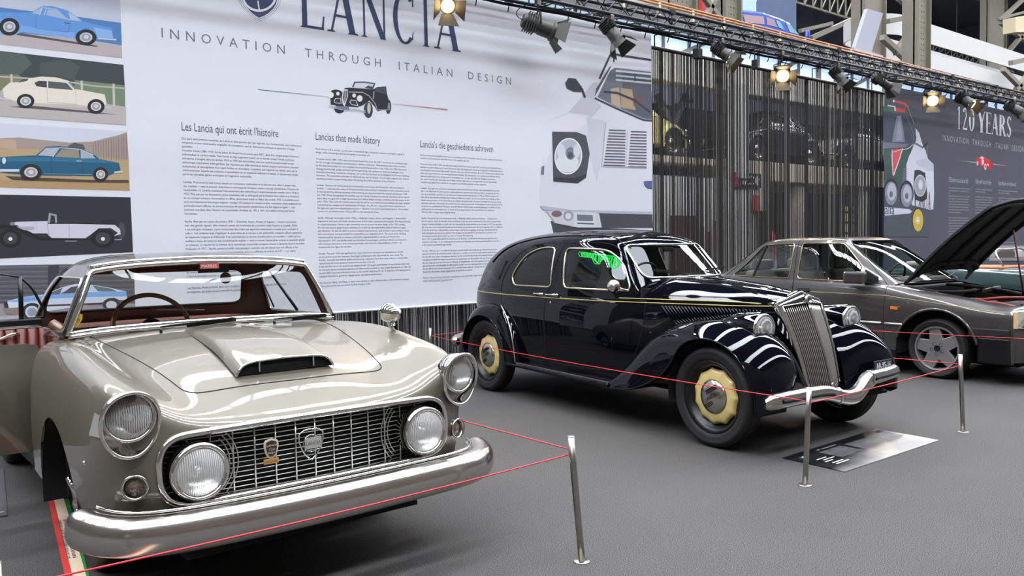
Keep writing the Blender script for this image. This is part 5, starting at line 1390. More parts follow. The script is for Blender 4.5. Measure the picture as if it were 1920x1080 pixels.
# white tape patch on the right front wing
M_ = Matrix.Translation(S0)
tq = [pick(body, *p_, M_) for p_ in ((168, 815), (190, 820), (195, 787), (177, 773))]
MB().add([tuple(q-np.array([.004, .006, 0])) for q in tq], [(0, 1, 2, 3)]).obj('tape_patch', mat('masking_tape', (150, 151, 144), .6), coupe)
q = pick(body, 157, 869, M_); MB().sphere(tuple(q), .008, n=10).obj('wing_bolt', CHROME, coupe)
# greenhouse ------------------------------------------------------------------
gn = [
 [(0, 1.31, 1.290), (.3, 1.30, 1.283), (.46, 1.285, 1.270), (.535, 1.275, 1.248), (.60, 1.255, 1.12), (.668, 1.235, .955)],
 [(0, 1.5, 1.318), (.3, 1.5, 1.31), (.45, 1.5, 1.293), (.535, 1.5, 1.255), (.615, 1.5, 1.11), (.678, 1.5, .945)],
 [(0, 1.75, 1.337), (.3, 1.75, 1.328), (.44, 1.75, 1.31), (.535, 1.75, 1.26), (.622, 1.75, 1.1), (.685, 1.75, .935)],
 [(0, 1.98, 1.325), (.3, 1.98, 1.315), (.43, 1.98, 1.295), (.525, 1.98, 1.24), (.615, 1.98, 1.09), (.68, 1.98, .93)],
 [(0, 2.16, 1.275), (.3, 2.16, 1.265), (.45, 2.15, 1.248), (.54, 2.13, 1.20), (.615, 2.12, 1.06), (.67, 2.12, .925)],
 [(0, 2.33, 1.10), (.3, 2.33, 1.095), (.46, 2.31, 1.08), (.56, 2.28, 1.06), (.61, 2.24, 1.01), (.65, 2.22, .92)],
 [(0, 2.46, .92), (.3, 2.455, .92), (.42, 2.43, .92), (.49, 2.40, .92), (.57, 2.34, .92), (.625, 2.30, .915)]]
roofp = Piece.from_grid(mirror_grid(spline_net(gn, 120, 50), 0))
sw = rpoly([(1.305, .975), (1.335, 1.222), (1.92, 1.222), (2.0, 1.15), (2.07, .965)], [.03, .04, .08, .05, .03])
V = roofp.V; swin, roofp = roofp.clip(far(V, np.abs(V[:, 0]) > .45, sdf(V[:, 1:], sw)))
rwp = rpoly([(-.575, 1.00), (.575, 1.00), (.525, 1.228), (-.525, 1.228)], .06)
V = roofp.V; rwin, roofp = roofp.clip(far(V, V[:, 1] > 2.1, sdf(V[:, [0, 2]], rwp)))
ROOFBLACK = mat('black_roof_paint', (22, 20, 21), .25, coat=1.0)
rf = MB().piece(roofp).obj('roof', ROOFBLACK, coupe)
hl_, _ = roofp.clip(-(roofp.V[:, 2]-.925)); MB().piece(hl_, off=-.016 if hl_.normals()[np.argmax(hl_.V[:, 2]), 2] > 0 else .016).obj('headlining', mat('brown_headlining', (84, 58, 50), .8), coupe)
line_on(swin, .0065, CHROME, 'window_trim', coupe); line_on(rwin, .008, SOFTBLACK, 'rear_window_seal', coupe)
right_half = Piece(swin.V, [f for f in swin.F if swin.V[f[0], 0] > 0]).compact()
MB().piece(right_half).obj('side_window', GLASS, coupe); MB().piece(rwin).obj('rear_window', GLASS, coupe)
mb = MB(); mb.tube([(.622, 1.58, .985), (.558, 1.83, 1.225)], .009, 6); mb.tube([(.632, 1.94, .985), (.60, 2.0, 1.12)], .005, 6); mb.obj('window_post', BLACK, coupe)
# windscreen
wb = curve([(-.655, 1.215, .972), (-.5, 1.19, .986), (-.25, 1.175, .993), (0, 1.17, .995), (.25, 1.175, .993), (.5, 1.19, .986), (.655, 1.215, .972)], 40)
wt = curve([(-.535, 1.268, 1.252), (-.42, 1.272, 1.268), (-.22, 1.282, 1.280), (0, 1.287, 1.285), (.22, 1.282, 1.280), (.42, 1.272, 1.268), (.535, 1.268, 1.252)], 40)
WG = np.array([wb*(1-t)+wt*t+np.array([0, -.018*sin(PI*t), 0]) for t in np.linspace(0, 1, 14)])
MB().grid(WG).obj('windscreen', glass('coated_windscreen_glass', (.95, .97, .96), .4), coupe)
loop = np.vstack([WG[0], WG[1:, -1], WG[-1, ::-1][1:], WG[::-1, 0][1:-1]])
MB().tube(resample(loop, .02), .0135, 8, closed=True).obj('windscreen_frame', CHROME, coupe)
MB().tube([p_+np.array([0, .02, .022]) for p_ in wt], .010, 8).obj('header_trim', CHROME, coupe)
MB().tube([p_+np.array([0, -.022, -.012]) for p_ in wb], .009, 8).obj('cowl_trim', CHROME, coupe)
for sgn_ in (-1, 1): MB().tube(curve([(sgn_*.665, 1.225, .965), (sgn_*.60, 1.25, 1.12), (sgn_*.54, 1.275, 1.25)], 14), .015, 8).obj('pillar', ROOFBLACK, coupe)
# wipers
for (a, b_) in (((-.29, 1.07, .978), (.07, 1.125, .995)), ((.27, 1.08, .976), (.58, 1.15, .978))):
    a, b_ = np.array(a), np.array(b_); w = MB(); w.bar(a+np.array([0, 0, .01]), b_+np.array([0, -.01, .008]), .012, .008); w.cyl(a+np.array([0, 0, -.02]), a+np.array([0, 0, .004]), .007, 10)
    wo = w.obj('wiper', BLACK, coupe); MB().bar(a+(b_-a)*.35+np.array([0, 0, .0]), b_+(b_-a)*.05, .006, .018).obj('wiper_blade', SOFTBLACK, wo)
# stickers
q = sl(393, 499, 1.262); st = MB().box(q[0]-.048, q[0]+.048, 1.262, 1.264, q[2]-.013, q[2]+.013).obj('windscreen_sticker', ink(196, 78, 66), coupe)
mb = MB(); text_mesh(mb, 'MARRES', .023, (q[0]-.042, 1.261, q[2]-.007), (1, 0, 0), (0, 0, 1), sx=.95); mb.obj('sticker_lettering', WHITE, st)
q = sl(145, 601, 1.23); st = MB().slab([(q[0]+a*.022, 1.225, q[2]+b_*.034) for a, b_ in ((-.9, -.5), (-.2, -1), (.9, .1), (1, .8), (.2, 1), (-.9, .3))], (0, .002, 0)).obj('yellow_sticker', ink(226, 190, 40), coupe)
mb = MB(); text_mesh(mb, 'FAV', .018, (q[0]-.016, 1.2235, q[2]-.012), (.9, 0, .35), (-.3, 0, .95)); mb.obj('sticker_lettering', BLACK, st)
q = sl(422, 521, 2.2); MB().lathe([(.036, 0), (0, .0)], (q[0], 2.19, q[2]), (0, -1, 0), 24).obj('round_sticker', ink(150, 116, 84), coupe)
q = sl(386, 497, 1.6); MB().box(q[0]-.10, q[0]+.06, 1.42, 1.43, 1.225, 1.262).obj('rear_view_mirror', BLACK, coupe)
# cabin fittings
INT = thing  # (no extra things inside: every fitting is a part of the car)
MB().add([(x, y, z) for (y, z) in ((1.24, .955), (1.33, .962), (1.42, .94), (1.45, .85), (1.46, .7)) for x in np.linspace(-.63, .63, 9)], [(i*9+j, i*9+j+1, i*9+j+10, i*9+j+9) for i in range(4) for j in range(8)]).obj('dashboard', mat('brown_dash', (74, 48, 40), .6), coupe)
q = sl(286, 616, 1.66); qc = np.array(q); tilt = R(62); U_ = np.array([1, 0, 0]); Vv = np.array([0, cos(tilt)*0+.42, sin(tilt)]); Vv /= np.linalg.norm(Vv); rw = .195
st = MB().tube([qc+rw*(U_*cos(a)+Vv*sin(a)) for a in np.linspace(0, 2*PI, 60, endpoint=False)], .0125, 10, closed=True).obj('steering_wheel', WOOD, coupe)
mb = MB()
for a in (R(270), R(200), R(340)): mb.bar(qc, qc+rw*.97*(U_*cos(a)+Vv*sin(a)), .022, .004, up=tuple(np.cross(U_, Vv)))
mb.obj('wheel_spoke', STEEL, st); MB().lathe([(.06, 0), (.055, .012), (.02, .02), (0, .021)], qc, -np.cross(U_, Vv), 28).obj('horn_button', BLACK, st)
MB().cyl(tuple(qc), (q[0], 1.40, q[2]-.10), .02, 10).obj('steering_column', BLACK, coupe); MB().cyl((q[0]+.02, 1.64, q[2]+.10), (q[0]+.26, 1.62, q[2]+.085), .004, 6).obj('stalk', CHROME, coupe)
for x0, x1 in ((-.60, -.06), (.06, .60)): seat(coupe, x0, x1, 1.62, 2.14, .32, .905, REDLEATHER if x0 < 0 else BROWNLEATHER)
MB().box(-.62, .62, 2.16, 2.42, .30, .93).obj('rear_shelf', BROWNLEATHER, coupe, bevel=.03)
mb = MB(); mb.box(.63, .66, 1.42, 2.2, .3, .93); mb.obj('door_lining', BROWNLEATHER, coupe)
MB().box(-.70, -.60, 1.32, 1.40, .58, .90).obj('hinge_pillar', REDLEATHER, coupe)
# open door: silver skin, black cap rail, red trim and vent window
Yd = 1.62
xr = sl(78, 700, Yd)[0]; zt_ = sl(40, 645, Yd)[2]; zb_ = sl(40, 849, Yd)[2]; xl_ = xr-1.0
sk = []
for t in np.linspace(0, 1, 12):
    z = zb_+(zt_-zb_)*t; bul = .035*sin(PI*min(1, t*1.05)*.9); sk.append([(xl_+(xr-xl_)*u, Yd-bul+.0*u, z) for u in np.linspace(0, 1, 16)])
dp = Piece.from_grid(np.array(sk)); dshape = rpoly([(xl_-.1, zb_), (xr, zb_), (xr, zt_), (xl_-.1, zt_)], [.01, .012, .035, .01])
dpi, _ = dp.clip(sdf(dp.V[:, [0, 2]], dshape))
dr = MB().piece(dpi).obj('right_door', SILVER, coupe)
mb = MB(); lp = max(dpi.loops(), key=len); n = len(lp); mb.add(np.vstack([lp, lp+np.array([0, .05, 0])]), [(i, (i+1) % n, n+(i+1) % n, n+i) for i in range(n)]); mb.obj('door_edge', SILVER, dr)
z2 = sl(40, 612, Yd+.09)[2]; z3 = sl(40, 598, Yd+.09)[2]; xr2 = sl(86, 640, Yd+.07)[0]
tr = MB()
for k in range(14): tr.tube([(xr2-.012-k*.048, Yd+.06, zb_+.1), (xr2-.012-k*.048, Yd+.06, z2-.01)], .026, 10)
tr.obj('door_trim', REDLEATHER, dr); MB().box(xl_, xr2-.01, Yd+.06, Yd+.10, zb_+.05, z2-.01).obj('door_card', REDLEATHER, dr)
MB().box(xl_, sl(77, 605, Yd+.09)[0], Yd+.05, Yd+.13, z2, z3).obj('cap_rail', BLACK, dr, bevel=.006); MB().box(xl_, sl(77, 611, Yd+.09)[0], Yd+.045, Yd+.05, z2-.004, z2+.006).obj('cap_trim', CHROME, dr)
pa, pb, pc = sl(38, 520, Yd+.09), sl(40, 599, Yd+.09), sl(83, 592, Yd+.09); vw = curve([pa, sl(60, 541, Yd+.09), sl(76, 569, Yd+.09), sl(84, 585, Yd+.09), sl(80, 595, Yd+.09)], 20)
MB().tube(np.vstack([vw, [pb]]), .007, 6).obj('vent_frame', BLACK, dr); MB().tube([pa, pb], .011, 8).obj('vent_post', BLACK, dr); MB().poly([tuple(v) for v in vw]+[pb]).obj('vent_window', GLASS, dr); MB().tube([pa, sl(0, 514, Yd+.09), sl(-60, 512, Yd+.09)], .005, 6).obj('window_frame', BLACK, dr)
q = sl(10, 632, Yd+.03); MB().tube(curve([(q[0]-.08, Yd+.02, q[2]-.03), q, (q[0]+.03, Yd+.02, q[2]+.012), (q[0]+.06, Yd+.04, q[2]+.01)], 12), .007, 8).obj('door_pull', CHROME, dr)
# wing mirror
q = sl(729, 586, .62); mp = np.array(q); mo = MB().lathe([(0.0, -.078), (.020, -.071), (.036, -.053), (.046, -.025), (.049, .0), (.047, .016), (.043, .02), (0, .022)], mp, (-.25, .95, .10), 28).obj('wing_mirror', CHROME, coupe)
MB().tube(curve([mp+np.array([0, 0, -.04]), mp+np.array([.006, -.0, -.065]), (mp[0]+.016, .60, .945)], 8), [.012]*5+[.016, .02, .022], 8).obj('mirror_stem', CHROME, mo)
q = sl(98, 607, 1.5); MB().tube([q, (q[0]+.03, 1.46, q[2]-.03), (q[0]+.06, 1.44, q[2]-.10)], [.025, .03, .02], 8).obj('door_hinge', mat('bronze_fitting', (120, 96, 82), .35, .7), coupe)
# wheels
for sgn_ in (-1, 1):
    for dy in (.85, 3.19):
        wheel(coupe, (sgn_*.615, dy, .29), (sgn_, 0, 0), .29, .15, .19, 'spinner'); well(coupe, (sgn_*.784, dy, .30), (sgn_, 0, 0), .364, .36)
# ================================================================== midnight blue pre-war saloon
saloon = thing('saloon_car', 'midnight blue pre-war saloon with upright chrome grille and cream wheels', 'car', (5.051, 3.3316, 0), R(-94.93))
A_M = Matrix.Rotation(R(-94.93), 3, 'Z'); A_O = Vector((5.051, 3.3316, 0))
PIN = mat('yellow_coachline', (206, 190, 104), .4)
CREAMTRIM = mat('polished_window_trim', (214, 206, 180), .18, .9)


def flip(net): return [[(p[0], -p[1], p[2]) if p[1] else tuple(p) for p in r] for r in net]


low = [
 [(.17, 0, .972), (.165, .10, .962), (.16, .185, .938), (.155, .232, .902), (.16, .232, .75), (.18, .22, .55), (.20, .20, .38)],
 [(-.1, 0, 1.018), (-.1, .14, 1.008), (-.1, .24, .972), (-.1, .295, .912), (-.1, .30, .75), (-.1, .29, .55), (-.1, .27, .34)],
 [(-.4, 0, 1.050), (-.4, .18, 1.040), (-.4, .31, .988), (-.4, .375, .912), (-.4, .388, .75), (-.4, .385, .55), (-.4, .36, .32)],
 [(-.68, 0, 1.073), (-.69, .22, 1.062), (-.7, .38, 1.006), (-.7, .465, .914), (-.7, .495, .75), (-.7, .505, .55), (-.7, .48, .31)],
 [(-.84, 0, 1.07), (-.86, .24, 1.055), (-.90, .40, 1.0), (-.92, .52, .918), (-.92, .56, .75), (-.92, .572, .55), (-.92, .55, .31)],
 [(-1.15, 0, .96), (-1.15, .26, .955), (-1.15, .46, .945), (-1.15, .57, .918), (-1.15, .615, .75), (-1.15, .625, .55), (-1.15, .60, .31)],
 [(-1.6, 0, .95), (-1.6, .3, .95), (-1.6, .5, .94), (-1.6, .61, .918), (-1.6, .658, .75), (-1.6, .662, .55), (-1.6, .64, .31)],
 [(-2.1, 0, .95), (-2.1, .3, .95), (-2.1, .5, .94), (-2.1, .615, .918), (-2.1, .66, .75), (-2.1, .662, .55), (-2.1, .64, .32)],
 [(-2.55, 0, .95), (-2.55, .29, .95), (-2.55, .49, .94), (-2.55, .595, .918), (-2.55, .635, .75), (-2.55, .635, .55), (-2.55, .61, .33)],
 [(-2.95, 0, .95), (-2.95, .26, .95), (-2.95, .44, .94), (-2.95, .54, .918), (-2.95, .575, .75), (-2.95, .575, .55), (-2.95, .55, .36)],
 [(-3.28, 0, .945), (-3.27, .23, .945), (-3.25, .37, .935), (-3.22, .455, .916), (-3.22, .485, .75), (-3.22, .485, .56), (-3.22, .47, .42)],
 [(-3.54, 0, .925), (-3.52, .18, .925), (-3.47, .28, .92), (-3.41, .355, .905), (-3.40, .375, .75), (-3.40, .375, .58), (-3.40, .36, .46)],
 [(-3.66, 0, .80), (-3.645, .13, .80), (-3.60, .21, .79), (-3.54, .275, .78), (-3.52, .29, .70), (-3.51, .29, .58), (-3.5, .28, .5)],
 [(-3.68, 0, .60), (-3.67, .1, .60), (-3.63, .17, .59), (-3.58, .22, .58), (-3.56, .235, .56), (-3.55, .24, .54), (-3.54, .235, .52)]]
LG = spline_net(low, 240, 60)
lowp = Piece.from_grid(mirror_grid(LG, 1))
V = lowp.V; cab = rpoly([(-.95, -.47), (-.95, .47), (-3.0, .42), (-3.0, -.42)], .08)
_, lowp = lowp.clip(far(V, V[:, 2] > .88, sdf(V[:, :2], cab)))
fd = rpoly([(-.80, 1.2), (-.80, .66), (-.93, .365), (-1.835, .365), (-1.875, 1.2)], [.01, .3, .10, .05, .01])
rd = rpoly([(-1.882, 1.2), (-1.845, .365), (-2.28, .365), (-2.38, .66), (-2.60, .86), (-2.62, 1.2)], [.01, .05, .12, .25, .1, .01])
doors = []
for sgn_ in (-1, 1):
    for nm, poly_ in (('front_door', fd), ('rear_door', rd)):
        V = lowp.V; d_, lowp = lowp.clip(far(V, (V[:, 1]*sgn_ > .38) & (V[:, 2] < .919) & (V[:, 2] > .3), sdf(V[:, [0, 2]], poly_))); doors.append((nm, d_))
MB().piece(lowp).obj('body', MIDNIGHT, saloon)
for nm, d_ in doors:
    do = MB().piece(d_).obj(nm, MIDNIGHT, saloon); line_on(d_, .0028, DARK, 'panel_gap', do, .03)


def side_y(x, z, G=LG):
    P = G[:, 18:].reshape(-1, 3); d = (P[:, 0]-x)**2+(P[:, 2]-z)**2; i = np.argsort(d)[:4]; w = 1/(d[i]+1e-6); return float((P[i, 1]*w).sum()/w.sum())


# twin coachlines, louvres
for sgn_ in (-1, 1):
    mb = MB()
    for (z, x1, dz) in ((.926, .13, -.010), (.899, .13, .007)): mb.tube([(x, sgn_*(side_y(x, z)+.002), z if x < -.25 else z+dz*((x+.25)/.38)**2) for x in np.linspace(-3.3, x1, 90)], .0032, 5)
    mb.obj('coachline', PIN, saloon)
    mb = MB(); pts = 30
    for k in range(pts):
        t = k/(pts-1); x0 = -.665+.72*t; zt, zb = .880-.004*t, .715+.135*t**.9; xb = x0+.15*(1-t)*.95+.02
        q = [(x0+(xb-x0)*s_, sgn_*(side_y(x0+(xb-x0)*s_, zt+(zb-zt)*s_)+.004+.007*sin(PI*s_)), zt+(zb-zt)*s_) for s_ in np.linspace(0, 1, 6)]
        mb.tube(q, .0075, 6)
    mb.obj('bonnet_louvre', MIDNIGHT, saloon)
mb = MB(); mb.tube([(.16, 0, .975), (-.1, 0, 1.021), (-.4, 0, 1.053), (-.68, 0, 1.076)], .004, 6); mb.obj('bonnet_hinge', CHROME, saloon)
for sgn_ in (-1, 1): MB().tube([(x, sgn_*(side_y(x, .95)), .955) for x in np.linspace(-.69, .14, 14)], .002, 5).obj('bonnet_gap', DARK, saloon)
MB().tube([(-.69, y, z) for y, z in [(yy, float(np.interp(abs(yy), [0, .22, .38, .465], [1.073, 1.063, 1.008, .918]))) for yy in np.linspace(-.465, .465, 25)]], .0025, 5).obj('scuttle_gap', DARK, saloon)

# greenhouse
gh = [
 [(-.80, 0, 1.075), (-.815, .2, 1.068), (-.85, .36, 1.05), (-.885, .44, 1.02), (-.90, .49, .975), (-.91, .515, .915)],
 [(-.97, 0, 1.225), (-.985, .21, 1.222), (-1.01, .385, 1.205), (-1.035, .452, 1.17), (-1.04, .51, 1.05), (-1.04, .548, .915)],
 [(-1.115, 0, 1.355), (-1.125, .21, 1.35), (-1.15, .385, 1.328), (-1.185, .448, 1.285), (-1.2, .535, 1.1), (-1.2, .578, .915)],
 [(-1.30, 0, 1.420), (-1.30, .21, 1.412), (-1.32, .375, 1.378), (-1.345, .465, 1.312), (-1.36, .555, 1.1), (-1.36, .596, .915)],
 [(-1.6, 0, 1.452), (-1.6, .22, 1.442), (-1.6, .385, 1.402), (-1.6, .49, 1.322), (-1.6, .575, 1.1), (-1.6, .612, .915)],
 [(-2.0, 0, 1.460), (-2.0, .22, 1.449), (-2.0, .39, 1.405), (-2.0, .492, 1.32), (-2.0, .58, 1.1), (-2.0, .616, .915)],
 [(-2.4, 0, 1.448), (-2.4, .22, 1.435), (-2.4, .38, 1.39), (-2.4, .478, 1.305), (-2.4, .568, 1.1), (-2.4, .606, .915)],
 [(-2.8, 0, 1.408), (-2.8, .21, 1.394), (-2.8, .355, 1.345), (-2.8, .445, 1.26), (-2.8, .53, 1.08), (-2.8, .568, .915)],
 [(-3.15, 0, 1.325), (-3.14, .19, 1.312), (-3.11, .31, 1.268), (-3.08, .39, 1.19), (-3.06, .465, 1.04), (-3.06, .51, .915)],
 [(-3.41, 0, 1.18), (-3.40, .165, 1.17), (-3.36, .27, 1.14), (-3.32, .335, 1.08), (-3.29, .395, .99), (-3.28, .435, .915)],
 [(-3.555, 0, 1.01), (-3.54, .145, 1.005), (-3.49, .24, .99), (-3.45, .295, .965), (-3.42, .33, .94), (-3.41, .35, .912)],
 [(-3.60, 0, .915), (-3.58, .14, .915), (-3.53, .235, .913), (-3.48, .29, .912), (-3.45, .325, .911), (-3.44, .345, .91)]]
GG = spline_net(gh, 200, 60)
ghp = Piece.from_grid(mirror_grid(GG, 1))
wins = []
fw = rpoly([(-1.665, .985), (-.955, .982), (-1.075, 1.19), (-1.255, 1.292), (-1.74, 1.308)], [.05, .05, .10, .12, .05])
rw_ = rpoly([(-1.835, .985), (-1.895, 1.312), (-2.10, 1.318), (-2.33, 1.25), (-2.46, 1.06), (-2.40, .985)], [.05, .05, .1, .2, .1, .05])
for sgn_ in (-1, 1):
    for nm, poly_ in (('front_side_window', fw), ('rear_side_window', rw_)):
        V = ghp.V; w_, ghp = ghp.clip(far(V, (V[:, 1]*sgn_ > .25) & (V[:, 0] < -.9), sdf(V[:, [0, 2]], poly_))); wins.append((nm, w_))
wsp = rpoly([(-.425, 1.075), (.425, 1.075), (.405, 1.325), (-.405, 1.325)], [.06, .06, .05, .05])
V = ghp.V; w_, ghp = ghp.clip(far(V, V[:, 0] > -1.22, sdf(V[:, 1:], wsp))); wins.append(('windscreen', w_))
rbp = rpoly([(-.22, 1.15), (.22, 1.15), (.19, 1.30), (-.19, 1.30)], .06)
V = ghp.V; w_, ghp = ghp.clip(far(V, V[:, 0] < -2.9, sdf(V[:, 1:], rbp))); wins.append(('rear_window', w_))
MB().piece(ghp).obj('roof', MIDNIGHT, saloon)
sgn0 = -1 if ghp.normals()[np.argmax(ghp.V[:, 2]), 2] > 0 else 1
MB().piece(ghp, off=.018*sgn0).obj('headlining', mat('grey_headlining', (66, 64, 62), .9), saloon)
for nm, w_ in wins:
    off = .006*sgn0
    if nm == 'windscreen':     # a nearly flat pane
        A_ = np.stack([np.ones(len(w_.V)), w_.V[:, 2], w_.V[:, 1]**2, w_.V[:, 1]**4], 1); cf = np.linalg.lstsq(A_, w_.V[:, 0], rcond=None)[0]; w_.V[:, 0] = A_ @ cf; off = 0.0
    o = MB().piece(w_, off=off).obj(nm, GLASS if nm != 'windscreen' else glass('windscreen_glass', (.93, .95, .95), 1.6), saloon)
    line_on(w_, .0085, CREAMTRIM if 'side' in nm else CHROME, 'window_trim', o, .02)
# door shut lines up the window pillars
for sgn_ in (-1, 1):
    mb = MB()
    for pl in ([(-1.872, .918), (-1.80, 1.30), (-1.79, 1.345)], [(-.90, .93), (-.98, 1.10), (-1.12, 1.26), (-1.27, 1.335), (-1.79, 1.352), (-2.12, 1.352), (-2.42, 1.27), (-2.60, 1.06), (-2.62, .92)]):
        pl = curve([(a, 0, b_) for a, b_ in pl], 40)
        mb.tube([(q[0], sgn_*(side_y(q[0], q[2], GG)+.001), q[2]) for q in pl], .0028, 5)
    mb.obj('door_gap', DARK, saloon)
    MB().tube([(x, sgn_*(side_y(x, z, GG)+.006), z) for x, z in [(q[0], q[2]) for q in curve([(-1.10, 0, 1.30), (-1.3, 0, 1.385), (-1.7, 0, 1.41), (-2.1, 0, 1.41), (-2.5, 0, 1.375), (-2.8, 0, 1.30), (-3.0, 0, 1.18)], 40)]], .005, 6).obj('drip_rail', MIDNIGHT, saloon)
    q0, q1 = (-2.63, 1.20), (-2.70, 1.03); MB().bar((q0[0], sgn_*(side_y(*q0, GG)+.004), q0[1]), (q1[0], sgn_*(side_y(*q1, GG)+.004), q1[1]), .012, .012).obj('trafficator_slot', SOFTBLACK, saloon)
    MB().bar((q0[0]-.008, sgn_*(side_y(*q0, GG)+.006), q0[1]), (q1[0]-.008, sgn_*(side_y(*q1, GG)+.006), q1[1]), .003, .006).obj('trafficator_trim', CHROME, saloon)
    for x0, x1 in ((-1.72, -1.86), (-1.90, -2.03)):
        y = sgn_*(side_y((x0+x1)/2, .912)+.020); h_ = MB().tube([(x0, y, .924), ((x0+x1)/2, y+sgn_*.004, .925), (x1, y, .924)], [.011, .009, .011], 8).obj('door_handle', CHROME, saloon)
        MB().cyl((x0 if x0 > -1.8 else x1, y-sgn_*.03, .924), (x0 if x0 > -1.8 else x1, y, .924), .012, 8).obj('handle_boss', CHROME, h_)
    MB().lathe([(.010, 0), (.008, .004), (0, .004)], (-1.79, sgn_*(side_y(-1.79, .86)+.001), .86), (0, sgn_, 0), 12).obj('key_lock', CHROME, saloon)
# interior
for x0, x1, zt in ((-1.75, -1.30, 1.02), (-2.62, -2.15, 1.06)): seat(saloon, x0, x1, -.50, .50, .30, .36, mat('dark_cloth', (50, 48, 46), .9)); MB().box(x0-.1, x0+.06, -.50, .50, .35, zt).obj('backrest', mat('dark_cloth', (50, 48, 46), .9), saloon, bevel=.05)
MB().box(-3.0, -.92, -.56, .56, .24, .28).obj('cabin_floor', DARK, saloon); MB().box(-3.3, .1, -.25, .25, .22, .5).obj('chassis', DARK, saloon); MB().box(-.86, -.84, -.50, .50, .3, 1.0).obj('bulkhead', DARK, saloon)
MB().box(-1.02, -.90, -.46, .46, .90, 1.03).obj('dashboard', mat('dark_cloth', (50, 48, 46), .9), saloon, bevel=.03)
sw = MB().tube([(-1.14+.07*sin(a), -.24+.17*cos(a), 1.03+.155*sin(a)) for a in np.linspace(0, 2*PI, 40, endpoint=False)], .009, 8, closed=True).obj('steering_wheel', BLACK, saloon); MB().bar((-1.14, -.41, 1.03), (-1.14, -.07, 1.03), .012, .012).obj('wheel_spoke', BLACK, sw)
MB().obox((-1.08, 0, 1.285), (.008, 0, 0), (0, .055, 0), (0, 0, .018)).obj('interior_mirror', BLACK, saloon, bevel=.008)
GREEN = mat('green_reflection_glow', (20, 205, 80), .4, emit=0.9)  # glowing squiggle added behind the side window to stand for a green reflection
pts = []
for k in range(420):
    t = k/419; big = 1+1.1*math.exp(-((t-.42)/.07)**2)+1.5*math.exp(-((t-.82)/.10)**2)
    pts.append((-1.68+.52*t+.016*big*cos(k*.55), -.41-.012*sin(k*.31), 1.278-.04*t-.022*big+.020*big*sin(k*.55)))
MB().tube(pts, .0028, 5).obj('green_reflection', GREEN, saloon)
# wipers and cowl
for y0, y1 in ((-.02, -.34), (.10, .40)):
    a, b_ = (-.845, y0, 1.085), (-.862, y1, 1.125); w = MB().bar(a, b_, .008, .008).obj('wiper', BLACK, saloon); MB().bar((-.86, y0+(y1-y0)*.3, 1.118), (-.872, y1*1.05, 1.135), .005, .014).obj('wiper_blade', SOFTBLACK, w)
# wing mirror on the door
mo = MB().lathe([(0, .055), (.02, .05), (.04, .03), (.05, .004), (.048, -.006), (0, -.004)], (-.93, -.70, 1.025), (.72, -.68, .1), 28).obj('door_mirror', CHROME, saloon)
MB().tube(curve([(-.92, -.69, 1.02), (-.89, -.64, 1.0), (-.90, -.57, .985)], 8), .007, 8).obj('mirror_arm', CHROME, mo)
# front wings
fend = [
 [(-.98, .50, .36), (-1.0, .56, .345), (-1.0, .62, .33), (-1.0, .69, .31), (-.98, .722, .27)],
 [(-.76, .49, .57), (-.78, .55, .55), (-.79, .62, .51), (-.79, .69, .43), (-.70, .728, .30)],
 [(-.52, .41, .735), (-.55, .50, .735), (-.56, .60, .70), (-.56, .69, .61), (-.365, .735, .47)],
 [(-.27, .35, .775), (-.30, .45, .80), (-.31, .57, .79), (-.31, .68, .715), (-.225, .735, .645)],
 [(0, .29, .765), (0, .42, .81), (0, .56, .81), (0, .68, .755), (0, .735, .716)],
 [(.22, .25, .68), (.25, .40, .75), (.27, .55, .745), (.26, .67, .69), (.21, .735, .655)],
 [(.33, .22, .52), (.40, .38, .61), (.43, .54, .61), (.41, .66, .57), (.335, .732, .525)],
 [(.38, .19, .38), (.44, .36, .46), (.485, .52, .46), (.475, .645, .43), (.385, .722, .385)],
 [(.40, .18, .29), (.43, .35, .33), (.485, .51, .33), (.485, .635, .31), (.385, .712, .265)]]
rear = [
 [(-3.26, .44, .42), (-3.25, .53, .42), (-3.22, .61, .41), (-3.18, .69, .40), (-3.10, .715, .36)],
 [(-3.20, .46, .58), (-3.19, .55, .60), (-3.16, .63, .59), (-3.11, .69, .55), (-3.09, .722, .485)],
 [(-3.02, .50, .735), (-3.02, .575, .745), (-3.0, .645, .735), (-2.97, .70, .69), (-2.965, .727, .637)],
 [(-2.75, .54, .79), (-2.75, .60, .805), (-2.74, .66, .795), (-2.74, .707, .75), (-2.75, .727, .705)],
 [(-2.50, .56, .76), (-2.49, .62, .76), (-2.49, .67, .745), (-2.51, .712, .69), (-2.535, .727, .637)],
 [(-2.35, .57, .62), (-2.33, .63, .62), (-2.33, .68, .605), (-2.37, .717, .555), (-2.41, .727, .488)],
 [(-2.26, .58, .42), (-2.24, .64, .42), (-2.25, .69, .41), (-2.28, .72, .39), (-2.375, .722, .33)],
 [(-2.25, .58, .30), (-2.23, .64, .30), (-2.24, .69, .30), (-2.27, .72, .29), (-2.37, .715, .28)]]
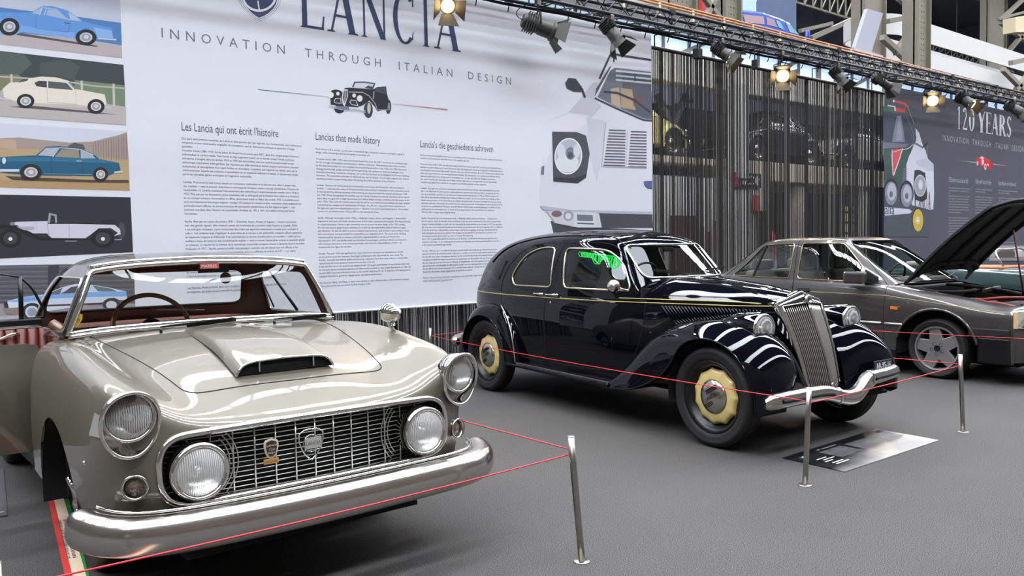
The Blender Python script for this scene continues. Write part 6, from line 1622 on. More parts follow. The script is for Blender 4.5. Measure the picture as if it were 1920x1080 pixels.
for sgn_ in (-1, 1):
    for nm, nt_ in (('front_wing', fend), ('rear_wing', rear)):
        g_ = spline_net(nt_, 90, 36); g_[:, :, 1] *= sgn_
        lipg = np.stack([g_[:, -1], g_[:, -1]-np.array([0, sgn_*.012, -.004]), g_[:, -1]-np.array([0, sgn_*.10, -.01])], 1)
        wgo = MB().grid(g_).grid(lipg).obj(nm, MIDNIGHT, saloon)
        MB().tube(g_[:, -1], .0065, 6).obj('wing_edge', MIDNIGHT, wgo)
        if nm == 'rear_wing': MB().tube(curve([(-2.55, sgn_*.640, .80), (-2.42, sgn_*.672, .715), (-2.32, sgn_*.695, .60), (-2.26, sgn_*.706, .45), (-2.235, sgn_*.708, .315)], 24), .006, 6).obj('wing_beading', CREAMTRIM, wgo)
    well(saloon, (0, sgn_*.70, .33), (0, sgn_, 0), .375, .30); well(saloon, (-2.75, sgn_*.70, .33), (0, sgn_, 0), .365, .26)
    # head lamp pods
    c = np.array([.235, sgn_*.46, .779]); MB().lathe([(0, -.40), (.035, -.34), (.062, -.24), (.084, -.13), (.097, -.04), (.099, 0)], c, (1, 0, -.04), 32).obj('lamp_pod', MIDNIGHT, saloon)
    MB().tube([c+np.array([-.02, 0, .10]), c+np.array([-.20, -sgn_*.0, .085]), c+np.array([-.36, 0, .03])], .004, 5).obj('pod_moulding', CHROME, saloon)
    headlamp(saloon, tuple(c+np.array([.012, 0, 0])), (1, 0, -.04), .088, rim=.010, depth=.03)
    # running board
    rb = MB().slab([(-2.30, sgn_*.58, .285), (-2.36, sgn_*.735, .285), (-.98, sgn_*.735, .268), (-.95, sgn_*.55, .275)], (0, 0, .028)).obj('running_board', MIDNIGHT, saloon, bevel=.008)
    mb = MB()
    for y in (.625, .65, .675, .70): mb.bar((-2.30, sgn_*y, .320), (-1.0, sgn_*y, .303), .013, .010)
    mb.obj('tread_strip', CHROME_WORN, rb)
    MB().box(-2.35, -.95, min(sgn_*.5, sgn_*.62), max(sgn_*.5, sgn_*.62), .28, .36).obj('sill', MIDNIGHT, saloon)
    for x in (0, -2.75): wheel(saloon, (x, sgn_*.625, .332), (0, sgn_, 0), .332, .152, .238, 'cream')
# grille
def gl(t, s): # t: 0 top .. 1 bottom, s: -1 .. 1 across
    e = np.array([.175, .202, .902])*(1-t)+np.array([.352, .160, .388])*t; r_ = np.array([.226, 0, .922])*(1-t)+np.array([.418, 0, .352])*t
    a = abs(s); p_ = r_*(1-a)+e*a; p_[1] *= (1 if s >= 0 else -1); p_[0] += .018*sin(PI*t); return p_


MB().add([tuple(gl(t, s)-np.array([.025, 0, 0])) for t in np.linspace(0, 1, 12) for s in np.linspace(-1, 1, 13)], [(i*13+j, i*13+j+1, (i+1)*13+j+1, (i+1)*13+j) for i in range(11) for j in range(12)]).obj('grille_backing', mat('brown_radiator', (30, 20, 14), .8), saloon)
mb = MB()
for k in range(1, 13):
    for sg in (-1, 1): mb.tube([tuple(gl(t, sg*k/13.0)) for t in np.linspace(0, 1, 12)], .0021, 6)
mb.obj('grille_bar', BARCHROME, saloon)
fm = MB().tube([tuple(gl(t, 0)+np.array([.006, 0, 0])) for t in np.linspace(0, .965, 14)], [.009]*13+[.007], 8)
fm.tube([tuple(gl(.955, 0)+np.array([.012, .014*cos(a), .026*sin(a)])) for a in np.linspace(0, 2*PI, 20, endpoint=False)], .004, 6, closed=True)
for sg in (-1, 1):
    rows = []
    for t in np.linspace(0, 1, 14):
        i_ = gl(t, sg); o_ = np.array([.148, sg*.240, .922])*(1-t)+np.array([.332, sg*.184, .382])*t+np.array([.018*sin(PI*t), 0, 0]); b_ = o_+np.array([-.07, -sg*.0, 0]); m_ = (i_+o_)/2+np.array([.018, sg*.004, .0]); rows.append([i_-np.array([.02, 0, 0]), i_+np.array([.010, 0, .004]), m_, o_, b_])
    fm.grid(spline_net(rows, 30, 16))
    fm.tube([tuple(gl(t, sg)+np.array([.010, 0, .002])) for t in np.linspace(0, 1, 14)], .005, 6)
    fm.tube([tuple(np.array(gl(1, sg*(1-u)))+np.array([.008, 0, -.006])) for u in np.linspace(0, 1, 8)], .006, 6)
    cap = []
    for u in np.linspace(0, 1, 9):
        lo_ = gl(0, sg*u)+np.array([.010, 0, .004]); hi = np.array([.152+.02*(1-u), sg*.240*u, .995-.073*u]); bk = hi+np.array([-.05, 0, .004]); cap.append([lo_, (lo_*.55+hi*.45)+np.array([.006, 0, -.004]), hi+np.array([.004, 0, 0]), bk])
    fm.grid(np.array(cap)); fm.tube([c_[0] for c_ in cap], .0045, 6); fm.tube([c_[2] for c_ in cap], .0045, 6)
fm.obj('grille_shell', CHROME, saloon)
bc = np.array([.238, 0, .944]); bd = MB().lathe([(.028, -.012), (.030, .004), (.024, .010), (.021, .007), (0, .007)], bc, (1, 0, .35), 28).obj('grille_badge', CHROME, saloon); MB().obox(bc+np.array([.010, 0, .004]), (.002, 0, .0), (0, .008, 0), (-.001, 0, .008)).obj('badge_field', NAVY, bd)
# bumper
bw = curve([(.47, -.735, .362), (.515, -.66, .378), (.54, -.50, .388), (.545, -.30, .388), (.56, -.22, .378), (.575, -.10, .345), (.575, .03, .348), (.555, .14, .40), (.53, .24, .425), (.51, .40, .428), (.48, .56, .43), (.455, .64, .43)], 120)
prb = [(-.03, .044), (.012, .048), (.034, .034), (.040, .014), (.036, .0), (.040, -.014), (.034, -.034), (.012, -.048), (-.03, -.044)]
T = np.gradient(bw, axis=0); T /= np.linalg.norm(T, axis=1)[:, None]; Nn = np.cross(T, [0, 0, 1.0]); Nn /= np.linalg.norm(Nn, axis=1)[:, None]
Gb = np.array([[p_+Nn[i]*a+np.array([0, 0, b_*min(1, .62+min(i, 119-i)/9)]) for a, b_ in prb] for i, p_ in enumerate(bw)])
bg_ = spline_net(Gb[::3], 100, 26); bmo = MB().grid(bg_).poly(list(bg_[0])).poly(list(bg_[-1][::-1])).obj('front_bumper', CHROME_WORN, saloon)
for i0, i1 in ((10, 44), (86, 114)):
    MB().tube([tuple(bw[i]+Nn[i]*.042) for i in range(i0, i1)], .0135, 8).obj('rubber_insert', SOFTBLACK, bmo)
for i0 in (49, 84): MB().tube([tuple(bw[i0]+Nn[i0]*(a+.004)+np.array([0, 0, b_*1.06])) for a, b_ in prb], .005, 6).obj('bumper_seam', CHROME, bmo)
MB().tube(curve([(-3.35, -.66, .40), (-3.56, -.50, .41), (-3.70, 0, .41), (-3.56, .50, .41), (-3.35, .66, .40)], 30), .045, 10).obj('rear_bumper', CHROME_WORN, saloon)
for sgn_ in (-1, 1): MB().bar((.30, sgn_*.30, .36), (.53, sgn_*.30, .39), .04, .03).obj('bumper_iron', BLACK, saloon)
# number plate AR-95-16
pc = np.array([.51, .425, .492]); px_ = np.array([-.10, .99, -.02]); px_ /= np.linalg.norm(px_); pz = np.array([-.16, .0, 1]); pz -= px_*(pz@px_); pz /= np.linalg.norm(pz); pn = np.cross(px_, pz)
npl = MB().obox(pc, px_*.122, pz*.034, pn*.003).obj('number_plate', mat('plate_navy', (24, 26, 40), .4), saloon, bevel=.004)
mb = MB(); ww = text_mesh(MB(), 'AR-95-16', .055, (0, 0, 0), (1, 0, 0), (0, 0, 1)); text_mesh(mb, 'AR-95-16', .055, pc+pn*.0042-px_*.10-pz*.019, px_, pz, sx=.20/ww); mb.obj('plate_lettering', WHITE, npl)
MB().bar(pc-pz*.03, pc-pz*.075, .02, .006).obj('plate_bracket', BLACK, npl)
# ================================================================== grey saloon with its bonnet up
TO = (8.7676, 3.5996, 0)
grey = thing('saloon_car', 'dark grey four door saloon with raised bonnet and five spoke alloy wheel', 'car', TO, R(-92))
tl = [
 [(.80, 0, .22), (.80, .35, .22), (.785, .54, .22), (.76, .61, .22), (.73, .65, .22), (.69, .675, .215), (.66, .685, .21), (.62, .69, .20)],
 [(.86, 0, .45), (.86, .35, .45), (.84, .54, .45), (.80, .62, .45), (.765, .66, .45), (.72, .69, .44), (.69, .695, .36), (.66, .695, .20)],
 [(.84, 0, .62), (.838, .35, .62), (.815, .54, .62), (.785, .61, .62), (.75, .655, .61), (.71, .695, .57), (.69, .705, .42), (.68, .70, .20)],
 [(.80, 0, .70), (.798, .35, .70), (.775, .55, .695), (.745, .62, .685), (.715, .66, .668), (.69, .702, .62), (.68, .71, .45), (.67, .70, .20)],
 [(.55, 0, .755), (.55, .35, .75), (.55, .56, .735), (.55, .635, .715), (.55, .672, .69), (.55, .712, .64), (.55, .716, .48), (.55, .70, .20)],
 [(.2, 0, .81), (.2, .35, .805), (.2, .575, .79), (.2, .65, .77), (.2, .69, .73), (.2, .72, .655), (.2, .722, .49), (.2, .70, .19)],
 [(-.2, 0, .86), (-.2, .35, .855), (-.2, .585, .84), (-.2, .66, .82), (-.2, .70, .775), (-.2, .722, .665), (-.2, .724, .5), (-.2, .70, .18)],
 [(-.5, 0, .905), (-.5, .35, .90), (-.5, .59, .885), (-.5, .665, .862), (-.5, .702, .80), (-.5, .724, .67), (-.5, .725, .5), (-.5, .70, .18)],
 [(-.9, 0, .92), (-.9, .35, .915), (-.9, .595, .90), (-.9, .67, .878), (-.9, .703, .82), (-.9, .724, .67), (-.9, .725, .5), (-.9, .70, .18)],
 [(-1.5, 0, .935), (-1.5, .35, .93), (-1.5, .6, .92), (-1.5, .672, .898), (-1.5, .703, .835), (-1.5, .724, .67), (-1.5, .725, .5), (-1.5, .70, .18)],
 [(-2.2, 0, .945), (-2.2, .35, .942), (-2.2, .6, .935), (-2.2, .67, .912), (-2.2, .70, .845), (-2.2, .72, .67), (-2.2, .722, .5), (-2.2, .70, .18)],
 [(-2.75, 0, .96), (-2.75, .35, .958), (-2.75, .575, .95), (-2.75, .645, .928), (-2.75, .68, .855), (-2.75, .705, .67), (-2.75, .706, .5), (-2.75, .685, .20)],
 [(-3.2, 0, .945), (-3.2, .35, .943), (-3.2, .555, .935), (-3.2, .62, .912), (-3.2, .655, .84), (-3.2, .68, .66), (-3.2, .68, .5), (-3.2, .66, .22)],
 [(-3.42, 0, .90), (-3.42, .35, .898), (-3.41, .53, .89), (-3.40, .59, .868), (-3.39, .62, .81), (-3.39, .645, .65), (-3.39, .645, .5), (-3.38, .63, .25)],
 [(-3.50, 0, .65), (-3.50, .35, .65), (-3.485, .52, .65), (-3.46, .575, .64), (-3.45, .60, .62), (-3.44, .62, .56), (-3.43, .625, .45), (-3.42, .62, .27)],
 [(-3.48, 0, .35), (-3.48, .35, .35), (-3.46, .5, .35), (-3.44, .55, .345), (-3.43, .58, .34), (-3.42, .60, .33), (-3.42, .61, .31), (-3.41, .61, .28)]]
TG = spline_net(tl, 260, 70)
tp = Piece.from_grid(mirror_grid(TG, 1))
for cx in (0, -2.45):
    V = tp.V; _, tp = tp.clip(far(V, np.abs(V[:, 1]) > .45, np.hypot(V[:, 0]-cx, V[:, 2]-.275)-.385))
V = tp.V; bay = rpoly([(.70, -.60), (.70, .60), (-.30, .615), (-.42, .55), (-.42, -.55), (-.30, -.615)], .06)
_, tp = tp.clip(far(V, V[:, 2] > .6, sdf(V[:, :2], bay)))
V = tp.V; cab = rpoly([(-.52, -.60), (-.52, .60), (-2.5, .58), (-2.5, -.58)], .08); _, tp = tp.clip(far(V, V[:, 2] > .8, sdf(V[:, :2], cab)))
tdoors = []
tfd = rpoly([(-.50, 1.1), (-.52, .12), (-1.52, .12), (-1.58, 1.1)], [.01, .06, .06, .01]); trd = rpoly([(-1.586, 1.1), (-1.526, .12), (-2.0, .12), (-2.10, .45), (-2.40, .70), (-2.50, 1.1)], [.01, .06, .1, .2, .1, .01])
for sgn_ in (-1, 1):
    for nm, pl in (('front_door', tfd), ('rear_door', trd)):
        V = tp.V; d_, tp = tp.clip(far(V, (V[:, 1]*sgn_ > .5) & (V[:, 2] < 1.0), sdf(V[:, [0, 2]], pl))); tdoors.append((nm, d_))
MB().piece(tp).obj('body', GREYMET, grey)
for nm, d_ in tdoors:
    do = MB().piece(d_).obj(nm, GREYMET, grey); line_on(d_, .003, DARK, 'panel_gap', do, .03)


def ty(x, z, G=TG): return side_y(x, z, G)


tg = [
 [(-.27, 0, .905), (-.29, .3, .905), (-.37, .52, .90), (-.42, .605, .89), (-.45, .635, .875), (-.46, .662, .862)],
 [(-.64, 0, 1.14), (-.655, .28, 1.136), (-.72, .455, 1.12), (-.76, .525, 1.105), (-.79, .60, .99), (-.80, .668, .875)],
 [(-1.00, 0, 1.335), (-1.01, .26, 1.332), (-1.04, .42, 1.32), (-1.07, .492, 1.297), (-1.09, .585, 1.1), (-1.1, .67, .884)],
 [(-1.3, 0, 1.364), (-1.3, .26, 1.362), (-1.3, .44, 1.352), (-1.3, .52, 1.322), (-1.3, .602, 1.12), (-1.3, .672, .89)],
 [(-1.7, 0, 1.366), (-1.7, .26, 1.364), (-1.7, .45, 1.352), (-1.7, .528, 1.322), (-1.7, .608, 1.12), (-1.7, .674, .90)],
 [(-2.05, 0, 1.345), (-2.05, .26, 1.342), (-2.05, .43, 1.33), (-2.05, .51, 1.30), (-2.05, .60, 1.12), (-2.05, .67, .908)],
 [(-2.35, 0, 1.215), (-2.34, .26, 1.213), (-2.32, .42, 1.195), (-2.30, .49, 1.17), (-2.32, .575, 1.05), (-2.34, .655, .92)],
 [(-2.72, 0, .965), (-2.70, .28, .965), (-2.66, .44, .963), (-2.62, .54, .96), (-2.6, .605, .95), (-2.58, .645, .935)]]
TGG = spline_net(tg, 160, 56)
tgp = Piece.from_grid(mirror_grid(TGG, 1)); twins = []
fwp = rpoly([(-.66, .895), (-.72, .955), (-1.075, 1.296), (-1.545, 1.305), (-1.535, .918)], [.02, .05, .05, .03, .03])
rwp2 = rpoly([(-1.64, .922), (-1.645, 1.303), (-2.06, 1.288), (-2.43, .935)], [.03, .03, .04, .03])
for sgn_ in (-1, 1):
    for nm, pl in (('front_side_window', fwp), ('rear_side_window', rwp2)):
        V = tgp.V; w_, tgp = tgp.clip(far(V, (V[:, 1]*sgn_ > .35), sdf(V[:, [0, 2]], pl))); twins.append((nm, w_))
V = tgp.V; w_, tgp = tgp.clip(far(V, V[:, 0] > -1.06, sdf(V[:, 1:], rpoly([(-.58, .91), (.58, .91), (.455, 1.32), (-.455, 1.32)], .05)))); twins.append(('windscreen', w_))
V = tgp.V; w_, tgp = tgp.clip(far(V, V[:, 0] < -2.08, sdf(V[:, 1:], rpoly([(-.52, .99), (.52, .99), (.42, 1.30), (-.42, 1.30)], .05)))); twins.append(('rear_window', w_))
MB().piece(tgp).obj('roof', GREYMET, grey)
sg0 = -1 if tgp.normals()[np.argmax(tgp.V[:, 2]), 2] > 0 else 1
MB().piece(tgp, off=.016*sg0).obj('headlining', mat('grey_headlining', (66, 64, 62), .9), grey)
GOLDTRIM = mat('brass_toned_trim', (190, 168, 130), .2, 1.0)
for nm, w_ in twins:
    o = MB().piece(w_, off=.005*sg0).obj(nm, TINTED if 'side' in nm else glass('shaded_windscreen_glass', (.80, .85, .83), .55), grey); line_on(w_, .0075, GOLDTRIM if 'side' in nm else SOFTBLACK, 'window_trim', o, .025)
for sgn_ in (-1, 1):
    a, b_ = (-2.03, 1.285), (-2.12, .93); MB().bar((a[0], sgn_*(ty(*a, TGG)+.002), a[1]), (b_[0], sgn_*(ty(*b_, TGG)+.002), b_[1]), .03, .02).obj('quarter_post', SOFTBLACK, grey)
    mb = MB(); pl = curve([(-1.582, 0, .90), (-1.60, 0, 1.31), (-1.60, 0, 1.335)], 16); mb.tube([(q[0], sgn_*(ty(q[0], q[2], TGG)+.001), q[2]) for q in pl], .003, 5)
    pl = curve([(-.52, 0, .88), (-.76, 0, 1.09), (-1.06, 0, 1.31), (-1.3, 0, 1.335), (-2.05, 0, 1.315), (-2.35, 0, 1.12), (-2.52, 0, .94)], 50); mb.tube([(q[0], sgn_*(ty(q[0], q[2], TGG)+.001), q[2]) for q in pl], .003, 5); mb.obj('door_gap', DARK, grey)
    # side moulding, coachline, handle, repeater
    mb = MB(); [mb.tube([(x, sgn_*(ty(x, .505)+.004), .505-.006*(x+1.5)) for x in np.linspace(xa, xb, 8)], .0115, 8) for xa, xb in ((-.50, -.315), (-1.50, -.535))]; mb.obj('side_moulding', BARCHROME, grey)
    MB().tube([(x, sgn_*(ty(x, z)+.0015), z) for x, z in [(-2.9+i*.1, np.interp(-2.9+i*.1, [-2.9, -.5, .62], [.80, .775, .655])) for i in range(36)]], .0022, 5).obj('coachline', PIN, grey)
    hd = MB().box(-1.50, -1.36, min(sgn_*.70, sgn_*.722), max(sgn_*.70, sgn_*.722), .792, .822).obj('door_handle', SOFTBLACK, grey, bevel=.008); MB().tube([(-1.51, sgn_*.722, .795), (-1.35, sgn_*.722, .793)], .012, 8).obj('handle_lever', SOFTBLACK, hd)
    MB().obox((-.405, sgn_*.722, .654), (.036, 0, -.002), (0, .008, 0), (0, 0, .015)).obj('side_repeater', AMBER, grey, bevel=.004)
    mir = MB().obox((-.78, sgn_*.79, .952), (.115, 0, .0), (.02, sgn_*.075, 0), (0, 0, .062)).obj('door_mirror', GREYMET, grey, bevel=.028, seg=3)
    MB().slab([(-.60, sgn_*.655, .90), (-.60, sgn_*.655, .955), (-.74, sgn_*.645, 1.03), (-.76, sgn_*.655, .90)], (0, sgn_*.03, 0)).obj('mirror_foot', SOFTBLACK, mir, bevel=.006)
    # bumper wrap, lower black band, arch lip
    MB().box(.30, .66, min(sgn_*.66, sgn_*.732), max(sgn_*.66, sgn_*.732), .435, .512).obj('bumper_strip', SOFTBLACK, grey, bevel=.012)
    bw_ = MB().box(.37, .66, min(sgn_*.62, sgn_*.718), max(sgn_*.62, sgn_*.718), .19, .435).obj('bumper_corner', BLACK, grey, bevel=.02)
    MB().box(-2.05, -.38, min(sgn_*.66, sgn_*.731), max(sgn_*.66, sgn_*.731), .10, .26).obj('sill_skirt', BLACK, grey, bevel=.015)
    for cx in (0, -2.45):
        al = MB().tube([(cx+.388*cos(a), sgn_*.726, .275+.388*sin(a)) for a in np.linspace(R(12), R(168), 40)], .013, 8).obj('arch_lip', GREYMET, grey)
        MB().lathe([(.384, 0), (.384, -.22)], (cx, sgn_*.722, .275), (0, sgn_, 0), 40, a0=-.15, a1=PI+.15).obj('arch_liner', SOFTBLACK, grey)
        well(grey, (cx, sgn_*.715, .285), (0, sgn_, 0), .383, .26)
        wheel(grey, (cx, sgn_*.615, .287), (0, sgn_, 0), .287, .19, .213, 'star')
    hl = MB().slab([(.690, sgn_*.708, .525), (.775, sgn_*.66, .53), (.835, sgn_*.50, .535), (.835, sgn_*.50, .675), (.765, sgn_*.655, .682), (.697, sgn_*.700, .686)], (.012, sgn_*.012, 0)).obj('headlamp', mat('square_lamp_glass', (206, 202, 186), .15, .3, coat=.8), grey, bevel=.008)
    MB().obox((.70, sgn_*.706, .60), (.018, -sgn_*.006, 0), (0, .012, 0), (0, 0, .078)).obj('corner_lamp', mat('pale_amber', (220, 190, 140), .2, coat=.8), hl, bevel=.006)
MB().box(.78, .90, -.62, .62, .27, .47).obj('front_bumper', SOFTBLACK, grey, bevel=.03); MB().box(.80, .85, -.44, .44, .54, .70).obj('grille', CHROME, grey, bevel=.01)
MB().box(-3.56, -3.40, -.62, .62, .30, .48).obj('rear_bumper', SOFTBLACK, grey, bevel=.03)
MB().box(-3.3, .6, -.40, .40, .14, .20).obj('underbody', DARK, grey); MB().box(-2.5, -.45, -.66, .66, .18, .24).obj('cabin_floor', DARK, grey); MB().box(-.48, -.45, -.62, .62, .2, .88).obj('bulkhead', DARK, grey)
# engine bay
bayo = MB().box(-.44, .72, -.58, .58, .40, .60).obj('engine_bay', DARK, grey)
mb = MB(); mb.box(-.28, .12, -.38, .30, .56, .70)
for k in range(9): mb.box(-.26+k*.042, -.236+k*.042, -.38, .30, .70, .715)
mb.obj('intake_cover', mat('ribbed_alloy', (96, 88, 82), .5, .5), grey, bevel=.006)
mb = MB(); mb.box(.18, .5, -.5, -.1, .52, .70); mb.box(.2, .62, .05, .5, .5, .69); mb.box(-.42, -.32, -.55, .55, .6, .86); mb.obj('engine_block', SOFTBLACK, grey, bevel=.02)
HOSE = mat('red_hose', (150, 52, 48), .5)
for pts in ([(.0, -.45, .70), (.2, -.42, .745), (.4, -.45, .72), (.55, -.40, .70)], [(.1, -.30, .72), (.3, -.1, .75), (.45, .2, .74)], [(.25, -.52, .715), (.42, -.52, .735), (.60, -.48, .70)]): MB().tube(curve(pts, 16), .013, 8).obj('red_hose', HOSE, grey)
for pts in ([(-.35, -.5, .82), (-.2, -.3, .80), (-.1, .1, .79), (-.15, .5, .80)], [(-.1, -.52, .77), (.1, -.50, .76), (.3, -.54, .72)], [(-.3, .1, .86), (0, .3, .82), (.3, .4, .76)], [(-.38, -.55, .86), (-.25, -.56, .845), (-.05, -.57, .81)]): MB().tube(curve(pts, 16), .018, 8).obj('black_hose', SOFTBLACK, grey)
MB().bar((.05, .5, .82), (.05, .15, .80), .03, .03).obj('strut_bar', STEEL, grey)
# raised bonnet
rows, rin = [], []
dirv = np.array([.735, 0, .678]); nrm = np.array([-.678, 0, .735])
for u in np.linspace(0, 1, 18):
    ro, ri = [], []
    for v in np.linspace(-1, 1, 25):
        Lh = 1.07+.10*(1-v*v); hx = -.36+.0*v; u0 = .20*max(0, 1-abs(v)**5)*0 + (.17*(1-(abs(v))**6))
        s_ = u0+(Lh-u0)*u; p_ = np.array([hx, v*(.635-.02*u), .895])+dirv*s_+nrm*(.045*sin(PI*min(1, u*1.0))*.8+.02*(1-v*v)); ro.append(p_); ri.append(p_-nrm*(.022+.02*sin(PI*u)*(1-v*v)))
    rows.append(ro); rin.append(ri)
ro, ri = np.array(rows), np.array(rin)
bo = MB().grid(ro).obj('bonnet', GREYMET, grey)
mb = MB().grid(ri); edge = lambda A: np.vstack([A[0], A[1:, -1], A[-1, ::-1][1:], A[::-1, 0][1:-1]])
e0, e1 = edge(ro), edge(ri); n = len(e0); mb.add(np.vstack([e0, e1]), [(i, (i+1) % n, n+(i+1) % n, n+i) for i in range(n)])
mb.obj('bonnet_lining', mat('bonnet_insulation', (20, 20, 21), .7, bump=(14, .5)), bo)
mb = MB()
for v_ in (-.86, -.3, .3, .86):
    j = int((v_+1)/2*24); mb.tube([tuple(ri[i, j]-nrm*.008) for i in range(1, 17)], .022, 8)
mb.tube([tuple(ri[2, j]-nrm*.008) for j in range(1, 24)], .022, 8); mb.tube([tuple(ri[16, j]-nrm*.008) for j in range(1, 24)], .02, 8); mb.obj('bonnet_rib', mat('bonnet_insulation', (20, 20, 21)), bo)
MB().tube([(.40, .18, .80), (.385, .12, 1.05), (.36, .05, 1.40)], .008, 8).obj('bonnet_stay', mat('dark_red_rod', (110, 36, 40), .4), grey)
# interior
CLOTH = mat('light_grey_cloth', (146, 140, 130), .9, noise=(40, .06))
for y0, y1 in ((-.56, -.08), (.08, .56)):
    st = seat(grey, -1.62, -1.15, y0, y1, .34, .36, CLOTH); MB().box(-1.70, -1.56, y0, y1, .40, 1.0).obj('backrest', CLOTH, st, bevel=.06, seg=3); MB().box(-1.70, -1.60, y0+.10, y1-.10, 1.0, 1.17).obj('headrest', CLOTH, st, bevel=.035, seg=3)
st = seat(grey, -2.25, -1.80, -.58, .58, .36, .38, CLOTH); MB().box(-2.32, -2.16, -.58, .58, .42, 1.0).obj('backrest', CLOTH, st, bevel=.06, seg=3)
for y0, y1 in ((-.48, -.18), (.18, .48)): MB().box(-2.27, -2.18, y0, y1, 1.0, 1.12).obj('headrest', CLOTH, st, bevel=.035, seg=3)
MB().box(-.80, -.50, -.58, .58, .70, .93).obj('dashboard', mat('dark_dash', (58, 52, 48), .7), grey, bevel=.04)
sw = MB().tube([(-.95+.06*sin(a), .30+.175*cos(a), .90+.165*sin(a)) for a in np.linspace(0, 2*PI, 40, endpoint=False)], .012, 8, closed=True).obj('steering_wheel', BLACK, grey); MB().bar((-.95, .13, .9), (-.95, .47, .9), .04, .02).obj('wheel_spoke', BLACK, sw)
for y0 in (.15, -.35): MB().bar((-.33, y0, .915), (-.42, y0+.38, .955), .012, .012).obj('wiper', SOFTBLACK, grey)

# ================================================================== dark green open car in the distance
gc = thing('open_car', 'dark green open car with tan seats seen under the raised bonnet', 'car', (14.3, 5.35, 0), R(-90))
DGREEN = mat('dark_green_paint', (32, 62, 62), .35, .2, coat=1.0)
nt_ = [[(x, 0, zt), (x, w*.55, zt), (x, w*.9, zt-.02), (x, w, zt-.10), (x, w+.02, .5), (x, w-.02, .2)] for x, zt, w in ((2.1, .55, .55), (2.0, .66, .64), (1.5, .74, .70), (.9, .82, .72), (.2, .86, .73), (-.6, .87, .73), (-1.3, .85, .72), (-1.9, .76, .66), (-2.1, .6, .56))]
gp = Piece.from_grid(mirror_grid(spline_net(nt_, 90, 40), 1))
for cx in (1.25, -1.25): V = gp.V; _, gp = gp.clip(far(V, np.abs(V[:, 1]) > .45, np.hypot(V[:, 0]-cx, V[:, 2]-.30)-.36))
V = gp.V; _, gp = gp.clip(far(V, V[:, 2] > .7, sdf(V[:, :2], rpoly([(.15, -.56), (.15, .56), (-1.0, .56), (-1.0, -.56)], .15)))); MB().piece(gp).obj('body', DGREEN, gc)
TAN = mat('tan_leather', (176, 104, 60), .5)
for y0, y1 in ((-.52, -.04), (.04, .52)): seat(gc, -.95, -.45, y0, y1, .35, .93, TAN, back=.15, d=-1)
MB().box(-1.02, .16, -.6, .6, .2, .3).obj('cabin_floor', DARK, gc); MB().box(-1.05, .2, -.62, .62, .845, .87).obj('cockpit_rim', TAN, gc)
for sgn_ in (-1, 1):
    MB().tube([(1.6, sgn_*.735, .60), (-1.7, sgn_*.725, .60)], .012, 6).obj('side_moulding', CHROME, gc)
    for cx in (1.25, -1.25): wheel(gc, (cx, sgn_*.62, .30), (0, sgn_, 0), .30, .15, .2, 'plain'); well(gc, (cx, sgn_*.68, .30), (0, sgn_, 0), .35, .25)
wsm = MB().tube(curve([(.18, -.60, .88), (.05, -.56, 1.10), (.04, 0, 1.14), (.05, .56, 1.10), (.18, .60, .88)], 30), .014, 8).obj('windscreen_frame', CHROME, gc)
MB().poly([(.18, -.60, .88), (.05, -.56, 1.10), (.05, .56, 1.10), (.18, .60, .88)]).obj('windscreen', GLASS, gc)
MB().box(-1.35, -1.0, -.55, .55, .87, .95).obj('folded_hood', mat('white_canvas', (206, 204, 196), .8), gc, bevel=.03)
# printed photographs at the foot of the dark banner, seen beside the raised bonnet
p = Print(sx=5.4, ox=1780, oy=400)
p.P([(440, 330), (900, 325), (900, 480), (400, 480)], (150, 148, 146)); p.P([(455, 450), (530, 345), (640, 360), (700, 450)], (96, 84, 78)); p.P([(660, 440), (700, 350), (800, 340), (800, 440)], (200, 198, 198)); p.E(700, 400, 34, 44, (214, 212, 210))
DB(p.done('car_photograph', None))
# ================================================================== old cars on the rack and the van on the gallery
def beetle_net():
    R_ = []
    for x, zt, zb, w, ws in ((1.74, .42, .40, .40, .46), (1.66, .62, .55, .46, .52), (1.40, .78, .62, .50, .56), (1.05, .88, .72, .53, .60), (.74, .96, .80, .55, .64), (.62, 1.10, .84, .50, .66), (.40, 1.30, .86, .47, .68), (.05, 1.385, .86, .47, .69), (-.35, 1.385, .86, .47, .69), (-.75, 1.29, .86, .45, .68), (-1.10, 1.10, .82, .42, .64), (-1.42, .86, .70, .38, .58), (-1.66, .62, .55, .32, .50), (-1.78, .42, .40, .28, .44)):
        m = (zt+zb)/2; R_.append([(x, 0, zt), (x, w*.5, zt-.015), (x, w*.86, zt-.07*(zt-zb)/.5-.02), (x, w+(ws-w)*.35, m), (x, ws, zb), (x, ws+.01, (zb+.28)/2+.05), (x, ws-.01, .26)])
    return R_


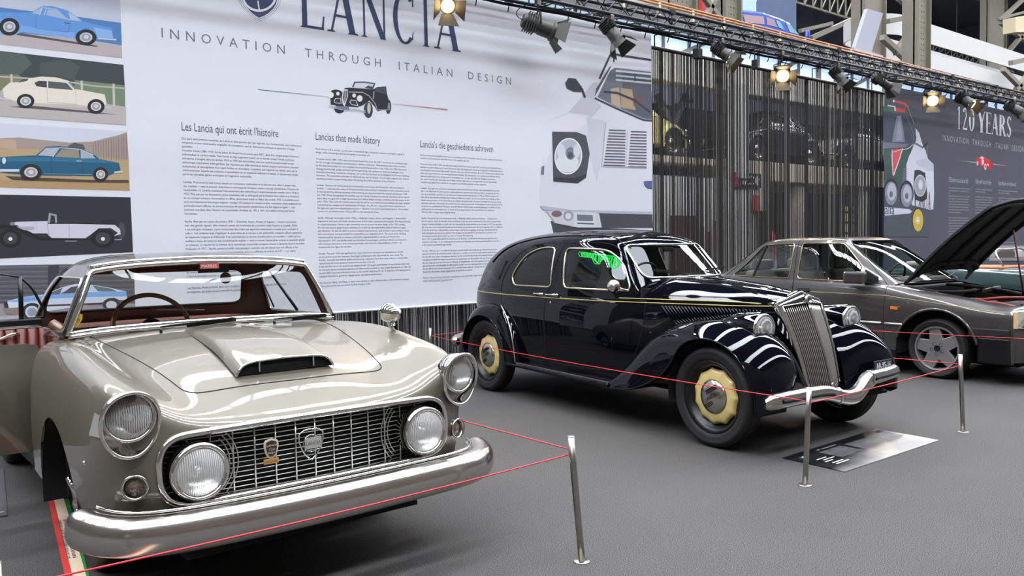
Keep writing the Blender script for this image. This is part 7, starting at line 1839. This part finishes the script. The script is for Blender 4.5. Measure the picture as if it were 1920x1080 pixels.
def old_car(label, loc, yaw, paint, top, wing, S=1.0):
    t = thing('old_car', label, 'car', loc, yaw, None); t.scale = (S, S, S)
    p_ = Piece.from_grid(mirror_grid(spline_net(beetle_net(), 120, 44), 1))
    for cx in (1.12, -1.12): V = p_.V; _, p_ = p_.clip(far(V, np.abs(V[:, 1]) > .40, np.hypot(V[:, 0]-cx, V[:, 2]-.30)-.34))
    ws_ = []
    for pl in (rpoly([(-.33, .90), (-.33, 1.27), (.26, 1.27), (.54, .92)], .07), rpoly([(-.40, .90), (-.40, 1.27), (-.66, 1.22), (-.98, .96), (-.92, .90)], .07)):
        V = p_.V; w_, p_ = p_.clip(far(V, np.abs(V[:, 1]) > .25, sdf(V[:, [0, 2]], pl))); ws_.append(('side_window', w_))
    V = p_.V; w_, p_ = p_.clip(far(V, V[:, 0] > .30, sdf(V[:, 1:], rpoly([(-.42, .99), (.42, .99), (.36, 1.27), (-.36, 1.27)], .06)))); ws_.append(('windscreen', w_))
    V = p_.V; w_, p_ = p_.clip(far(V, V[:, 0] < -.6, sdf(V[:, 1:], rpoly([(-.26, 1.05), (.26, 1.05), (.22, 1.22), (-.22, 1.22)], .06)))); ws_.append(('rear_window', w_))
    up_, lo_ = p_.clip(-(p_.V[:, 2]-.86)); MB().piece(lo_).obj('body', paint, t); MB().piece(up_).obj('roof', top, t)
    for nm, w_ in ws_: o = MB().piece(w_).obj(nm, mat('dark_car_glass', (30, 34, 36), .08, coat=.5), t); line_on(w_, .010, CHROME_WORN, 'window_trim', o, .05)
    for s_ in (-1, 1):
        for cx, e in ((1.12, .50), (-1.12, .46)):
            rows = []
            for a in np.linspace(R(-12), R(192), 26):
                c_, n_ = cos(a), sin(a); rows.append([(cx+(.36+k*.0)*c_*f, s_*y, .30+.36*n_*f) for f, y, k in ((.96, .70, 0), (1.04, .70, 0), (1.17, .66, 0), (1.22, .58, 0), (1.15, .48, 0))])
            MB().grid(spline_net(rows, 40, 16)).obj('wing', wing, t); wheel(t, (cx, s_*.60, .30), (0, s_, 0), .30, .14, .19, 'plain'); well(t, (cx, s_*.66, .30), (0, s_, 0), .345, .2)
        MB().box(-.82, .82, min(s_*.56, s_*.70), max(s_*.56, s_*.70), .27, .31).obj('running_board', wing, t, bevel=.01)
        MB().tube([(x, s_*float(np.interp(x, [-1.6, -.7, .4, 1.6], [.545, .70, .70, .545])), float(np.interp(x, [-1.6, -.9, .8, 1.65], [.62, .86, .82, .58]))) for x in np.linspace(-1.5, 1.6, 24)], .009, 5).obj('side_moulding', CHROME, t)
        headlamp(t, (1.62, s_*.54, .58), (1, 0, .15), .085)
    for x, sg in ((1.86, 1), (-1.90, -1)): MB().tube(curve([(x-sg*.22, -.66, .38), (x-sg*.02, -.5, .38), (x+sg*.02, 0, .38), (x-sg*.02, .5, .38), (x-sg*.22, .66, .38)], 24), .04, 8).obj('bumper', CHROME_WORN, t)
    MB().box(-1.6, 1.6, -.45, .45, .2, .3).obj('underbody', DARK, t)
    return t


DZ = 3.172
old_car('pale yellow old car on the rack at the left end of the string curtain', (12.85, RY+.95, 3.132), 0, mat('pale_yellow_paint', (222, 212, 140), .4, coat=.6), mat('pale_yellow_paint', (222, 212, 140)), mat('pale_yellow_paint', (222, 212, 140)))
old_car('black rounded old car on the rack in the middle of the string curtain', (18.15, RY+.95, DZ), PI, mat('black_car_paint', (14, 14, 15), .3, coat=.8), mat('black_car_paint', (14, 14, 15)), mat('black_car_paint', (14, 14, 15)))
old_car('white old car with black roof on the rack at the right of the string curtain', (22.1, RY+.95, DZ), PI, mat('white_car_paint', (206, 202, 194), .4, coat=.6), mat('black_car_paint', (14, 14, 15)), mat('black_car_paint', (14, 14, 15)), 1.0)

# blue van on the gallery
VY = 12.9
vx0, vz1 = at(1381, 18, VY)[0], at(1430, 22, VY)[2]; V0 = (vx0, VY, 6.31)
van = thing('van', 'bright blue van parked on the gallery behind the wooden handrail', 'van', V0)
def vp(px, py_): q = at(px, py_, VY); return (q[0]-V0[0], q[2]-V0[2])


prof = [vp(1381, 17), vp(1400, 18), vp(1432, 22), vp(1463, 33), vp(1482, 42), vp(1500, 67)]
xe = prof[-1][0]; prof = [(x, z) for x, z in prof]+[(xe+.55, prof[-1][1]-.22), (xe+.75, .35), (xe+.7, .1), (prof[0][0], .1)]
VBLUE = mat('bright_blue_paint', (44, 84, 178), .3, coat=.8)
MB().slab([(x, 0, z) for x, z in prof], (0, 1.7, 0)).obj('body', VBLUE, van, bevel=.06, seg=3)
for k, (q, c_) in enumerate((([(1392, 27), (1431, 31), (1433, 46), (1397, 42)], (196, 168, 176)), ([(1436, 32), (1451, 37), (1457, 51), (1438, 47)], (184, 158, 172)), ([(1454, 38), (1462, 41), (1470, 56), (1460, 52)], (150, 190, 222)), ([(1473, 43), (1480, 46), (1499, 66), (1480, 60)], (150, 186, 206)))):  # reflections are put into the pane colours, pinkish and pale blue
    MB().slab([(vp(*p_)[0], -.012, vp(*p_)[1]) for p_ in q], (0, .02, 0)).obj('side_window', mat('van_glass_%d' % k, c_, .12, .3), van)
q = vp(1508, 66); MB().obox((q[0], -.10, q[1]), (.05, 0, 0), (0, .06, 0), (0, 0, .10)).obj('wing_mirror', VBLUE, van, bevel=.03)
for xx in (.7, xe-.1): wheel(van, (xx, .09, .28), (0, -1, 0), .28, .18, .18, 'plain')
# ================================================================== barrier posts and cords
POSTS = [((2.386, 2.529), (-.021*2.6, 0.02), 'front steel barrier post standing by the silver coupe bumper'),
         ((4.060, 2.520), (.0, 0), 'steel barrier post standing before the old saloon bumper'),
         ((5.973, 2.498), (.0, 0), 'steel barrier post standing before the grey saloon alloy wheel'),
         ((4.50, 6.90), (0, 0), 'distant steel barrier post left of the old saloon rear wing')]
PH = .5377
def barrier_post(xy, label, lean=(0, 0)):
    t = thing('barrier_post', label, 'barrier post', (xy[0], xy[1], 0), 0, 'steel barrier posts')
    top = np.array([lean[0], lean[1], PH])
    MB().tube([(0, 0, 0.003), tuple(top*.3), tuple(top*.7), tuple(top)], .0145, 20).obj('tube', STEEL, t)
    MB().lathe([(0, PH+.0005), (.0146, PH+.0005), (.0148, PH-.004)], (top[0], top[1], 0), (0, 0, 1), 20).obj('cap', STEEL, t)
    MB().lathe([(.036, 0), (.036, .003), (.033, .005), (.0, .005)], (0, 0, 0), (0, 0, 1), 28).obj('base_disc', STEEL, t)
    return t


def lean_for(px_top, xy):
    q = atz(px_top[0], px_top[1], PH); return (q[0]-xy[0], q[1]-xy[1])


tops = [(1070, 817.5), (1517, 726.7), (1800.5, 664.5), (805.5, 619)]
posts = []
for (xy, _, lab), tp_ in zip(POSTS, tops):
    ln = lean_for(tp_, xy) if xy[1] < 5 else (0, 0); ln = (max(-.05, min(.05, ln[0])), max(-.03, min(.03, ln[1]))); barrier_post(xy, lab, ln); posts.append((xy, ln))
hid = (2.46, 5.6); barrier_post(hid, 'steel barrier post hidden behind the silver coupe'); posts.append((hid, (0, 0)))
lp_ = (.28, 2.53); barrier_post(lp_, 'steel barrier post at the left of the silver coupe nose'); posts.append((lp_, (0, 0)))
fp = (6.07, 7.24); barrier_post(fp, 'steel barrier post behind the old saloon'); posts.append((fp, (0, 0)))
rp = (12.4, 2.48); barrier_post(rp, 'steel barrier post beyond the right edge'); posts.append((rp, (0, 0)))


def anchor(i, f=.86):
    (x, y), (lx, ly) = posts[i]; return np.array([x+lx*f, y+ly*f, PH*f])


def cord(a, b_, label, sag=.006, fa=.86, fb=.86):
    A, B_ = anchor(a, fa), anchor(b_, fb); d = (B_-A)/np.linalg.norm(B_-A); A, B_ = A+d*.016, B_-d*.016
    o = MB().tube([A+(B_-A)*t-np.array([0, 0, sag*4*t*(1-t)]) for t in np.linspace(0, 1, 16)], .0028, 6).obj('red_cord', CORD); return tag(o, label, 'cord', 'red barrier cords')


cord(5, 0, 'red cord running before the silver coupe bumper', .012)
cord(0, 4, 'red cord running back from the front post along the silver coupe', fa=.89)
cord(3, 1, 'red cord running along the near side of the old saloon', .02)
cord(3, 6, 'red cord running behind the old saloon tail', .0)
cord(1, 2, 'red cord running before the old saloon bumper', .006, .84)
cord(2, 6, 'red cord running back between old saloon and grey saloon', .01, .875)
gp_ = (7.49, 5.6)
barrier_post(gp_, 'steel barrier post beside the grey saloon rear door'); posts.append((gp_, (0, 0)))
gq_ = (8.06, 2.0)
barrier_post(gq_, 'steel barrier post outside the picture at the grey saloon nose'); posts.append((gq_, (0, 0)))
cord(8, 9, 'red cord running along the side of the grey saloon', .01)

# ================================================================== floor plates and ribbon
def fl(px, py_, z=0.0): return np.array(atz(px, py_, z))


A, B_, C_, D_ = fl(1468, 858, .006), fl(1584, 884, .006), fl(1761, 825, .006), fl(1643, 804, .006)
ip = thing('information_plate', 'black and silver information plate on the carpet before the old saloon', 'sign', tuple((A+C_)/2*np.array([1, 1, 0])))
o0 = np.array(ip.location)
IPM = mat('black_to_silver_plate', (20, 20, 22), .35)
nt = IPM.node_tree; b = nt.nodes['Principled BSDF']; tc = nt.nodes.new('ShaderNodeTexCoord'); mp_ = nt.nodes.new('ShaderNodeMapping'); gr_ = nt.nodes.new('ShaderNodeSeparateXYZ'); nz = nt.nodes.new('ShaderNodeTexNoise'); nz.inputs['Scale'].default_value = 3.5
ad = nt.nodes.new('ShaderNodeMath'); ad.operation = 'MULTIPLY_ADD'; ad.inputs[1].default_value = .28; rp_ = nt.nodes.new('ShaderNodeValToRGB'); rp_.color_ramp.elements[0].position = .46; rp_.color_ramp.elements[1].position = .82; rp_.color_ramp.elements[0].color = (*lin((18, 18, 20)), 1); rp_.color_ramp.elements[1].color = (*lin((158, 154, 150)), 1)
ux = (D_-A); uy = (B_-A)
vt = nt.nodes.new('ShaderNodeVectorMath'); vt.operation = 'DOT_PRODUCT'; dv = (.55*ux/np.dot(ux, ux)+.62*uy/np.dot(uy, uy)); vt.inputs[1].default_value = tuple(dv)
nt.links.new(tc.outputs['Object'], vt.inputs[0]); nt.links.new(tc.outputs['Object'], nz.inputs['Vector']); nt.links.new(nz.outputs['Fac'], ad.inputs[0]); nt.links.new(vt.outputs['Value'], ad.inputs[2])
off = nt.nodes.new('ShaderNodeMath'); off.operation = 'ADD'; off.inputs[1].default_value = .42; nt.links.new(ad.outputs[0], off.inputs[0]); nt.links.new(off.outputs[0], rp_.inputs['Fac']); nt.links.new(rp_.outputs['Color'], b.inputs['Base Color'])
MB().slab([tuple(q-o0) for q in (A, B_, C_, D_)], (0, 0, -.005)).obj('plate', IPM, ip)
exu = ux/np.linalg.norm(ux); eyu = uy/np.linalg.norm(uy); L1, L2 = np.linalg.norm(ux), np.linalg.norm(uy)
mb = MB(); rd_ = -eyu; Zc = -eyu; Xc = exu
def ipt(u, v): return A-o0+ux*u+uy*v+np.array([0, 0, .001])


rs = random.Random(4)
for (u0, u1) in ((.24, .46), (.50, .72), (.74, .96)):
    for k in range(13):
        v = .20+k*.030; ln = 1.0 if k < 12 else .6; u = u0
        while u < u0+(u1-u0)*ln:
            w_ = rs.uniform(.012, .035); e_ = min(u+w_, u0+(u1-u0)*ln); mb.poly([tuple(ipt(u, v)), tuple(ipt(e_, v)), tuple(ipt(e_, v+.014)), tuple(ipt(u, v+.014))]); u = e_+.006
mb.obj('text_block', mat('dim_ink', (120, 122, 124), .8), ip)
mb = MB(); text_mesh(mb, '1937 – Lancia Aprilia 2a Serie', L2*.052, ipt(.26, .13), Xc, Zc, sx=.9); mb.obj('title_lettering', WHITE, ip)
for k, (u, v, w_) in enumerate(((.09, .40, .09), (.11, .47, .11), (.09, .54, .07), (.10, .64, .10), (.10, .70, .12))): MB().poly([tuple(ipt(u, v)), tuple(ipt(u+w_, v)), tuple(ipt(u+w_, v+.025)), tuple(ipt(u, v+.025))]).obj('data_line', WHITE, ip)
for k, c_ in enumerate(((40, 130, 70), (230, 228, 222), (190, 50, 50))): MB().poly([tuple(ipt(.06+k*.02, .17)), tuple(ipt(.08+k*.02, .17)), tuple(ipt(.08+k*.02, .24)), tuple(ipt(.06+k*.02, .24))]).obj('flag_band', ink(*c_), ip)
mb = MB(); cc = ipt(.93, .13); mb.tube([cc+exu*.05*cos(a)*.5+eyu*.02*sin(a) for a in np.linspace(0, 2*PI, 24, endpoint=False)], .0025, 4, closed=True); mb.tube([cc+exu*.03+exu*.05*cos(a)*.5+eyu*.02*sin(a) for a in np.linspace(0, 2*PI, 24, endpoint=False)], .0025, 4, closed=True); mb.obj('logo', mat('grey_ink', (74, 78, 88)), ip)
MB().poly([tuple(ipt(.90, .93)), tuple(ipt(.96, .93)), tuple(ipt(.96, .96)), tuple(ipt(.90, .96))]).obj('caption', WHITE, ip)
# left plate, only its edge in view
q = [fl(-90, 905, .006), fl(14, 966, .006), fl(8, 880, .006), fl(-120, 840, .006)]
q = [fl(-150, 985, .006), fl(14, 966, .006), fl(7, 879, .006), fl(-130, 890, .006)]; o0 = np.array([q[1][0], q[1][1], 0])
lpn = thing('information_plate', 'grey information plate cut off by the left edge of the photo', 'sign', tuple(o0))
MB().slab([tuple(v-o0) for v in q], (0, 0, -.005)).obj('plate', mat('grey_plate', (84, 82, 84), .35), lpn)
cc = fl(3, 960, .0068)-o0; mb = MB(); mb.tube([cc+np.array([.012*cos(a), .006*sin(a), 0]) for a in np.linspace(0, 2*PI, 20, endpoint=False)], .0015, 4, closed=True); mb.obj('logo', WHITE, lpn)
# tricolour ribbon beside the coupe
rb = thing('ribbon', 'red white and green ribbon laid on the carpet beside the silver coupe', 'ribbon', (.72, 3.6, 0))
o0 = np.array([.72, 3.6, 0]); GRN = ink(22, 128, 48); CRM = mat('cream_ribbon', (232, 206, 176), .7); REDR = ink(206, 52, 44)
c0 = [fl(x, 850, .004) for x in (71, 80, 95, 106)]; c1 = [fl(x, 1080, .004) for x in (122, 136, 162, 168)]
for (i, m_, nm) in ((0, REDR, 'red_band'), (1, CRM, 'white_band'), (2, GRN, 'green_band')):
    pa, pb = c0[i], c0[i+1]; qa, qb = c1[i], c1[i+1]; e = .35
    ea, eb = pa+(pa-qa)*e, pb+(pb-qb)*e; fa, fb = qa-(pa-qa)*.6, qb-(pb-qb)*.6
    MB().slab([tuple(v-o0) for v in (ea, eb, fb, fa)], (0, 0, -.0035)).obj(nm, m_, rb)
wX = (c1[1]-c0[1]); wX /= np.linalg.norm(wX); wZ = np.cross([0, 0, 1.0], wX)
rs = random.Random(9)      # two rows of small print, too fine to read in the photo
for (px, py_, ln) in ((98, 882, .34), (118, 975, .62)):
    pos = fl(px, py_, .0045)-o0; mb = MB()
    for row in (0.0, -.022):
        u = 0.0
        while u < ln:
            w_ = rs.uniform(.006, .014); q0 = pos+wX*u+wZ*row; mb.poly([tuple(q0), tuple(q0+wX*w_), tuple(q0+wX*w_+wZ*.014), tuple(q0+wZ*.014)]); u += w_+rs.uniform(.005, .012)
    mb.obj('ribbon_lettering', mat('grey_ink', (74, 78, 88)), rb)
